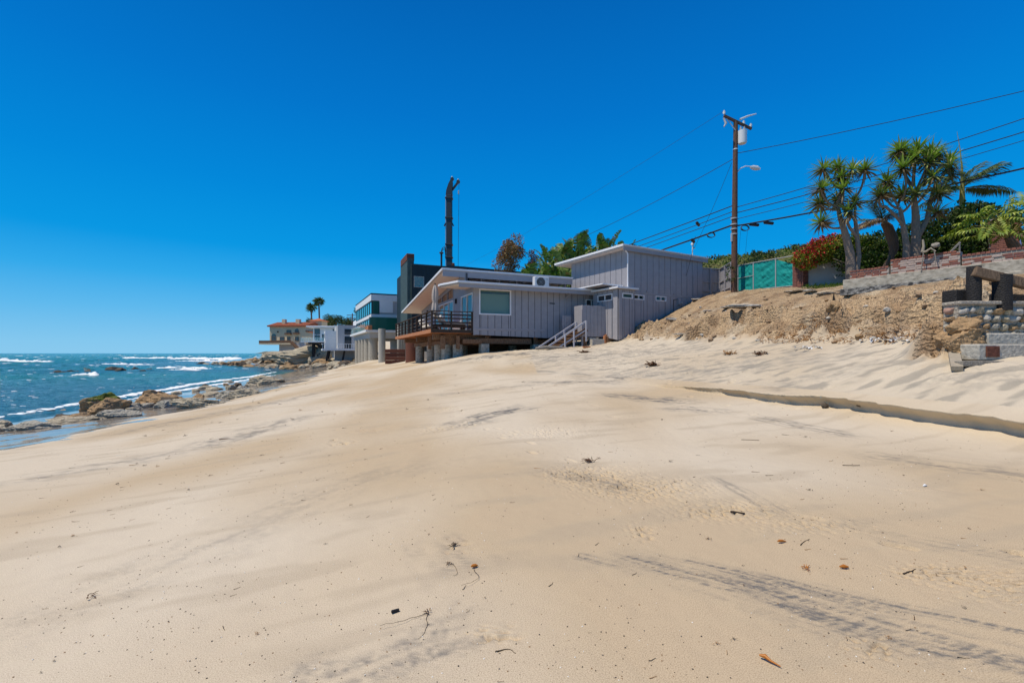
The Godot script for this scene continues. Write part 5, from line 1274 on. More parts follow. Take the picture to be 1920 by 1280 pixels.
	part(v, "stair", bm(Vector3(7.0, 6.1, 2.2), Vector3(9.0, 4.2, 2.2), 1.2, 0.5), M.timber)
	part(v, "base", bx(Vector3(6.2, 3.6, -3.4), Vector3(7.6, 4.3, 7.0)), M.stucco_grey)
	part(v, "side_wing", bx(Vector3(11.2, 7.3, -3.0), Vector3(2.4, 3.0, 6.0)), M.stucco_cream); part(v, "wing_roof", bm(Vector3(10.0, 9.1, -3.0), Vector3(12.8, 8.5, -3.0), 6.6, 0.25), M.tile_red)
	# far palms and trees behind the villa
	for p in [[-86.0, 196.0, 16.5, "tall fan palm with round crown behind the white houses, the lower of two"], [-81.0, 192.0, 18.6, "tall fan palm with round crown behind the white houses, the higher of two"]]:
		var t := thing("fan_palm", p[3], "palm", W(p[0], 6.0, p[1]), 0.0, "fan palms behind the far houses")
		part(t, "trunk", tb([Vector3(0, 0, 0), Vector3(-0.3, p[2] * 0.5, 0), Vector3(-0.6, p[2], 0)], [0.5, 0.36, 0.3], 8), M.palm_bark)
		var cr := MB.new(); cr.colored = true
		for k in 260:
			var dir := Vector3(rng.randfn(), rng.randfn() * 0.75 + 0.15, rng.randfn()).normalized()
			cr.tint = Color(0.055, 0.085, 0.025) * rng.randf_range(0.6, 1.6)
			var sd := dir.cross(Vector3(rng.randf(), rng.randf(), rng.randf())).normalized()
			cr.leaf(Vector3(-0.6, p[2], 0) + dir * rng.randf_range(0.2, 1.2), dir, sd, rng.randf_range(1.2, 2.0), rng.randf_range(0.2, 0.5), 0.3)
		part(t, "crown", cr, M.leaf)
	var far := [[-71.0, 160.0, 6.5, 3.2], [-64.0, 158.0, 7.5, 3.6], [-58.0, 150.0, 7.0, 3.4], [-53.0, 150.0, 6.5, 3.2], [-48.0, 146.0, 7.2, 3.0], [-67.5, 165.0, 7.0, 3.0], [-34.0, 100.0, 7.0, 1.3]]
	for k in far.size():
		var f: Array = far[k]
		tree("dense_tree", "dense dark green tree standing behind the white house roof" if k < 6 else "small windswept tree with bare trunk beside the modern house", W(f[0], 8.0 if k < 6 else 6.0, f[1]), f[2], f[3], 1600 if k < 6 else 500, 0.55 if k < 6 else 0.3, [Color(0.03, 0.05, 0.018), Color(0.10, 0.12, 0.035)], "trees behind the far houses" if k < 6 else "")
	# far utility pole
	var up := thing("utility_pole", "tiny far utility pole with two cross arms behind the pale grey house", "pole", W(-42.5, 6.0, 121.0))
	part(up, "pole", tb([Vector3.ZERO, Vector3(0, 7.6, 0)], [0.18, 0.13], 8), M.pole_wood)
	for y in [6.2, 7.1]: part(up, "cross_arm", bx(Vector3(0, y, 0), Vector3(3.0, 0.16, 0.16)), M.pole_wood)
# a broad-leaved tree: trunk, limbs and a crown of leaves gathered in clumps
func tree(called: String, label: String, at: Vector3, tall: float, r: float, n: int, leaf: float, tones: Array, group := "", flat := 0.8, foliage := "leaf"):
	var t := thing(called, label, "tree", at, 0.0, group)
	var top := Vector3(rng.randf_range(-0.3, 0.3), tall - r * flat * 0.7, rng.randf_range(-0.3, 0.3))
	part(t, "trunk", tb([Vector3.ZERO, top * 0.5 + Vector3(0.1, 0, 0), top], [r * 0.09, r * 0.07, r * 0.04], 7), M.bark)
	var cr := MB.new(); cr.colored = true
	var clumps := []
	for k in 14:
		var dir := Vector3(rng.randfn(), rng.randfn() * flat, rng.randfn()).normalized()
		clumps.append([top + Vector3(dir.x * r, dir.y * r * flat, dir.z * r) * rng.randf_range(0.35, 0.75), r * rng.randf_range(0.28, 0.48)])
	for c in clumps:
		for k in n / 14:
			var dir := Vector3(rng.randfn(), rng.randfn(), rng.randfn()).normalized()
			var p: Vector3 = c[0] + dir * c[1] * pow(rng.randf(), 0.4)
			cr.tint = tones[0].lerp(tones[1], rng.randf())
			if tones.size() > 2 and rng.randf() < 0.3: cr.tint = tones[2]
			var out := (dir + Vector3(rng.randfn(), rng.randfn() + 0.3, rng.randfn()) * 0.6).normalized()
			cr.leaf(p, out, out.cross(Vector3(rng.randf() - 0.5, rng.randf() - 0.5, rng.randf() - 0.5)).normalized(), leaf * rng.randf_range(0.6, 1.3), leaf * rng.randf_range(0.3, 0.6))
	part(t, "crown", cr, M[foliage])
	return t
func make_crane():
	var c := thing("drill_crane", "tall dark steel crane mast with hooked head rising behind the dark house", "crane", W(-8.3, 4.2, 60.0))
	part(c, "mast", cbx(Vector3(0, 9.8, 0), Vector3(0.70, 19.6, 0.66), 0.03), M.metal_dark)
	part(c, "mast_rail", cbx(Vector3(-0.44, 10.5, 0.1), Vector3(0.07, 18.0, 0.12), 0.01), M.metal_grey)
	part(c, "mast_rail", cbx(Vector3(0.42, 10.5, 0.1), Vector3(0.05, 18.0, 0.12), 0.01), M.metal_dark)
	for y in [8.0, 11.4, 13.1, 16.6, 19.2]: part(c, "collar", cbx(Vector3(0, y, 0), Vector3(1.0, 0.16, 0.86), 0.02), M.metal_dark)
	for s in [-1, 1]: part(c, "bracket", bm(Vector3(s * 0.42, 15.9, 0.2), Vector3(s * 0.62, 15.5, 0.2), 0.1, 0.16), M.metal_dark)
	var hd := MB.new()
	hd.prism(PackedVector2Array([Vector2(-0.42, 19.6), Vector2(0.45, 19.6), Vector2(0.42, 20.3), Vector2(0.5, 21.2), Vector2(0.42, 21.7), Vector2(0.2, 21.6), Vector2(-0.1, 21.0), Vector2(-0.35, 20.2)]), -0.3, 0.3)
	var head := part(c, "head", hd, M.metal_dark)
	part(head, "jib", bm(Vector3(0.4, 20.3, 0), Vector3(1.15, 21.3, 0), 0.22, 0.26), M.metal_dark)
	for p in [[0.4, 21.75], [1.2, 21.4]]: part(head, "sheave", tb([Vector3(p[0], p[1], -0.12), Vector3(p[0], p[1], 0.12)], [0.24], 14), M.metal_dark)
	for p in [[0.4, 21.98], [1.2, 21.66]]: part(head, "lamp_cap", tb([Vector3(p[0], p[1], 0), Vector3(p[0], p[1] + 0.12, 0)], [0.1], 8), M.white)
	part(c, "hook_block", cbx(Vector3(1.25, 20.0, 0), Vector3(0.16, 0.5, 0.16), 0.03), M.metal_grey)
	part(c, "cable", tb([Vector3(1.3, 21.3, 0), Vector3(1.1, 0.5, 0)], [0.025], 5), M.metal_dark)
	part(c, "side_tube", tb([Vector3(-1.0, 3.0, 0.1), Vector3(-1.0, 11.9, 0.1)], [0.13], 10), M.metal_dark)
	part(c, "side_cap", cbx(Vector3(-1.0, 12.0, 0.1), Vector3(0.5, 0.2, 0.4), 0.03), M.metal_dark)
	for k in 3: part(c, "hose", tb([Vector3(-1.05, 12.0, 0.15 - k * 0.08), Vector3(-0.9, 12.6 - k * 0.15, 0.15), Vector3(-0.55, 12.9 - k * 0.2, 0.15), Vector3(-0.4, 12.2 - k * 0.5, 0.15)], [0.045], 6), M.rubber)
	part(c, "winch", cbx(Vector3(0.55, 9.8, 0.1), Vector3(0.35, 1.7, 0.5), 0.05), M.rust)
	part(c, "carrier", cbx(Vector3(0.3, 1.0, 0), Vector3(3.0, 2.0, 5.0), 0.1), M.metal_dark)

# ---------------------------------------------------------------- pole and wires
const POLE := Vector3(13.2, 6.4, -27.0)
func make_utility_pole():
	var p := thing("utility_pole", "tall brown wooden utility pole with transformer and street lamp", "pole", POLE)
	var top := 10.35
	part(p, "pole", tb([Vector3(0, -0.6, 0), Vector3(0.02, 4, 0), Vector3(0.09, top, 0)], [0.185, 0.165, 0.125], 14), M.pole_wood)
	part(p, "pole_band", tb([Vector3(0.07, 8.66, 0), Vector3(0.07, 8.72, 0)], [0.14], 14), M.metal_pale)
	var arm := part(p, "cross_arm", bm(Vector3(-0.68, 10.62, 0.14), Vector3(1.1, 9.98, -0.14), 0.12, 0.14, 0.01), M.pole_wood)
	for q in [[-0.66, 10.72, 0.14], [1.05, 10.08, -0.12], [0.62, 10.24, -0.1]]: part(arm, "insulator", tb([Vector3(q[0], q[1], q[2]), Vector3(q[0], q[1] + 0.08, q[2]), Vector3(q[0], q[1] + 0.2, q[2])], [0.05, 0.085, 0.05], 10), M.metal_pale)
	part(arm, "fuse_holder", tb([Vector3(-0.72, 10.45, 0.2), Vector3(-0.6, 10.12, 0.25), Vector3(-0.72, 9.92, 0.25)], [0.05, 0.07, 0.04], 8), M.metal_grey)
	part(arm, "switch_bar", tb([Vector3(0.3, 10.42, 0.1), Vector3(0.75, 10.62, 0.1), Vector3(1.25, 10.75, 0.1)], [0.06, 0.05, 0.03], 8), M.metal_pale)
	part(arm, "brace", bm(Vector3(0.08, 9.7, 0.1), Vector3(-0.5, 10.5, 0.1), 0.03, 0.04), M.metal_grey)
	var tr := part(p, "transformer", tb([Vector3(0.42, 8.98, 0.12), Vector3(0.42, 9.03, 0.12), Vector3(0.42, 9.65, 0.12), Vector3(0.42, 9.72, 0.12), Vector3(0.42, 9.78, 0.12)], [0.2, 0.25, 0.25, 0.26, 0.14], 18), M.metal_pale)
	for x in [0.32, 0.52]: part(tr, "bushing", tb([Vector3(x, 9.76, 0.16), Vector3(x, 9.86, 0.16), Vector3(x, 9.98, 0.16)], [0.05, 0.07, 0.03], 8), M.metal_grey)
	var la := part(p, "lamp_arm", tb([Vector3(0.1, 7.25, 0), Vector3(0.35, 7.55, 0.02), Vector3(0.65, 7.68, 0.04), Vector3(0.98, 7.66, 0.06)], [0.03], 8), M.metal_pale)
	var lh := MB.new(); lh.tube([Vector3(0.92, 7.62, 0.06), Vector3(1.05, 7.6, 0.06), Vector3(1.3, 7.56, 0.07), Vector3(1.5, 7.5, 0.08)], [0.05, 0.12, 0.14, 0.05], 12)
	part(la, "lamp_head", lh, M.metal_pale)
	for y in [3.62, 3.92, 4.2, 4.55]: part(p, "clamp", tb([Vector3(0, y, 0), Vector3(0, y + 0.07, 0)], [0.195], 14), M.metal_grey)
	part(p, "guard_bracket", cbx(Vector3(-0.17, 3.45, 0.05), Vector3(0.1, 0.5, 0.1), 0.02), M.metal_grey)
	# wires: each a span with some sag
	var span := func(label: String, a: Vector3, b: Vector3, sag: float, r: float, mid := 14):
		var pts := []
		for k in mid + 1:
			var t := k / float(mid)
			pts.append(a.lerp(b, t) - Vector3(0, sag * 4.0 * t * (1.0 - t), 0))
		solo("utility_wire", tb(pts, [r], 6), M.rubber, label, "wire")
		return pts
	var right := W(45.0, 0, 14.0); var left := W(-30.0, 0, 100.0)
	span.call("thin power wire running up to the right from below the transformer", POLE + Vector3(0.1, 8.45, 0), right + Vector3(0, 19.3, 0), 0.75, 0.017)
	var ra := [[5.75, 21.5, 0.020, "topmost of the three lower cables to the right of the pole"], [5.42, 20.3, 0.024, "middle of the three lower cables to the right of the pole"], [5.05, 19.8, 0.016, "lowest of the three thin lower cables to the right of the pole"], [4.65, 16.8, 0.045, "thick black telephone cable running right from the pole below the thin cables"]]
	for q in ra: span.call(q[3], POLE + Vector3(0.1, q[0] - 0.5, 0), right + Vector3(0, q[1], 0), 0.9, q[2])
	var lf := [[5.35, 11.2, 0.028, "upper black cable from the pole down behind the taller grey wing"], [5.0, 10.6, 0.020, "second black cable from the pole down behind the taller grey wing"], [4.72, 10.1, 0.020, "third black cable from the pole down behind the taller grey wing"], [4.2, 9.0, 0.050, "thickest black cable from the pole down behind the taller grey wing"]]
	for q in lf: span.call(q[3], POLE + Vector3(-0.1, q[0], 0), left + Vector3(0, q[1], 0), 1.5, q[2], 30)
	span.call("thin service wire slanting down left towards the broad-leaved plants", POLE + Vector3(-0.1, 8.1, 0), W(4.0, 13.4, 46.0), 0.3, 0.016)
	span.call("faint high wire from the left end of the cross arm", POLE + Vector3(-0.66, 10.9, 0.14), W(-30.0, 15.0, 100.0), 2.0, 0.008)
	span.call("thin drop wire from the pole to the mast on the grey wing roof", POLE + Vector3(-0.15, 7.9, 0), U(6.7, 10.4, 0.4), 0.15, 0.012)
	span.call("loose wire hanging from the thick cable behind the grey wing", POLE + Vector3(-1.9, 3.8, -1.0), W(12.2, 7.6, 33.0), 0.5, 0.010)
	for x in [0.35, 0.75]: span.call("slack wire hanging closest beside the pole above the green fence" if x < 0.5 else "slack wire hanging further off the pole above the green fence", POLE + Vector3(x, 4.0, 0.1), POLE + Vector3(x + 0.1, 1.2, -0.6), 0.0, 0.006, 3)
	# splice cases on the cables
	var cases := [[1.02, 4.14, "black splice case on the thick cable right of the pole"], [-1.75, 4.55, "black splice case on the upper cable left of the pole"], [-2.0, 3.55, "black splice case hanging on the thick cable left of the pole"], [1.75, 4.18, "second black splice case on the thick cable right of the pole"]]
	for k in cases.size():
		var q: Array = cases[k]
		solo("splice_case", tb([Vector3(-0.36, 0, 0), Vector3(-0.3, 0, 0), Vector3(0.3, 0, 0), Vector3(0.36, 0, 0)], [0.03, 0.09, 0.09, 0.03], 10), M.rubber, q[2], "splice case", POLE + Vector3(q[0], q[1], 0.3 * absf(q[0]) * (1.0 if q[0] > 0 else -1.9)), 0.3 if q[0] > 0 else 1.0)
	for q in [[-1.15, 3.75, "coil of cable looped on the thick cable left of the pole"], [0.5, 3.95, "small coil of cable hanging just right of the pole"]]:
		var ring := []
		for k in 31: ring.append(Vector3(cos(k * 0.62) * 0.24, sin(k * 0.62) * 0.16, k * 0.006))
		solo("cable_coil", tb(ring, [0.016], 5), M.rubber, q[2], "cable coil", POLE + Vector3(q[0], q[1], 0.2 if q[0] > 0 else -0.6))

# ---------------------------------------------------------------- things on the dirt bank
func brick_row_wall(parent: Node3D, l: float, h: float, thick: float, pale: float, broken := 0.0):
	part(parent, "mortar_core", bx(Vector3(l * 0.5, h * 0.5 - 0.03, -thick * 0.5), Vector3(l, h - 0.02, thick)), M.mortar)
	var face := cbx(Vector3.ZERO, Vector3(0.205, 0.064, 0.10), 0.006).mesh()
	var cap := cbx(Vector3.ZERO, Vector3(0.095, 0.066, thick + 0.06), 0.006).mesh()
	var rows := int((h - 0.07) / 0.075)
	var pick := func(): return M.brick_pale if rng.randf() < pale else (M.brick_dark if rng.randf() < 0.4 else M.brick)
	for r in rows:
		var n := int(l / 0.215)
		for k in n:
			if rng.randf() < broken and r < rows - 1: continue
			var b := part(parent, "brick", face, pick.call(), Vector3((k + 0.5 + 0.25 * (r % 2)) * l / (n + 0.25), 0.04 + r * 0.075, -0.035 + rng.randf_range(-0.006, 0.012)))
			b.rotation.y = rng.randf_range(-0.02, 0.02)
	for k in int(l / 0.105):
		part(parent, "brick", cap, M.brick if rng.randf() < 0.8 else M.brick_dark, Vector3((k + 0.5) * 0.105, h - 0.033 + rng.randf_range(-0.004, 0.004), -thick * 0.5))
func make_embankment_things():
	# broken concrete left in the slope
	var slabs := [[11.1, 21.2, Vector3(2.0, 0.17, 0.9), 0.25, 0.16, "long broken concrete slab jutting from the dirt bank over a hollow"], [12.2, 30.0, Vector3(1.0, 0.14, 0.6), 0.5, 0.05, "broken slab at the top end of the sloping footing"], [11.1, 23.4, Vector3(0.75, 0.1, 0.5), 0.2, 0.06, "pale flat slab on the dirt above the long jutting slab"],
		[10.6, 24.6, Vector3(0.5, 0.1, 0.35), 0.8, 0.04, "small pale slab near the top of the dirt bank below board fence"], [12.6, 18.2, Vector3(0.7, 0.1, 0.5), 0.3, 0.05, "pale slab beside the brick pier foot"], [13.3, 21.0, Vector3(1.1, 0.1, 0.7), 0.1, 0.04, "wide flat slab lying before the grey garden wall"], [12.9, 19.6, Vector3(0.6, 0.08, 0.45), 1.1, 0.05, "tilted slab piece beside the concrete wall end"],
		[8.3, 22.2, Vector3(0.8, 0.07, 0.18), 0.1, 0.02, "white painted board lying at the foot of dirt bank"], [9.3, 26.3, Vector3(0.9, 0.2, 0.5), 0.5, 0.12, "dark stump of slab beside the sloping footing"]]
	for s in slabs:
		var o := solo("concrete_slab", boulder(int(s[0] * 37 + s[1]), (s[2] as Vector3) * 0.62, 10, 0.1, null, 3), M.slab, s[5], "slab", on(s[0], s[1], s[4]), s[3])
		o.rotation.x = rng.randf_range(-0.08, 0.08)
	solo("drain_pipe", tb([Vector3(0, 0.42, 0), Vector3(0, 0.05, 0), Vector3(0.04, 0.0, 0), Vector3(0.22, -0.02, 0.05)], [0.055], 10), M.black, "black elbow drain pipe sticking out of the dirt bank", "pipe", on(10.55, 14.9, 0.02))
	solo("hanging_rock", boulder(71, Vector3(0.28, 0.2, 0.24), 8, 0.1, null, 3), M.rock_tan, "tan rock stuck in the bank under the black drain pipe", "rock", on(10.5, 14.75, -0.05))
	var base := []
	for k in 5: base.append(boulder(500 + k, Vector3(1, 0.6, 0.8), 8, 0.1, null, 2).mesh())
	for k in 110:
		var d := lerpf(10.6, 27.0, pow(rng.randf(), 0.8)); row(d)
		var x := row_foot + rng.randf_range(-0.6, 4.6 if d < 20.0 else 5.5) * (0.35 + 0.65 * rng.randf())
		if d > 26.0 and x < 8.5: continue
		var s := rng.randf_range(0.035, 0.11) * (1.7 if rng.randf() < 0.1 else 1.0)
		var o := solo("loose_stone", base[rng.randi() % 5], M[["slab", "rock_tan", "dirt_clod", "dirt_clod", "dirt_clod"][rng.randi() % 5]], "small loose stone or clod lying on the dirt bank", "stone", on(x, d, s * 0.25), rng.randf() * TAU, "loose stones on the dirt bank")
		o.scale = Vector3(s, s, s)
	# dried kelp heaped along the tide line at the bank's foot
	for q in [[9.5, 15.4, 0.9, 150], [9.75, 14.2, 0.9, 170], [9.95, 12.0, 0.45, 110], [9.3, 16.3, 0.6, 90], [9.7, 13.0, 0.6, 90], [10.15, 11.3, 0.6, 120], [9.6, 14.9, 0.7, 120]]:
		var m := MB.new()
		for k in q[3]:
			var a := rng.randf() * TAU; var r: float = q[2] * sqrt(rng.randf())
			var p := on(q[0] + cos(a) * r * 0.6, q[1] + sin(a) * r, rng.randf_range(0.0, 0.07)) - on(q[0], q[1])
			var dir := Vector3(rng.randfn(), rng.randfn() * 0.4, rng.randfn()).normalized()
			var l := rng.randf_range(0.06, 0.22)
			if rng.randf() < 0.5: m.leaf(p, dir, dir.cross(Vector3.UP).normalized(), l, 0.035)
			else: m.tube([p, p + dir * l * 0.5 + Vector3(0, 0.02, 0), p + dir * l], [0.007, 0.008, 0.004], 4, false)
		solo("dried_kelp", m, M.kelp_dry, "heap of rust-brown dried kelp at foot of the dirt bank", "kelp", on(q[0], q[1]), 0.0, "dried kelp heaps along the bank")
	for q in [[8.85, 13.5, "crumpled clear plastic sheet on the sand below kelp"], [9.9, 11.9, "white shell and plastic scraps at the bank foot"]]:
		var m := MB.new()
		for k in 40:
			var dir := Vector3(rng.randfn(), rng.randfn() * 0.3, rng.randfn()).normalized()
			m.leaf(Vector3(rng.randfn() * 0.16, rng.randf() * 0.06, rng.randfn() * 0.2), dir, dir.cross(Vector3.UP).normalized(), 0.12, 0.08)
		solo("plastic_scrap", m, M.metal_pale, q[2], "litter", on(q[0], q[1]))
func make_terrace():
	# green cloth fence
	var P := [W(13.72, 6.75, 27.6), W(14.02, 6.68, 26.4), W(14.43, 6.6, 24.87), W(14.85, 6.5, 23.45)]
	var tops := [8.3, 8.22, 8.12, 7.5]
	var fe := thing("cloth_fence", "wire fence panel covered with wrinkled green cloth beside the utility pole", "fence", Vector3.ZERO)
	for k in 3:
		var a: Vector3 = P[k]; var b: Vector3 = P[k + 1]
		var m := MB.new(); var n := 26
		var nor := (b - a).cross(Vector3.UP).normalized()
		for j in n + 1:
			for i in n + 1:
				var u := i / float(n); var v := j / float(n)
				var p := a.lerp(b, u); p.y = lerpf(p.y, lerpf(tops[k], tops[k + 1], u), v)
				var wr := n_soft.get_noise_2d(u * 1.6 + k * 5.0, v * 5.0 - u * 2.2) * 0.07 + n_ridge.get_noise_2d(u * 2.0 + k, v * 3.0 + u * 2.0) * 0.035
				m.vert(p - nor * (wr * 4.0 * u * (1.0 - u) + 0.02), nor)
		for j in n:
			for i in n:
				var q := j * (n + 1) + i
				m.i.append_array([q, q + 1, q + n + 1, q + 1, q + n + 2, q + n + 1])
		smooth_normals(m)
		part(fe, "cloth", m, M.green_cloth)
	for k in 4:
		var t: float = [8.34, 8.28, 8.2, 7.9][k]
		part(fe, "post", tb([P[k] - Vector3(0, 0.3, 0), Vector3(P[k].x, t, P[k].z)], [0.03], 8), M.metal_grey)
	part(fe, "top_rail", tb([Vector3(P[0].x, 8.3, P[0].z), Vector3(P[1].x, 8.25, P[1].z), Vector3(P[2].x, 8.16, P[2].z), Vector3(P[3].x, 8.08, P[3].z)], [0.022], 8), M.metal_grey)
	part(fe, "brace_rail", tb([P[0] + Vector3(0, 0.78, 0.04), P[1] + Vector3(0, 0.83, 0.04)], [0.018], 8), M.metal_grey)
	part(fe, "bottom_rail", tb([P[0], P[1], P[2], P[3]], [0.02], 8), M.metal_grey)
	# brick pier and shaded garden wall
	var pier := thing("brick_pier", "square brick pier at the end of the green cloth fence", "pier", W(14.82, 6.3, 23.2), 0.45)
	part(pier, "mortar_core", bx(Vector3(0.23, 0.7, -0.23), Vector3(0.42, 1.4, 0.42)), M.mortar)
	var fb := cbx(Vector3.ZERO, Vector3(0.215, 0.064, 0.1), 0.006).mesh(); var sb := cbx(Vector3.ZERO, Vector3(0.1, 0.064, 0.215), 0.006).mesh()
	for r in 19:
		for k in 2:
			part(pier, "brick", fb, M.brick_dark if rng.randf() < 0.6 else M.brick, Vector3(0.115 + k * 0.23, 0.04 + r * 0.075, -0.02 + rng.randf_range(0, 0.008)))
			part(pier, "brick", sb, M.brick_dark if rng.randf() < 0.6 else M.brick, Vector3(0.02, 0.04 + r * 0.075, -0.16 - k * 0.225))
	solo("garden_wall", bm(W(15.3, 7.1, 23.5), W(20.0, 7.1, 21.6), 0.2, 1.8), M.stucco_grey, "grey stucco garden wall in shade under the flowering vine", "wall")
	# concrete retaining wall with a stepped footing
	var A := Vector2(12.2, 16.75); var B := Vector2(15.2, 11.95)
	var dir2 := (B - A).normalized(); var turn := atan2(dir2.y, dir2.x)
	var L := A.distance_to(B)
	var cw := thing("retaining_wall", "weathered concrete retaining wall along top of the dirt bank", "wall", W(A.x, 0, A.y), turn)
	var edge := func(z0: float, z1: float, y0: float, y1: float, x0: float, x1: float) -> MB:      # a long cast block with slightly uneven edges
		var m := MB.new(); var n := 60
		var ring := func(x: float) -> Array:
			var a := n_soft.get_noise_2d(x * 1.1, y0 * 3.0) * 0.025; var b := n_fine.get_noise_2d(x * 3.0, y1 * 3.0) * 0.018
			return [Vector3(x, y0, z1 + a), Vector3(x, y1 - 0.02 + b, z1 + a), Vector3(x, y1 + b, z1 - 0.025 + a), Vector3(x, y1 + b * 0.5, z0), Vector3(x, y0, z0)]
		for k in n:
			var p: Array = ring.call(lerpf(x0, x1, k / float(n))); var q: Array = ring.call(lerpf(x0, x1, (k + 1) / float(n)))
			for j in 5: m.quad(p[j], q[j], q[(j + 1) % 5], p[(j + 1) % 5])
		for x in [x0, x1]:
			var p: Array = ring.call(x)
			m.quad(p[0], p[1], p[3], p[4])
		return m
	part(cw, "upper_course", edge.call(-0.6, 0.0, 5.36, 5.70, 0.0, L), M.concrete)
	part(cw, "lower_course", edge.call(-0.5, 0.10, 5.12, 5.355, -0.05, L * 0.55), M.stained_concrete)
	part(cw, "lower_course", edge.call(-0.5, 0.08, 5.10, 5.352, L * 0.55 + 0.02, L), M.concrete)
	for w in [[0.15, 1.32, 0.32, 0.3, "low crumbling brick wall with red coping on the concrete wall's end"], [1.36, 3.12, 0.52, 0.45, "taller patchy red and grey brick wall on the concrete wall"], [3.16, 5.6, 0.36, 0.25, "low red brick wall with bright coping by the brick house"]]:
		var p2: Vector2 = A + dir2 * w[0] + Vector2(-dir2.y, dir2.x) * 0.18
		var bw := thing("brick_wall", w[4], "brick wall", W(p2.x, 5.70, p2.y), turn)
		brick_row_wall(bw, w[1] - w[0], w[2], 0.22, w[3], 0.05)
	# driftwood figure and leaning boards on the wall
	var dp := A + dir2 * 2.35
	var dw := thing("driftwood_sculpture", "small driftwood figure with a round head propped on the concrete wall", "sculpture", W(dp.x, 5.68, dp.y), turn)
	part(dw, "leg", tb([Vector3(-0.12, 0, 0.02), Vector3(-0.08, 0.35, 0.03), Vector3(-0.06, 0.62, 0.0)], [0.012, 0.014, 0.018], 7), M.grey_wood)
	part(dw, "leg", tb([Vector3(0.22, 0.08, 0.02), Vector3(0.24, 0.3, 0.0), Vector3(0.2, 0.6, 0.0)], [0.01, 0.012, 0.018], 7), M.grey_wood)
	part(dw, "body", tb([Vector3(-0.1, 0.6, 0), Vector3(0.02, 0.62, 0.02), Vector3(0.12, 0.7, 0), Vector3(0.24, 0.58, 0)], [0.03, 0.038, 0.035, 0.015], 8), M.pale_wood)
	part(dw, "neck", tb([Vector3(-0.09, 0.62, 0), Vector3(-0.06, 0.8, 0), Vector3(-0.08, 1.02, 0)], [0.05, 0.038, 0.026], 8), M.pale_wood)
	part(dw, "head", boulder(61, Vector3(0.11, 0.075, 0.08), 4, 0.3, null, 3), M.grey_wood, Vector3(0.24, 0.78, 0))
	var lp := A + dir2 * 3.1
	solo("leaning_board", bm(W(lp.x + 0.1, 6.2, lp.y + 0.35), W(lp.x + 0.38, 6.52, lp.y + 0.3), 0.03, 0.05), M.grey_wood, "grey board leaning up behind the taller brick wall", "board")
	solo("leaning_board", bm(W(lp.x + 0.36, 6.1, lp.y + 0.3), W(lp.x + 0.36, 6.45, lp.y + 0.3), 0.025, 0.035), M.grey_wood, "short upright prop holding the leaning board", "board")
	# brick house at the street
	var bh := thing("brick_house", "dark brick house with brown eave and carved wooden door behind tree philodendron", "house", W(20.6, 6.3, 19.6), -0.72)
	part(bh, "wall", bx(Vector3(4.2, 1.5, -1.6), Vector3(5.6, 3.0, 3.0)), M.brick_dark)
	part(bh, "mortar_core", bx(Vector3(0.35, 1.2, 0.1), Vector3(0.8, 2.4, 0.55)), M.mortar)
	for r in 30:
		for k in 4: part(bh, "brick", fb, M.brick if rng.randf() < 0.75 else M.brick_dark, Vector3(0.04 + (k + 0.3 * (r % 2)) * 0.225, 0.05 + r * 0.078, 0.36))
	var door := part(bh, "door", cbx(Vector3(2.4, 1.5, -0.04), Vector3(1.9, 2.5, 0.1), 0.01), M.pole_wood)
	for i in 4:
		for j in 5: part(door, "door_panel", cbx(Vector3(1.72 + i * 0.45, 0.55 + j * 0.48, 0.02), Vector3(0.36, 0.38, 0.05), 0.02), M.timber)
	part(bh, "eave", bm(Vector3(1.5, 2.85, 0.3), Vector3(6.8, 2.85, 0.3), 1.1, 0.22), M.pole_wood)
	part(bh, "roof", bm(Vector3(1.5, 3.05, -0.2), Vector3(6.8, 3.05, -0.2), 2.4, 0.14), M.pole_wood)
	for q in [[1.15, M.yellow_paint, "yellow pole tool leaning on the brick house wall"], [1.4, M.blue_paint, "blue pole tool leaning on the brick house wall"]]:
		var b := Vector3(20.6, 6.3, -19.6) + Vector3(q[0] - 0.45, 0.2, 0.75).rotated(Vector3.UP, -0.72)
		solo("leaning_pole", tb([Vector3.ZERO, Vector3(0.05, 1.35, -0.3)], [0.022], 7), q[1], q[2], "pole", b)
	# burnt posts, fallen beam and the stone landing
	solo("burnt_post", charred(0.125, 0.95, 81), M.burnt, "slim charred black post carrying the end of the brown beam", "post", W(9.45, 3.82, 9.3))
	solo("burnt_post", charred(0.16, 0.72, 82), M.burnt, "thick charred black post stump in front of the brown beam", "post", W(9.92, 3.86, 9.2))
	solo("burnt_box", cbx(Vector3(0, 0.3, 0), Vector3(0.62, 0.6, 0.3), 0.02), M.burnt, "charred black planter box behind the slim burnt post", "box", W(9.5, 3.72, 9.6), 0.1)
	solo("fallen_beam", bm(W(9.36, 4.66, 9.24), W(11.4, 4.1, 9.05), 0.16, 0.19, 0.015), M.brown_beam, "weathered brown beam sloping down from the slim burnt post", "beam")
	solo("dark_board", bm(W(10.1, 4.05, 9.6), W(11.6, 4.0, 9.5), 0.06, 0.4), M.burnt, "dark board behind the thick burnt post", "board")
	var sw := thing("stone_wall", "rounded cobblestone wall capped with mortar below the burnt posts", "stone wall", W(8.98, 3.3, 9.15), 0.03)
	part(sw, "mortar_core", bx(Vector3(1.2, 0.3, -0.15), Vector3(2.4, 0.78, 0.3)), M.mortar)
	part(sw, "cap", cbx(Vector3(1.22, 0.71, -0.12), Vector3(2.5, 0.07, 0.4), 0.02), M.mortar)
	var stones := []
	for k in 6: stones.append(boulder(600 + k, Vector3(1, 0.75, 0.7), 3, 0.0, null, 2).mesh())
	var cols := [M.rock_grey, M.rock_slate, M.rock_tan, M.cobble_pink, M.slab, M.rock_slate]
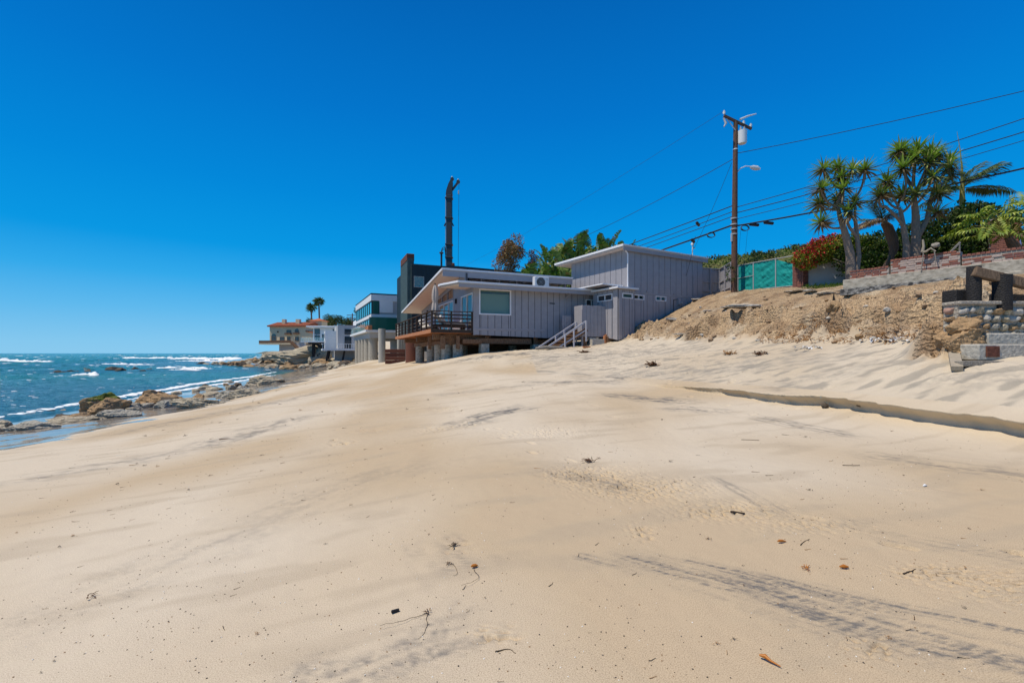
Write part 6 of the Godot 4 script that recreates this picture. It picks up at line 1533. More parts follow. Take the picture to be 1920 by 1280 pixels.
	for r in 4:
		var x := -0.02 + rng.randf() * 0.08
		while x < 2.4:
			var w := rng.randf_range(0.13, 0.27)
			var o := part(sw, "cobblestone", stones[rng.randi() % 6], cols[rng.randi() % 6], Vector3(x + w * 0.5, 0.06 + r * 0.165 + rng.randf_range(-0.02, 0.02), 0.0))
			o.scale = Vector3(w * 0.52, rng.randf_range(0.085, 0.115), 0.12)
			o.rotation.z = rng.randf_range(-0.25, 0.25)
			x += w
	for r in 4:
		part(sw, "cobblestone", stones[r], cols[r], Vector3(0.0, 0.08 + r * 0.16, -0.16)).scale = Vector3(0.1, 0.09, 0.14)
	solo("boulder", boulder(91, Vector3(0.55, 0.34, 0.42), 9, 0.2), M.rock_tan, "rugged brown and grey boulder at the left of the concrete steps", "rock", W(8.95, 3.2, 9.0), 0.5)
	solo("boulder", boulder(92, Vector3(0.3, 0.2, 0.3), 7, 0.2), M.rock_tan, "smaller orange rock resting on the rugged boulder", "rock", W(9.0, 3.5, 9.05), 0.7)
	var st := thing("concrete_steps", "worn concrete beach steps with rusty plates on the lowest step", "steps", W(8.52, 2.72, 8.42), 0.03)
	var s1 := part(st, "step", cbx(Vector3(1.5, 0.3, -0.2), Vector3(2.8, 0.30, 0.45), 0.02), M.pale_concrete)
	for x in [0.36, 1.5]: part(s1, "rusty_plate", cbx(Vector3(x, 0.31, 0.035), Vector3(0.25, 0.20, 0.03), 0.01), M.rust)
	part(st, "step", cbx(Vector3(1.95, 0.56, -0.6), Vector3(2.5, 0.22, 0.5), 0.02), M.pale_concrete)
	part(st, "step", cbx(Vector3(2.45, 0.76, -0.9), Vector3(2.2, 0.2, 0.4), 0.02), M.pale_concrete)
	part(st, "step", cbx(Vector3(2.7, 0.95, -1.2), Vector3(2.2, 0.2, 0.4), 0.02), M.pale_concrete)
	solo("plank", cbx(Vector3(1.4, 0.07, 0), Vector3(2.9, 0.10, 0.16), 0.01), M.grey_wood, "long weathered white plank lying before the concrete steps", "plank", W(8.22, 2.74, 8.32), 0.02)
	solo("plank", bm(W(8.08, 2.72, 8.25), W(8.56, 2.98, 8.8), 0.16, 0.09), M.pale_wood, "short tan board propped at the end of long plank", "plank")
func charred(r: float, tall: float, seed_: int) -> MB:
	var m := MB.new(); var n := 14; var s := 20
	for j in n + 1:
		for k in s:
			var a := TAU * k / s; var y := tall * j / n
			var rr := r * (1.0 + n_cell.get_noise_3d(cos(a) * 2.2 + seed_, y * 9.0, sin(a) * 2.2) * 0.13 + n_soft.get_noise_2d(y * 3.0, seed_) * 0.06)
			m.vert(Vector3(cos(a) * rr, y, sin(a) * rr), Vector3.UP)
	for j in n:
		for k in s:
			var a := j * s + k; var b := j * s + (k + 1) % s
			m.i.append_array([a, b, a + s, b, b + s, a + s])
	smooth_normals(m)
	var c := m.vert(Vector3(0, tall, 0), Vector3.UP)
	var k0 := m.v.size()
	for k in s: m.vert(m.v[n * s + k], Vector3.UP)
	for k in s: m.i.append_array([c, k0 + k, k0 + (k + 1) % s])
	return m

# ---------------------------------------------------------------- plants
func curve(a: Vector3, b: Vector3, bend: Vector3, n := 6) -> Array:
	var out := []
	for k in n + 1:
		var t := k / float(n)
		out.append(a.lerp(b, t) + bend * 4.0 * t * (1.0 - t))
	return out
# a head of sword leaves; some hang dry below
func rosette(seed_: int, n: int, l: float, dead: float) -> ArrayMesh:
	var r := RandomNumberGenerator.new(); r.seed = seed_
	var m := MB.new(); m.colored = true
	for k in n:
		var t := (k + 0.5) / n
		var up := lerpf(1.0, -0.75, pow(t, 0.9)) + r.randf_range(-0.12, 0.12)
		var a := k * 2.39996 + r.randf_range(-0.2, 0.2)
		var dir := Vector3(cos(a) * sqrt(maxf(0.0, 1.0 - up * up * 0.9)), up, sin(a) * sqrt(maxf(0.0, 1.0 - up * up * 0.9))).normalized()
		var side := dir.cross(Vector3.UP).normalized()
		if t > 1.0 - dead: m.tint = Color(0.17, 0.125, 0.07) * r.randf_range(0.6, 1.3)
		else: m.tint = Color(0.13, 0.18, 0.035).lerp(Color(0.50, 0.50, 0.17), pow(r.randf(), 1.2))
		var ll := l * r.randf_range(0.8, 1.1) * (0.8 if t < 0.12 else 1.0)
		var w := l * 0.10
		var droop := Vector3(0, -1, 0) * ll * r.randf_range(0.03, 0.16) * (1.0 - absf(up))
		var p0 := dir * 0.04; var p1 := dir * ll * 0.45 + droop * 0.25; var p2 := dir * ll + droop
		var nn := side.cross(dir).normalized() * w * 0.25
		m.quad(p0 - side * w * 0.35, p0 + side * w * 0.35, p1 + side * w * 0.5 + nn, p1 - side * w * 0.5 + nn)
		m.tri(p1 - side * w * 0.5 + nn, p1 + side * w * 0.5 + nn, p2)
	return m.mesh()
# a feather palm leaf along +x, arching
func frond(seed_: int, l: float, arch: float, w: float, tones: Array, n := 34) -> MB:
	var r := RandomNumberGenerator.new(); r.seed = seed_
	var m := MB.new(); m.colored = true
	var spine := []
	for k in 9:
		var t := k / 8.0
		spine.append(Vector3(l * t * (1.0 - arch * 0.25 * t), l * (0.35 * t - arch * t * t), 0))
	m.tint = tones[0]
	m.tube(spine, [0.022, 0.02, 0.018, 0.016, 0.014, 0.012, 0.009, 0.006, 0.003], 5, false)
	for k in n:
		var t := 0.12 + 0.86 * k / n
		var q := t * 8.0; var i := mini(int(q), 7)
		var p: Vector3 = spine[i].lerp(spine[i + 1], q - i)
		var along: Vector3 = (spine[i + 1] - spine[i]).normalized()
		for s in [-1, 1]:
			var dir := (along * 0.75 + Vector3(0, -0.25 + r.randf_range(-0.15, 0.1), s)).normalized()
			m.tint = tones[0].lerp(tones[1], r.randf())
			var ll := w * sin(PI * clampf(t * 0.85 + 0.12, 0, 1)) * r.randf_range(0.85, 1.1)
			m.leaf(p, dir, dir.cross(Vector3.UP).normalized(), ll, ll * 0.075 + 0.008, 0.22)
	return m
func leaf_mass(blobs: Array, n: int, size: float, tone: Callable, up := 0.4, shell := 0.35) -> MB:   # blobs: [centre, radii]
	var m := MB.new(); m.colored = true
	var total := 0.0
	for b in blobs: total += b[1].x * b[1].y + b[1].y * b[1].z
	for b in blobs:
		var c: int = int(n * (b[1].x * b[1].y + b[1].y * b[1].z) / total)
		for k in c:
			var dir := Vector3(rng.randfn(), rng.randfn(), rng.randfn()).normalized()
			var lump := 1.0 + n_soft.get_noise_3dv(b[0] * 0.7 + dir * 1.6) * 0.45
			var p: Vector3 = b[0] + dir * b[1] * lump * (1.0 - shell * rng.randf() * rng.randf())
			m.tint = tone.call(p, dir)
			var out := (dir + Vector3(rng.randfn() * 0.6, rng.randfn() * 0.5 + up, rng.randfn() * 0.6)).normalized()
			m.leaf(p, out, out.cross(Vector3(rng.randf() - 0.5, rng.randf() - 0.5, rng.randf() - 0.5)).normalized(), size * rng.randf_range(0.6, 1.35), size * rng.randf_range(0.35, 0.65))
	return m
func paddle(seed_: int, l: float, w: float) -> ArrayMesh:      # a banana-like leaf along +y, arching to +x, torn at its edges
	var r := RandomNumberGenerator.new(); r.seed = seed_
	var m := MB.new(); m.colored = true
	var n := 12
	var at := func(t: float) -> Vector3: return Vector3(l * 0.28 * t * t, l * (t - 0.22 * t * t), 0)
	m.tint = Color(0.16, 0.20, 0.05)
	m.tube([Vector3(0, -l * 0.9, 0), Vector3.ZERO, at.call(0.5), at.call(1.0)], [0.035, 0.028, 0.018, 0.005], 6, false)
	for s in [-1, 1]:
		for k in n:
			var t0 := k / float(n); var t1 := (k + (0.9 if r.randf() < 0.5 else 1.0)) / float(n)
			var wid := func(t: float) -> float: return w * 0.5 * pow(sin(PI * clampf(t * 0.9 + 0.06, 0, 1)), 0.6)
			var p0: Vector3 = at.call(t0); var p1: Vector3 = at.call(t1)
			var fold := r.randf_range(0.05, 0.35)
			var e0: Vector3 = p0 + Vector3(-fold * wid.call(t0), 0.06, s * wid.call(t0)); var e1: Vector3 = p1 + Vector3(-fold * wid.call(t1), 0.05 + r.randf_range(-0.05, 0.02), s * wid.call(t1))
			m.tint = Color(0.06, 0.115, 0.022).lerp(Color(0.23, 0.30, 0.06), r.randf())
			if r.randf() < 0.05: m.tint = Color(0.26, 0.17, 0.06)
			if s > 0: m.quad(p0, e0, e1, p1)
			else: m.quad(p1, e1, e0, p0)
	return m.mesh()
func yucca(label: String, at: Vector3, trunks: Array, heads: Array, blade: float):
	# trunks: [points, radii]; heads: [point, join]; all relative to the foot
	var t := thing("yucca_tree", label, "tree", at, 0.0, "yucca trees on the terrace")
	for q in trunks: part(t, "trunk", tb(q[0], q[1], 12), M.bark)
	var kinds := []
	for k in 5: kinds.append(rosette(900 + k, 70, blade, 0.26 + 0.04 * k))
	for k in heads.size():
		var h: Vector3 = heads[k][0]; var j: Vector3 = heads[k][1]
		var bend := Vector3(rng.randf_range(-0.12, 0.12), -0.12, rng.randf_range(-0.1, 0.1))
		part(t, "branch", tb(curve(j, h, bend, 5), [0.055, 0.045, 0.04, 0.036, 0.034, 0.04], 8), M.bark)
		var o := part(t, "leaf_rosette", kinds[k % 5], M.leaf, h)
		var lean := (h - j).normalized()
		o.rotation = Vector3(lean.z * 0.5 + rng.randf_range(-0.15, 0.15), rng.randf() * TAU, -lean.x * 0.5)
		o.scale = Vector3.ONE * rng.randf_range(0.88, 1.12)
func make_plants():
	# yucca by the end of the concrete wall
	var b1 := W(12.85, 5.95, 17.2)
	var V := func(px: float, py: float, d: float, o: Vector3) -> Vector3: return Vector3(px, py, d) - o
	yucca("branching yucca tree with two grey trunks beside the flowering vine", b1,
		[[[Vector3(0.02, -0.9, 0), Vector3(-0.05, 0.8, 0), Vector3(-0.3, 1.65, 0.05), Vector3(-0.42, 2.15, 0)], [0.21, 0.15, 0.11, 0.085]], [[Vector3(0.04, -0.8, 0.05), Vector3(0.2, 0.7, 0.1), Vector3(0.14, 1.4, 0.1), Vector3(0.1, 2.1, 0.05)], [0.10, 0.08, 0.07, 0.06]], [[Vector3(-0.42, 2.1, 0), Vector3(-0.5, 2.7, -0.05), Vector3(-0.25, 3.4, -0.1)], [0.08, 0.065, 0.05]], [[Vector3(0.14, 1.4, 0.1), Vector3(-0.18, 1.75, 0.15), Vector3(-0.3, 2.1, 0.1)], [0.06, 0.05, 0.05]]],
		[[Vector3(-1.0, 4.05, -0.1), Vector3(-0.3, 3.3, -0.1)], [Vector3(-0.3, 4.2, -0.3), Vector3(-0.25, 3.4, -0.1)], [Vector3(-0.2, 3.85, 0.3), Vector3(-0.25, 3.4, -0.1)], [Vector3(0.5, 3.98, 0.0), Vector3(0.1, 2.9, 0.0)], [Vector3(-1.22, 3.25, 0.1), Vector3(-0.5, 2.6, -0.05)], [Vector3(-0.98, 2.8, -0.3), Vector3(-0.5, 2.5, -0.05)],
		[Vector3(-0.55, 3.15, 0.35), Vector3(-0.48, 2.6, -0.05)], [Vector3(0.08, 2.72, 0.05), Vector3(0.1, 2.1, 0.05)], [Vector3(-0.36, 2.3, 0.35), Vector3(-0.3, 2.0, 0.1)], [Vector3(-1.25, 1.95, 0.15), Vector3(-0.35, 1.8, 0.05)], [Vector3(-0.45, 3.65, 0.1), Vector3(-0.3, 3.2, -0.1)], [Vector3(-0.2, 2.95, -0.45), Vector3(-0.25, 2.4, 0)]], 0.60)
	# the larger clump
	var b2 := W(15.45, 6.25, 17.6)
	yucca("large crowded yucca clump with three trunks behind the patchy brick wall", b2,
		[[[Vector3(-0.3, -1.0, 0.1), Vector3(-0.26, 0.9, 0.1), Vector3(-0.4, 1.75, 0.1), Vector3(-0.5, 2.3, 0.1)], [0.14, 0.11, 0.08, 0.065]], [[Vector3(0.05, -1.0, 0), Vector3(0.2, 1.1, 0), Vector3(0.18, 2.1, 0), Vector3(0.1, 2.9, 0)], [0.22, 0.16, 0.12, 0.085]], [[Vector3(0.2, 1.15, 0), Vector3(0.6, 1.95, 0.05), Vector3(0.72, 2.5, 0), Vector3(0.95, 3.3, 0)], [0.11, 0.09, 0.07, 0.055]], [[Vector3(-0.35, 1.6, 0.1), Vector3(-0.75, 2.0, 0.2), Vector3(-1.2, 2.35, 0.25)], [0.06, 0.055, 0.05]]],
		[[Vector3(-0.5, 4.55, 0.1), Vector3(0.0, 3.2, 0)], [Vector3(-0.1, 4.65, -0.3), Vector3(0.1, 3.2, 0)], [Vector3(0.25, 4.6, 0.0), Vector3(0.1, 3.3, 0)], [Vector3(0.62, 4.35, 0.25), Vector3(0.5, 3.2, 0)], [Vector3(0.95, 4.5, -0.2), Vector3(0.8, 3.3, 0)], [Vector3(1.5, 4.15, 0.0), Vector3(0.95, 3.3, 0)], [Vector3(-0.65, 3.75, 0.4), Vector3(-0.45, 2.6, 0.1)], [Vector3(0.2, 3.9, 0.5), Vector3(0.1, 2.9, 0)],
		[Vector3(-1.1, 3.3, 0.2), Vector3(-0.55, 2.4, 0.1)], [Vector3(-1.42, 2.75, 0.3), Vector3(-1.2, 2.35, 0.25)], [Vector3(0.3, 3.35, 0.6), Vector3(0.15, 2.5, 0)], [Vector3(-0.25, 2.75, 0.5), Vector3(-0.4, 2.2, 0.1)], [Vector3(0.72, 2.8, 0.4), Vector3(0.65, 2.2, 0)], [Vector3(-0.2, 4.15, 0.35), Vector3(0.0, 3.0, 0)], [Vector3(0.42, 4.1, 0.45), Vector3(0.2, 3.0, 0)], [Vector3(1.35, 3.6, 0.2), Vector3(0.95, 3.2, 0)],
		[Vector3(0.1, 3.05, -0.5), Vector3(0.15, 2.3, 0)], [Vector3(0.9, 2.15, 0.1), Vector3(0.62, 2.0, 0)], [Vector3(-0.75, 3.1, -0.3), Vector3(-0.5, 2.3, 0.1)], [Vector3(1.05, 3.75, 0.4), Vector3(0.9, 3.1, 0)]], 0.68)
	# leaning date palm with dry drooping leaves
	var dp := thing("date_palm", "small leaning date palm with shaggy trunk and dry drooping fronds", "palm", W(15.35, 6.35, 18.8))
	part(dp, "trunk", tb([Vector3(-0.15, -0.8, 0), Vector3(0.05, 0.2, 0), Vector3(0.33, 0.6, 0), Vector3(0.45, 0.95, 0), Vector3(0.4, 1.35, 0), Vector3(0.2, 1.85, 0), Vector3(0.02, 2.05, 0)], [0.09, 0.08, 0.1, 0.16, 0.19, 0.18, 0.12], 12), M.palm_bark)
	for k in 16:
		var dry := k < 11
		var f := frond(1200 + k, rng.randf_range(0.9, 1.35), 0.55 if dry else 0.25, 0.36, [Color(0.10, 0.07, 0.04), Color(0.34, 0.25, 0.14)] if dry else [Color(0.08, 0.10, 0.03), Color(0.2, 0.2, 0.08)], 26)
		var o := part(dp, "frond", f, M.dead_leaf if dry else M.leaf, Vector3(0.02, 2.05, 0))
		o.rotation = Vector3(0, PI + rng.randf_range(-1.6, 1.6), rng.randf_range(-0.1, 0.25) if dry else rng.randf_range(0.2, 0.8))
	# king palm
	var kp := thing("king_palm", "king palm with smooth yellow-green trunk above the hedge", "palm", W(23.75, 6.5, 24.0))
	part(kp, "trunk", tb([Vector3(0, 0, 0), Vector3(0, 3.0, 0), Vector3(0.02, 4.6, 0)], [0.16, 0.14, 0.11], 14), M.green_trunk)
	part(kp, "crownshaft", tb([Vector3(0.02, 4.55, 0), Vector3(0.03, 5.3, 0), Vector3(0.0, 6.6, 0)], [0.13, 0.09, 0.03], 12), M.green_trunk)
	part(kp, "spear", tb([Vector3(0, 6.3, 0), Vector3(-0.08, 7.2, 0), Vector3(-0.25, 8.2, 0)], [0.03, 0.022, 0.006], 6), M.green_trunk)
	var fr := [[0.15, 0.75], [0.35, 0.45], [-0.3, 0.55], [2.9, -0.1], [3.4, -0.3], [2.5, -0.45], [1.5, 0.2], [-1.4, 0.2], [3.8, 0.1], [0.0, -0.15], [-0.6, -0.35], [3.1, 0.25]]
	for k in fr.size():
		var o := part(kp, "frond", frond(1300 + k, 2.3, 0.3, 0.8, [Color(0.03, 0.055, 0.015), Color(0.15, 0.18, 0.05)], 44), M.leaf, Vector3(0.02, 5.2, 0))
		o.rotation = Vector3(0, fr[k][0], fr[k][1])
	# hedge on the wall, flowering vine
	var green := func(p: Vector3, dir: Vector3) -> Color:
		return Color(0.018, 0.034, 0.010).lerp(Color(0.085, 0.125, 0.022), pow(rng.randf(), 1.3))
	var hg := thing("hedge", "dark green overgrown hedge along the garden wall behind the yuccas", "hedge", Vector3.ZERO)
	var lights := [[W(16.8, 7.6, 22.0), Vector3(1.0, 0.9, 0.7)], [W(17.8, 7.75, 21.6), Vector3(1.1, 1.0, 0.8)], [W(18.8, 7.9, 21.2), Vector3(1.1, 1.1, 0.8)], [W(19.7, 8.1, 20.8), Vector3(1.0, 1.15, 0.8)], [W(20.4, 8.4, 20.4), Vector3(0.9, 1.25, 0.8)], [W(20.9, 8.9, 20.4), Vector3(0.7, 0.8, 0.7)], [W(17.4, 6.9, 21.2), Vector3(1.3, 0.9, 0.5)], [W(19.2, 7.1, 20.5), Vector3(1.5, 1.1, 0.5)], [W(20.4, 7.3, 19.9), Vector3(0.9, 1.1, 0.5)]]
	part(hg, "foliage", leaf_mass(lights, 16000, 0.18, green), M.leaf)
	for k in 6: part(hg, "stem", tb([W(16.6 + k * 0.8, 6.0, 21.9 - k * 0.27), W(16.7 + k * 0.8, 7.2, 21.9 - k * 0.27)], [0.06, 0.03], 6), M.bark)
	var bv := thing("bougainvillea", "flowering vine with red blossoms and yellow-green leaves over the garden wall", "vine", Vector3.ZERO)
	var vines := [[W(14.9, 7.75, 23.0), Vector3(0.55, 0.45, 0.5)], [W(15.5, 8.05, 22.9), Vector3(0.65, 0.5, 0.55)], [W(16.1, 8.2, 22.7), Vector3(0.8, 0.55, 0.6)], [W(16.8, 8.15, 22.3), Vector3(0.7, 0.55, 0.6)], [W(17.3, 8.1, 22.0), Vector3(0.5, 0.45, 0.5)]]
	part(bv, "foliage", leaf_mass(vines, 5000, 0.15, func(p: Vector3, dir: Vector3) -> Color: return Color(0.12, 0.16, 0.02).lerp(Color(0.34, 0.36, 0.04), rng.randf())), M.leaf)
	var red := leaf_mass([[vines[0][0] + Vector3(0, 0.06, 0), vines[0][1]], [vines[1][0] + Vector3(-0.1, 0.1, 0), vines[1][1]], [vines[2][0] + Vector3(-0.15, 0.16, -0.1), vines[2][1] * 0.9]], 2600, 0.13, func(p: Vector3, dir: Vector3) -> Color: return Color(0.36, 0.012, 0.03).lerp(Color(0.55, 0.05, 0.03), rng.randf()))
	part(bv, "blossoms", red, M.petal)
	part(bv, "stem", tb([W(16.9, 6.3, 21.8), W(16.7, 6.9, 21.9), W(16.8, 7.5, 22.2)], [0.06, 0.05, 0.04], 7), M.bark)
	for k in 3: part(bv, "branch", tb([W(16.75, 6.6 + 0.2 * k, 21.85), W(16.3 - 0.2 * k, 6.8 + 0.3 * k, 21.9), W(16.0 - 0.2 * k, 7.2 + 0.2 * k, 22.1)], [0.035, 0.025, 0.012], 6), M.bark)
	var grass := MB.new(); grass.colored = true
	for k in 500:
		var x := rng.randf_range(14.2, 16.4); var d := 21.4 + rng.randf_range(-0.5, 0.5) + (15.3 - x) * 0.4
		grass.tint = Color(0.06, 0.11, 0.02).lerp(Color(0.2, 0.26, 0.05), rng.randf())
		var dir := Vector3(rng.randfn() * 0.4, 1, rng.randfn() * 0.4).normalized()
		grass.leaf(on(x, d), dir, dir.cross(Vector3.FORWARD).normalized(), rng.randf_range(0.1, 0.28), 0.03)
	struct("garden_grass", grass, M.leaf, "stuff")
	# tree philodendron with a crooked scarred trunk
	var ph := thing("tree_philodendron", "tree philodendron with glossy yellow-green lobed leaves and crooked scarred trunk", "plant", W(17.2, 6.0, 15.9))
	part(ph, "trunk", tb([Vector3(3.0, 0.55, 0.1), Vector3(1.8, 0.35, 0.1), Vector3(0.9, 0.3, 0), Vector3(0.35, 0.75, 0), Vector3(0.15, 1.05, 0)], [0.12, 0.13, 0.15, 0.16, 0.10], 12), M.palm_bark)
	var lobes := []
	for k in 4: lobes.append(lobed_leaf(1400 + k).mesh())
	for k in 46:
		var a := rng.randf() * TAU; var up := rng.randf_range(0.1, 1.0)
		var tip := Vector3(cos(a) * 1.15, 0, sin(a) * 0.9) * sqrt(1.0 - up * up * 0.7) * rng.randf_range(0.5, 1.0) + Vector3(-0.2, 1.1 + up * 0.95, 0)
		if k % 6 == 0: tip += Vector3(0.7, 0.45, 0)
		part(ph, "stalk", tb(curve(Vector3(0.15, 1.0, 0), tip, Vector3(0, 0.12, 0), 4), [0.018, 0.014, 0.012, 0.01, 0.008], 5), M.green_trunk)
		var o := part(ph, "leaf", lobes[k % 4], M.leaf_gloss, tip)
		o.rotation = Vector3(rng.randf_range(-0.5, 0.5), -a + rng.randf_range(-0.3, 0.3), rng.randf_range(-0.9, 0.1))
	# broad-leaved plants behind the house
	var leaves := []
	for k in 6: leaves.append(paddle(1500 + k, 1.7, 0.75))
	var clumps := [[3.4, 42.0, 8.9, 2.2, 30, "tall fan of giant banana-like leaves behind low grey roof"], [6.0, 44.0, 10.2, 2.4, 30, "tallest clump of giant banana-like leaves behind grey wing"], [9.4, 46.0, 10.6, 2.2, 26, "clump of giant banana-like leaves beyond the grey wing roof"], [11.3, 46.5, 10.4, 1.6, 18, "narrow clump of giant banana-like leaves just over the grey wing roof edge"], [2.0, 41.0, 6.9, 1.5, 16, "low clump of giant banana-like leaves beside the brown bush"], [4.6, 39.5, 7.2, 1.6, 18, "bright giant leaves close behind the air conditioner"]]
	for c in clumps:
		var t := thing("giant_strelitzia", c[5], "plant", W(c[0], c[2] - 1.5, c[1]), 0.0, "giant leaf plants behind the house")
		part(t, "stem", tb([Vector3(0, -1.5, 0), Vector3(0, 2.4, 0)], [0.25, 0.2], 8), M.bark)
		for k in int(c[4] * 1.5):
			var a := rng.randf() * TAU; var h := rng.randf_range(0.6, 4.0)
			var o := part(t, "leaf", leaves[k % 6], M.leaf_gloss, Vector3(cos(a) * c[3] * rng.randf_range(0.1, 0.85), h + 0.5, sin(a) * c[3] * 0.6 * rng.randf()))
			o.rotation = Vector3(rng.randf_range(-0.35, 0.35), -a + rng.randf_range(-0.6, 0.6), rng.randf_range(-0.55, 0.15))
			o.scale = Vector3.ONE * rng.randf_range(0.8, 1.3)
	tree("brown_bush", "round brown-orange leaved tree behind low grey roof beside giant leaves", W(0.0, 5.0, 48.0), 9.9, 1.95, 4200, 0.24, [Color(0.13, 0.10, 0.04), Color(0.34, 0.235, 0.09), Color(0.30, 0.15, 0.08)], "", 1.35, "dead_leaf")
	tree("brown_bush", "small reddish tree tip between brown tree and giant leaves", W(2.0, 5.0, 48.5), 8.7, 0.95, 900, 0.2, [Color(0.16, 0.08, 0.06), Color(0.28, 0.14, 0.1), Color(0.1, 0.08, 0.04)], "", 1.4, "dead_leaf")
	var palm_fill := func(p: Vector3, dir: Vector3) -> Color: return Color(0.05, 0.10, 0.016).lerp(Color(0.22, 0.32, 0.045), rng.randf())
	var fill := thing("green_thicket", "green thicket below the giant leaves behind the low roof", "thicket", Vector3.ZERO)
	part(fill, "foliage", leaf_mass([[W(3.0, 8.7, 42.5), Vector3(2.0, 2.0, 1.0)], [W(5.8, 10.2, 44.5), Vector3(2.2, 2.6, 1.0)], [W(9.2, 11.0, 46.5), Vector3(2.2, 2.4, 1.0)], [W(4.8, 8.3, 40.5), Vector3(1.8, 2.0, 0.8)], [W(7.6, 11.2, 45.5), Vector3(2.0, 2.2, 1.0)], [W(1.6, 9.2, 44.0), Vector3(1.2, 1.9, 0.9)]], 11000, 0.36, palm_fill), M.leaf_gloss)
	part(fill, "stem", tb([W(5.0, 4.5, 43.5), W(5.2, 8.0, 43.8)], [0.12, 0.06], 7), M.bark)
	for q in [[7.6, 47.0, 13.6, "thin dark cypress tip between the giant leaf clumps"], [9.6, 48.5, 14.3, "dark cypress tip beyond grey wing roof beside giant leaves"], [11.6, 47.5, 14.4, "leaning dark cypress tip above the grey wing roof"], [13.0, 48.0, 14.5, "dark cypress tip standing alone above the grey wing roof"], [6.3, 47.0, 13.4, "short dark cypress tip behind the tallest leaf clump"]]:
		var t := thing("cypress", q[3], "tree", W(q[0], 7.0, q[1]), 0.0, "cypress tips behind the house")
		part(t, "trunk", tb([Vector3.ZERO, Vector3(0, q[2] - 7.4, 0)], [0.12, 0.02], 6), M.bark)
		var m := MB.new(); m.colored = true
		for k in 520:
			var h := rng.randf(); var r: float = 0.42 * pow(1.0 - h, 0.7) * sqrt(rng.randf()) + 0.03
			var a := rng.randf() * TAU
			m.tint = Color(0.012, 0.026, 0.012).lerp(Color(0.05, 0.07, 0.025), rng.randf())
			var dir := Vector3(cos(a) * 0.6, 1, sin(a) * 0.6).normalized()
			m.leaf(Vector3(cos(a) * r, h * (q[2] - 7.2), sin(a) * r), dir, dir.cross(Vector3.RIGHT).normalized(), 0.28, 0.1)
		part(t, "crown", m, M.leaf)
	var vine := leaf_mass([[POLE + Vector3(-0.25, 1.3, 0.1), Vector3(0.22, 0.5, 0.2)]], 140, 0.12, green)
	solo("climbing_vine", vine, M.leaf, "small green vine climbing the foot of utility pole", "vine")
func lobed_leaf(seed_: int) -> MB:       # a deeply cut leaf along +x
	var r := RandomNumberGenerator.new(); r.seed = seed_
	var m := MB.new(); m.colored = true
	var l := 0.62
	for s in [-1, 1]:
		for k in 8:
			var t := k / 7.0
			var p := Vector3(l * t * 0.8, -0.10 * t * t, 0)
			var ang := lerpf(1.9, 0.25, t)
			var dir := Vector3(cos(ang), -0.18, s * sin(ang)).normalized()
			m.tint = Color(0.10, 0.17, 0.02).lerp(Color(0.32, 0.36, 0.05), r.randf())
			m.leaf(p, dir, dir.cross(Vector3.UP).normalized(), l * lerpf(0.42, 0.36, t) * r.randf_range(0.9, 1.1), 0.085, 0.3)
	return m

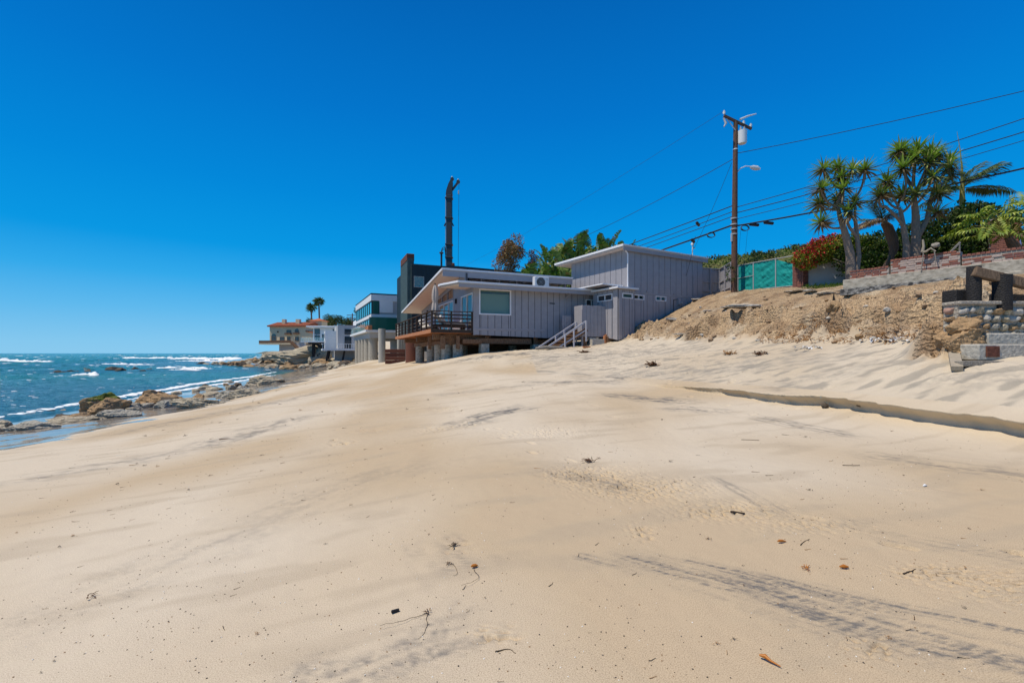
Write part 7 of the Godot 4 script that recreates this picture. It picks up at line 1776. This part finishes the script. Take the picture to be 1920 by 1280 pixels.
# ---------------------------------------------------------------- litter on the sand
func squiggle(l: float, r0: float, wob: float, seed_: int) -> MB:
	var r := RandomNumberGenerator.new(); r.seed = seed_
	var pts := []; var rad := []
	var p := Vector3.ZERO; var a := 0.0
	for k in 9:
		pts.append(p); rad.append(r0 * (1.0 - 0.5 * k / 8.0))
		a += r.randf_range(-wob, wob)
		p += Vector3(cos(a), r.randf_range(-0.03, 0.03), sin(a)) * l / 8.0
	return tb(pts, rad, 5)
func make_litter():
	var put := func(nm: String, mb: MB, mm: String, label: String, cat: String, x: float, d: float, turn: float, lift := 0.004, group := ""):
		solo(nm, mb, M[mm], label, cat, on(x, d, lift), turn, group)
	# pieces that can be told apart
	var clump := func(r: float, n: int, seed_: int) -> MB:
		var g := RandomNumberGenerator.new(); g.seed = seed_
		var m := MB.new()
		for k in n:
			var dir := Vector3(g.randfn(), absf(g.randfn()) * 0.35, g.randfn()).normalized()
			var p := Vector3(g.randfn() * r * 0.4, g.randf() * r * 0.35, g.randfn() * r * 0.4)
			if k % 2: m.tube([p, p + dir * r * 0.4 + Vector3(0, r * 0.1, 0), p + dir * r * 0.8], [r * 0.05, r * 0.05, r * 0.02], 5, false)
			else: m.leaf(p, dir, dir.cross(Vector3.UP).normalized(), r * 0.8, r * 0.25)
		return m
	put.call("seaweed_clump", clump.call(0.075, 46, 1), "kelp", "dark brown seaweed tuft on the open sand before the crumbled patch", "seaweed", 1.06, 6.23, 0.0)
	put.call("seaweed_clump", clump.call(0.24, 70, 2), "kelp", "large red-brown seaweed heap on the rise below the house", "seaweed", 5.08, 16.4, 0.0)
	put.call("seaweed_clump", clump.call(0.22, 60, 3), "kelp", "brown seaweed heap on grey sand in front of stairs", "seaweed", 3.6, 22.6, 0.6)
	put.call("seaweed_clump", clump.call(0.20, 46, 4), "kelp_dry", "rust-brown seaweed tuft on sand below the dirt bank", "seaweed", 7.55, 15.8, 0.6)
	put.call("seaweed_clump", clump.call(0.20, 36, 5), "kelp", "long dark seaweed scrap beside the rippled sand rise", "seaweed", 7.75, 14.2, 0.6)
	put.call("seaweed_clump", clump.call(0.035, 30, 6), "twig", "fine dark seaweed tangle with long loose threads", "seaweed", -0.48, 3.72, 0.0)
	put.call("seaweed_clump", clump.call(0.025, 18, 7), "kelp", "small brown seaweed knot beside the fine tangle", "seaweed", -0.48, 3.44, 0.4)
	put.call("kelp_strand", squiggle(0.30, 0.0018, 0.7, 8), "twig", "long thin kelp thread with orange tip lying towards the water marks", "kelp", -0.28, 3.34, -1.5)
	put.call("kelp_strand", squiggle(0.22, 0.0018, 0.8, 9), "twig", "short kelp thread joining the two seaweed knots", "kelp", -0.47, 3.44, 0.3)
	put.call("kelp_bulb", tb([Vector3(-0.025, 0.012, 0), Vector3(-0.01, 0.014, 0), Vector3(0.01, 0.014, 0), Vector3(0.03, 0.008, 0)], [0.004, 0.012, 0.012, 0.003], 8), "orange_kelp", "orange kelp bulb at end of long thread", "kelp", -0.28, 3.36, 0.4)
	put.call("kelp_strand", squiggle(0.30, 0.0018, 0.55, 10), "twig", "curved kelp strand forking from a reddish knot", "kelp", -0.53, 2.84, -2.2)
	put.call("kelp_strand", squiggle(0.26, 0.0018, 0.45, 11), "twig", "second curved kelp strand beside the reddish knot", "kelp", -0.52, 2.83, -1.4)
	put.call("seaweed_clump", clump.call(0.028, 16, 12), "kelp", "reddish knot at the head of two curved strands", "seaweed", -0.53, 2.84, 0.0)
	put.call("charcoal_bit", cbx(Vector3(0, 0.008, 0), Vector3(0.05, 0.018, 0.016), 0.004), "black", "small black charcoal stick on smooth sand", "charcoal", -0.74, 2.88, 0.5)
	put.call("leaf_scrap", clump.call(0.05, 8, 13), "kelp", "red-brown leaf scrap alone on the smooth sand", "leaf", -3.13, 3.37, 0.5)
	put.call("twig", squiggle(0.13, 0.004, 0.5, 14), "twig", "crooked dark twig beside a little crumbled hole", "twig", -0.09, 2.45, 0.7)
	put.call("kelp_bulb", tb([Vector3(-0.03, 0.014, 0), Vector3(-0.01, 0.016, 0), Vector3(0.012, 0.015, 0), Vector3(0.05, 0.006, 0)], [0.003, 0.011, 0.010, 0.003], 8), "orange_kelp", "orange-brown kelp bulb above the black sand streaks", "kelp", 2.14, 3.62, 0.2)
	put.call("kelp_strand", squiggle(0.46, 0.004, 0.35, 15), "twig", "long dark kelp strand crossing above the black sand streaks", "kelp", 2.26, 3.56, 0.75)
	put.call("kelp_bulb", tb([Vector3(-0.03, 0.012, 0), Vector3(0.0, 0.015, 0), Vector3(0.03, 0.01, 0)], [0.005, 0.014, 0.006], 8), "orange_kelp", "orange kelp bulb at the end of dark strand", "kelp", 2.33, 3.19, 0.0)
	put.call("seaweed_clump", clump.call(0.04, 14, 16), "orange_kelp", "rusty seaweed scrap on the black sand streaks", "seaweed", 2.07, 3.2, 0.0)
	put.call("twig", squiggle(0.16, 0.006, 0.3, 17), "twig", "dark stick half sunk in a hollow at the sand's edge", "twig", 2.66, 3.09, 0.2)
	put.call("kelp_bulb", tb([Vector3(-0.025, 0.016, 0), Vector3(0.0, 0.02, 0), Vector3(0.025, 0.012, 0.01), Vector3(0.07, 0.006, 0.02)], [0.005, 0.011, 0.006, 0.003], 8), "orange_kelp", "brown kelp bulb with stalk below the black streaks", "kelp", 1.28, 2.3, -0.6)
	put.call("twig", squiggle(0.05, 0.0018, 0.7, 18), "twig", "tiny forked twig on bare orange sand", "twig", 0.70, 2.33, 0.3)
	put.call("twig", squiggle(0.22, 0.006, 0.25, 19), "twig", "dark stick with a curved shadow line on pale sand", "twig", 4.22, 5.8, 0.1)
	put.call("twig", squiggle(0.26, 0.006, 0.2, 20), "twig", "thin dark stick on pale sand below the little cliff", "twig", 3.67, 7.27, 0.1)
	put.call("driftwood_stick", squiggle(0.12, 0.012, 0.2, 21), "twig", "short black stick in the middle of crumbled patch", "stick", 2.05, 4.26, 0.1)
	put.call("driftwood_stick", squiggle(0.55, 0.018, 0.2, 22), "kelp", "dark driftwood stick pointing along the wet shore", "stick", -6.57, 10.2, 0.5)
	put.call("shell", tb([Vector3(-0.03, 0.004, 0), Vector3(0, 0.012, 0), Vector3(0.03, 0.004, 0)], [0.006, 0.013, 0.004], 8), "white", "white shell on the smooth sand beyond the stick", "shell", 4.47, 4.92, 0.3)
	for q in [[6.7, 8.75, "dark hole stone in the face of the little sand cliff"], [6.4, 9.3, "dark root sticking out of the little sand cliff"]]:
		put.call("stone", boulder(int(q[1] * 10), Vector3(0.07, 0.05, 0.06), 6, 0.1, null, 2), "rock_dark", q[2], "stone", q[0], q[1], 0.0, 0.06)
	# many small look-alikes: drift lines along the shore and scattered bits
	var kinds := []
	for k in 6: kinds.append(squiggle(0.16, 0.0055, 0.45, 40 + k).mesh())
	for k in 5: kinds.append(clump.call(0.05, 10, 60 + k).mesh())
	for k in 230:
		var d: float; var x: float
		if k < 70:       # drift line on the left
			d = 5.0 * pow(7.0, rng.randf()); x = -2.5 - d * 0.42 + rng.randfn() * d * 0.12
			if x < pw(d, WET) + 0.6: continue
		elif k < 110:
			d = rng.randf_range(8.0, 24.0); x = rng.randf_range(-5.0, 3.5)
		else:
			d = 2.2 * pow(4.5, rng.randf()); x = d * rng.randf_range(-1.05, 1.05)
		if x > pw(d, SCARP) - 0.3: continue
		var o := solo("drift_scrap", kinds[rng.randi() % kinds.size()], M[["twig", "twig", "kelp", "kelp_dry"][rng.randi() % 4]], "small dark scrap of drifted seaweed or twig on the sand", "drift scrap", on(x, d, 0.004), rng.randf_range(-0.6, 0.6) + 0.3, "drift scraps on the sand")
		o.scale = Vector3.ONE * rng.randf_range(0.25, 0.8) * clampf(0.2 + d * 0.11, 0.35, 2.2)
	# shell crumbs and grit strewn over the sand: too many and too small to count
	var bit := boulder(700, Vector3(1, 0.55, 0.8), 5, 0.0, null, 1)
	bit.colored = false
	var mm := MultiMesh.new(); mm.transform_format = MultiMesh.TRANSFORM_3D; mm.use_colors = true; mm.mesh = bit.mesh()
	var spots := []; var tones := []
	for k in 4200:
		var d := 2.1 * pow(8.0, rng.randf()); var x := d * rng.randf_range(-1.15, 1.15)
		if x > pw(d, SCARP) - 0.2 or x < pw(d, WET) + 2.0: continue
		if n_soft.get_noise_2d(x * 0.8, d * 0.5) + rng.randf() * 0.5 < 0.1: continue
		var s := rng.randf_range(0.0018, 0.0048) * (1.0 + d * 0.08)
		spots.append(Transform3D(Basis(Vector3.UP, rng.randf() * TAU).scaled(Vector3.ONE * s), on(x, d, s * 0.2)))
		tones.append([Color(0.72, 0.68, 0.6), Color(0.10, 0.08, 0.06), Color(0.06, 0.05, 0.045), Color(0.25, 0.15, 0.08), Color(0.16, 0.14, 0.12)][rng.randi() % 5])
	mm.instance_count = spots.size()
	for k in spots.size(): mm.set_instance_transform(k, spots[k]); mm.set_instance_color(k, tones[k])
	var grit := MultiMeshInstance3D.new(); grit.name = "shell_grit"; grit.multimesh = mm; grit.material_override = M.grit
	add_child(grit); grit.set_meta("kind", "stuff")
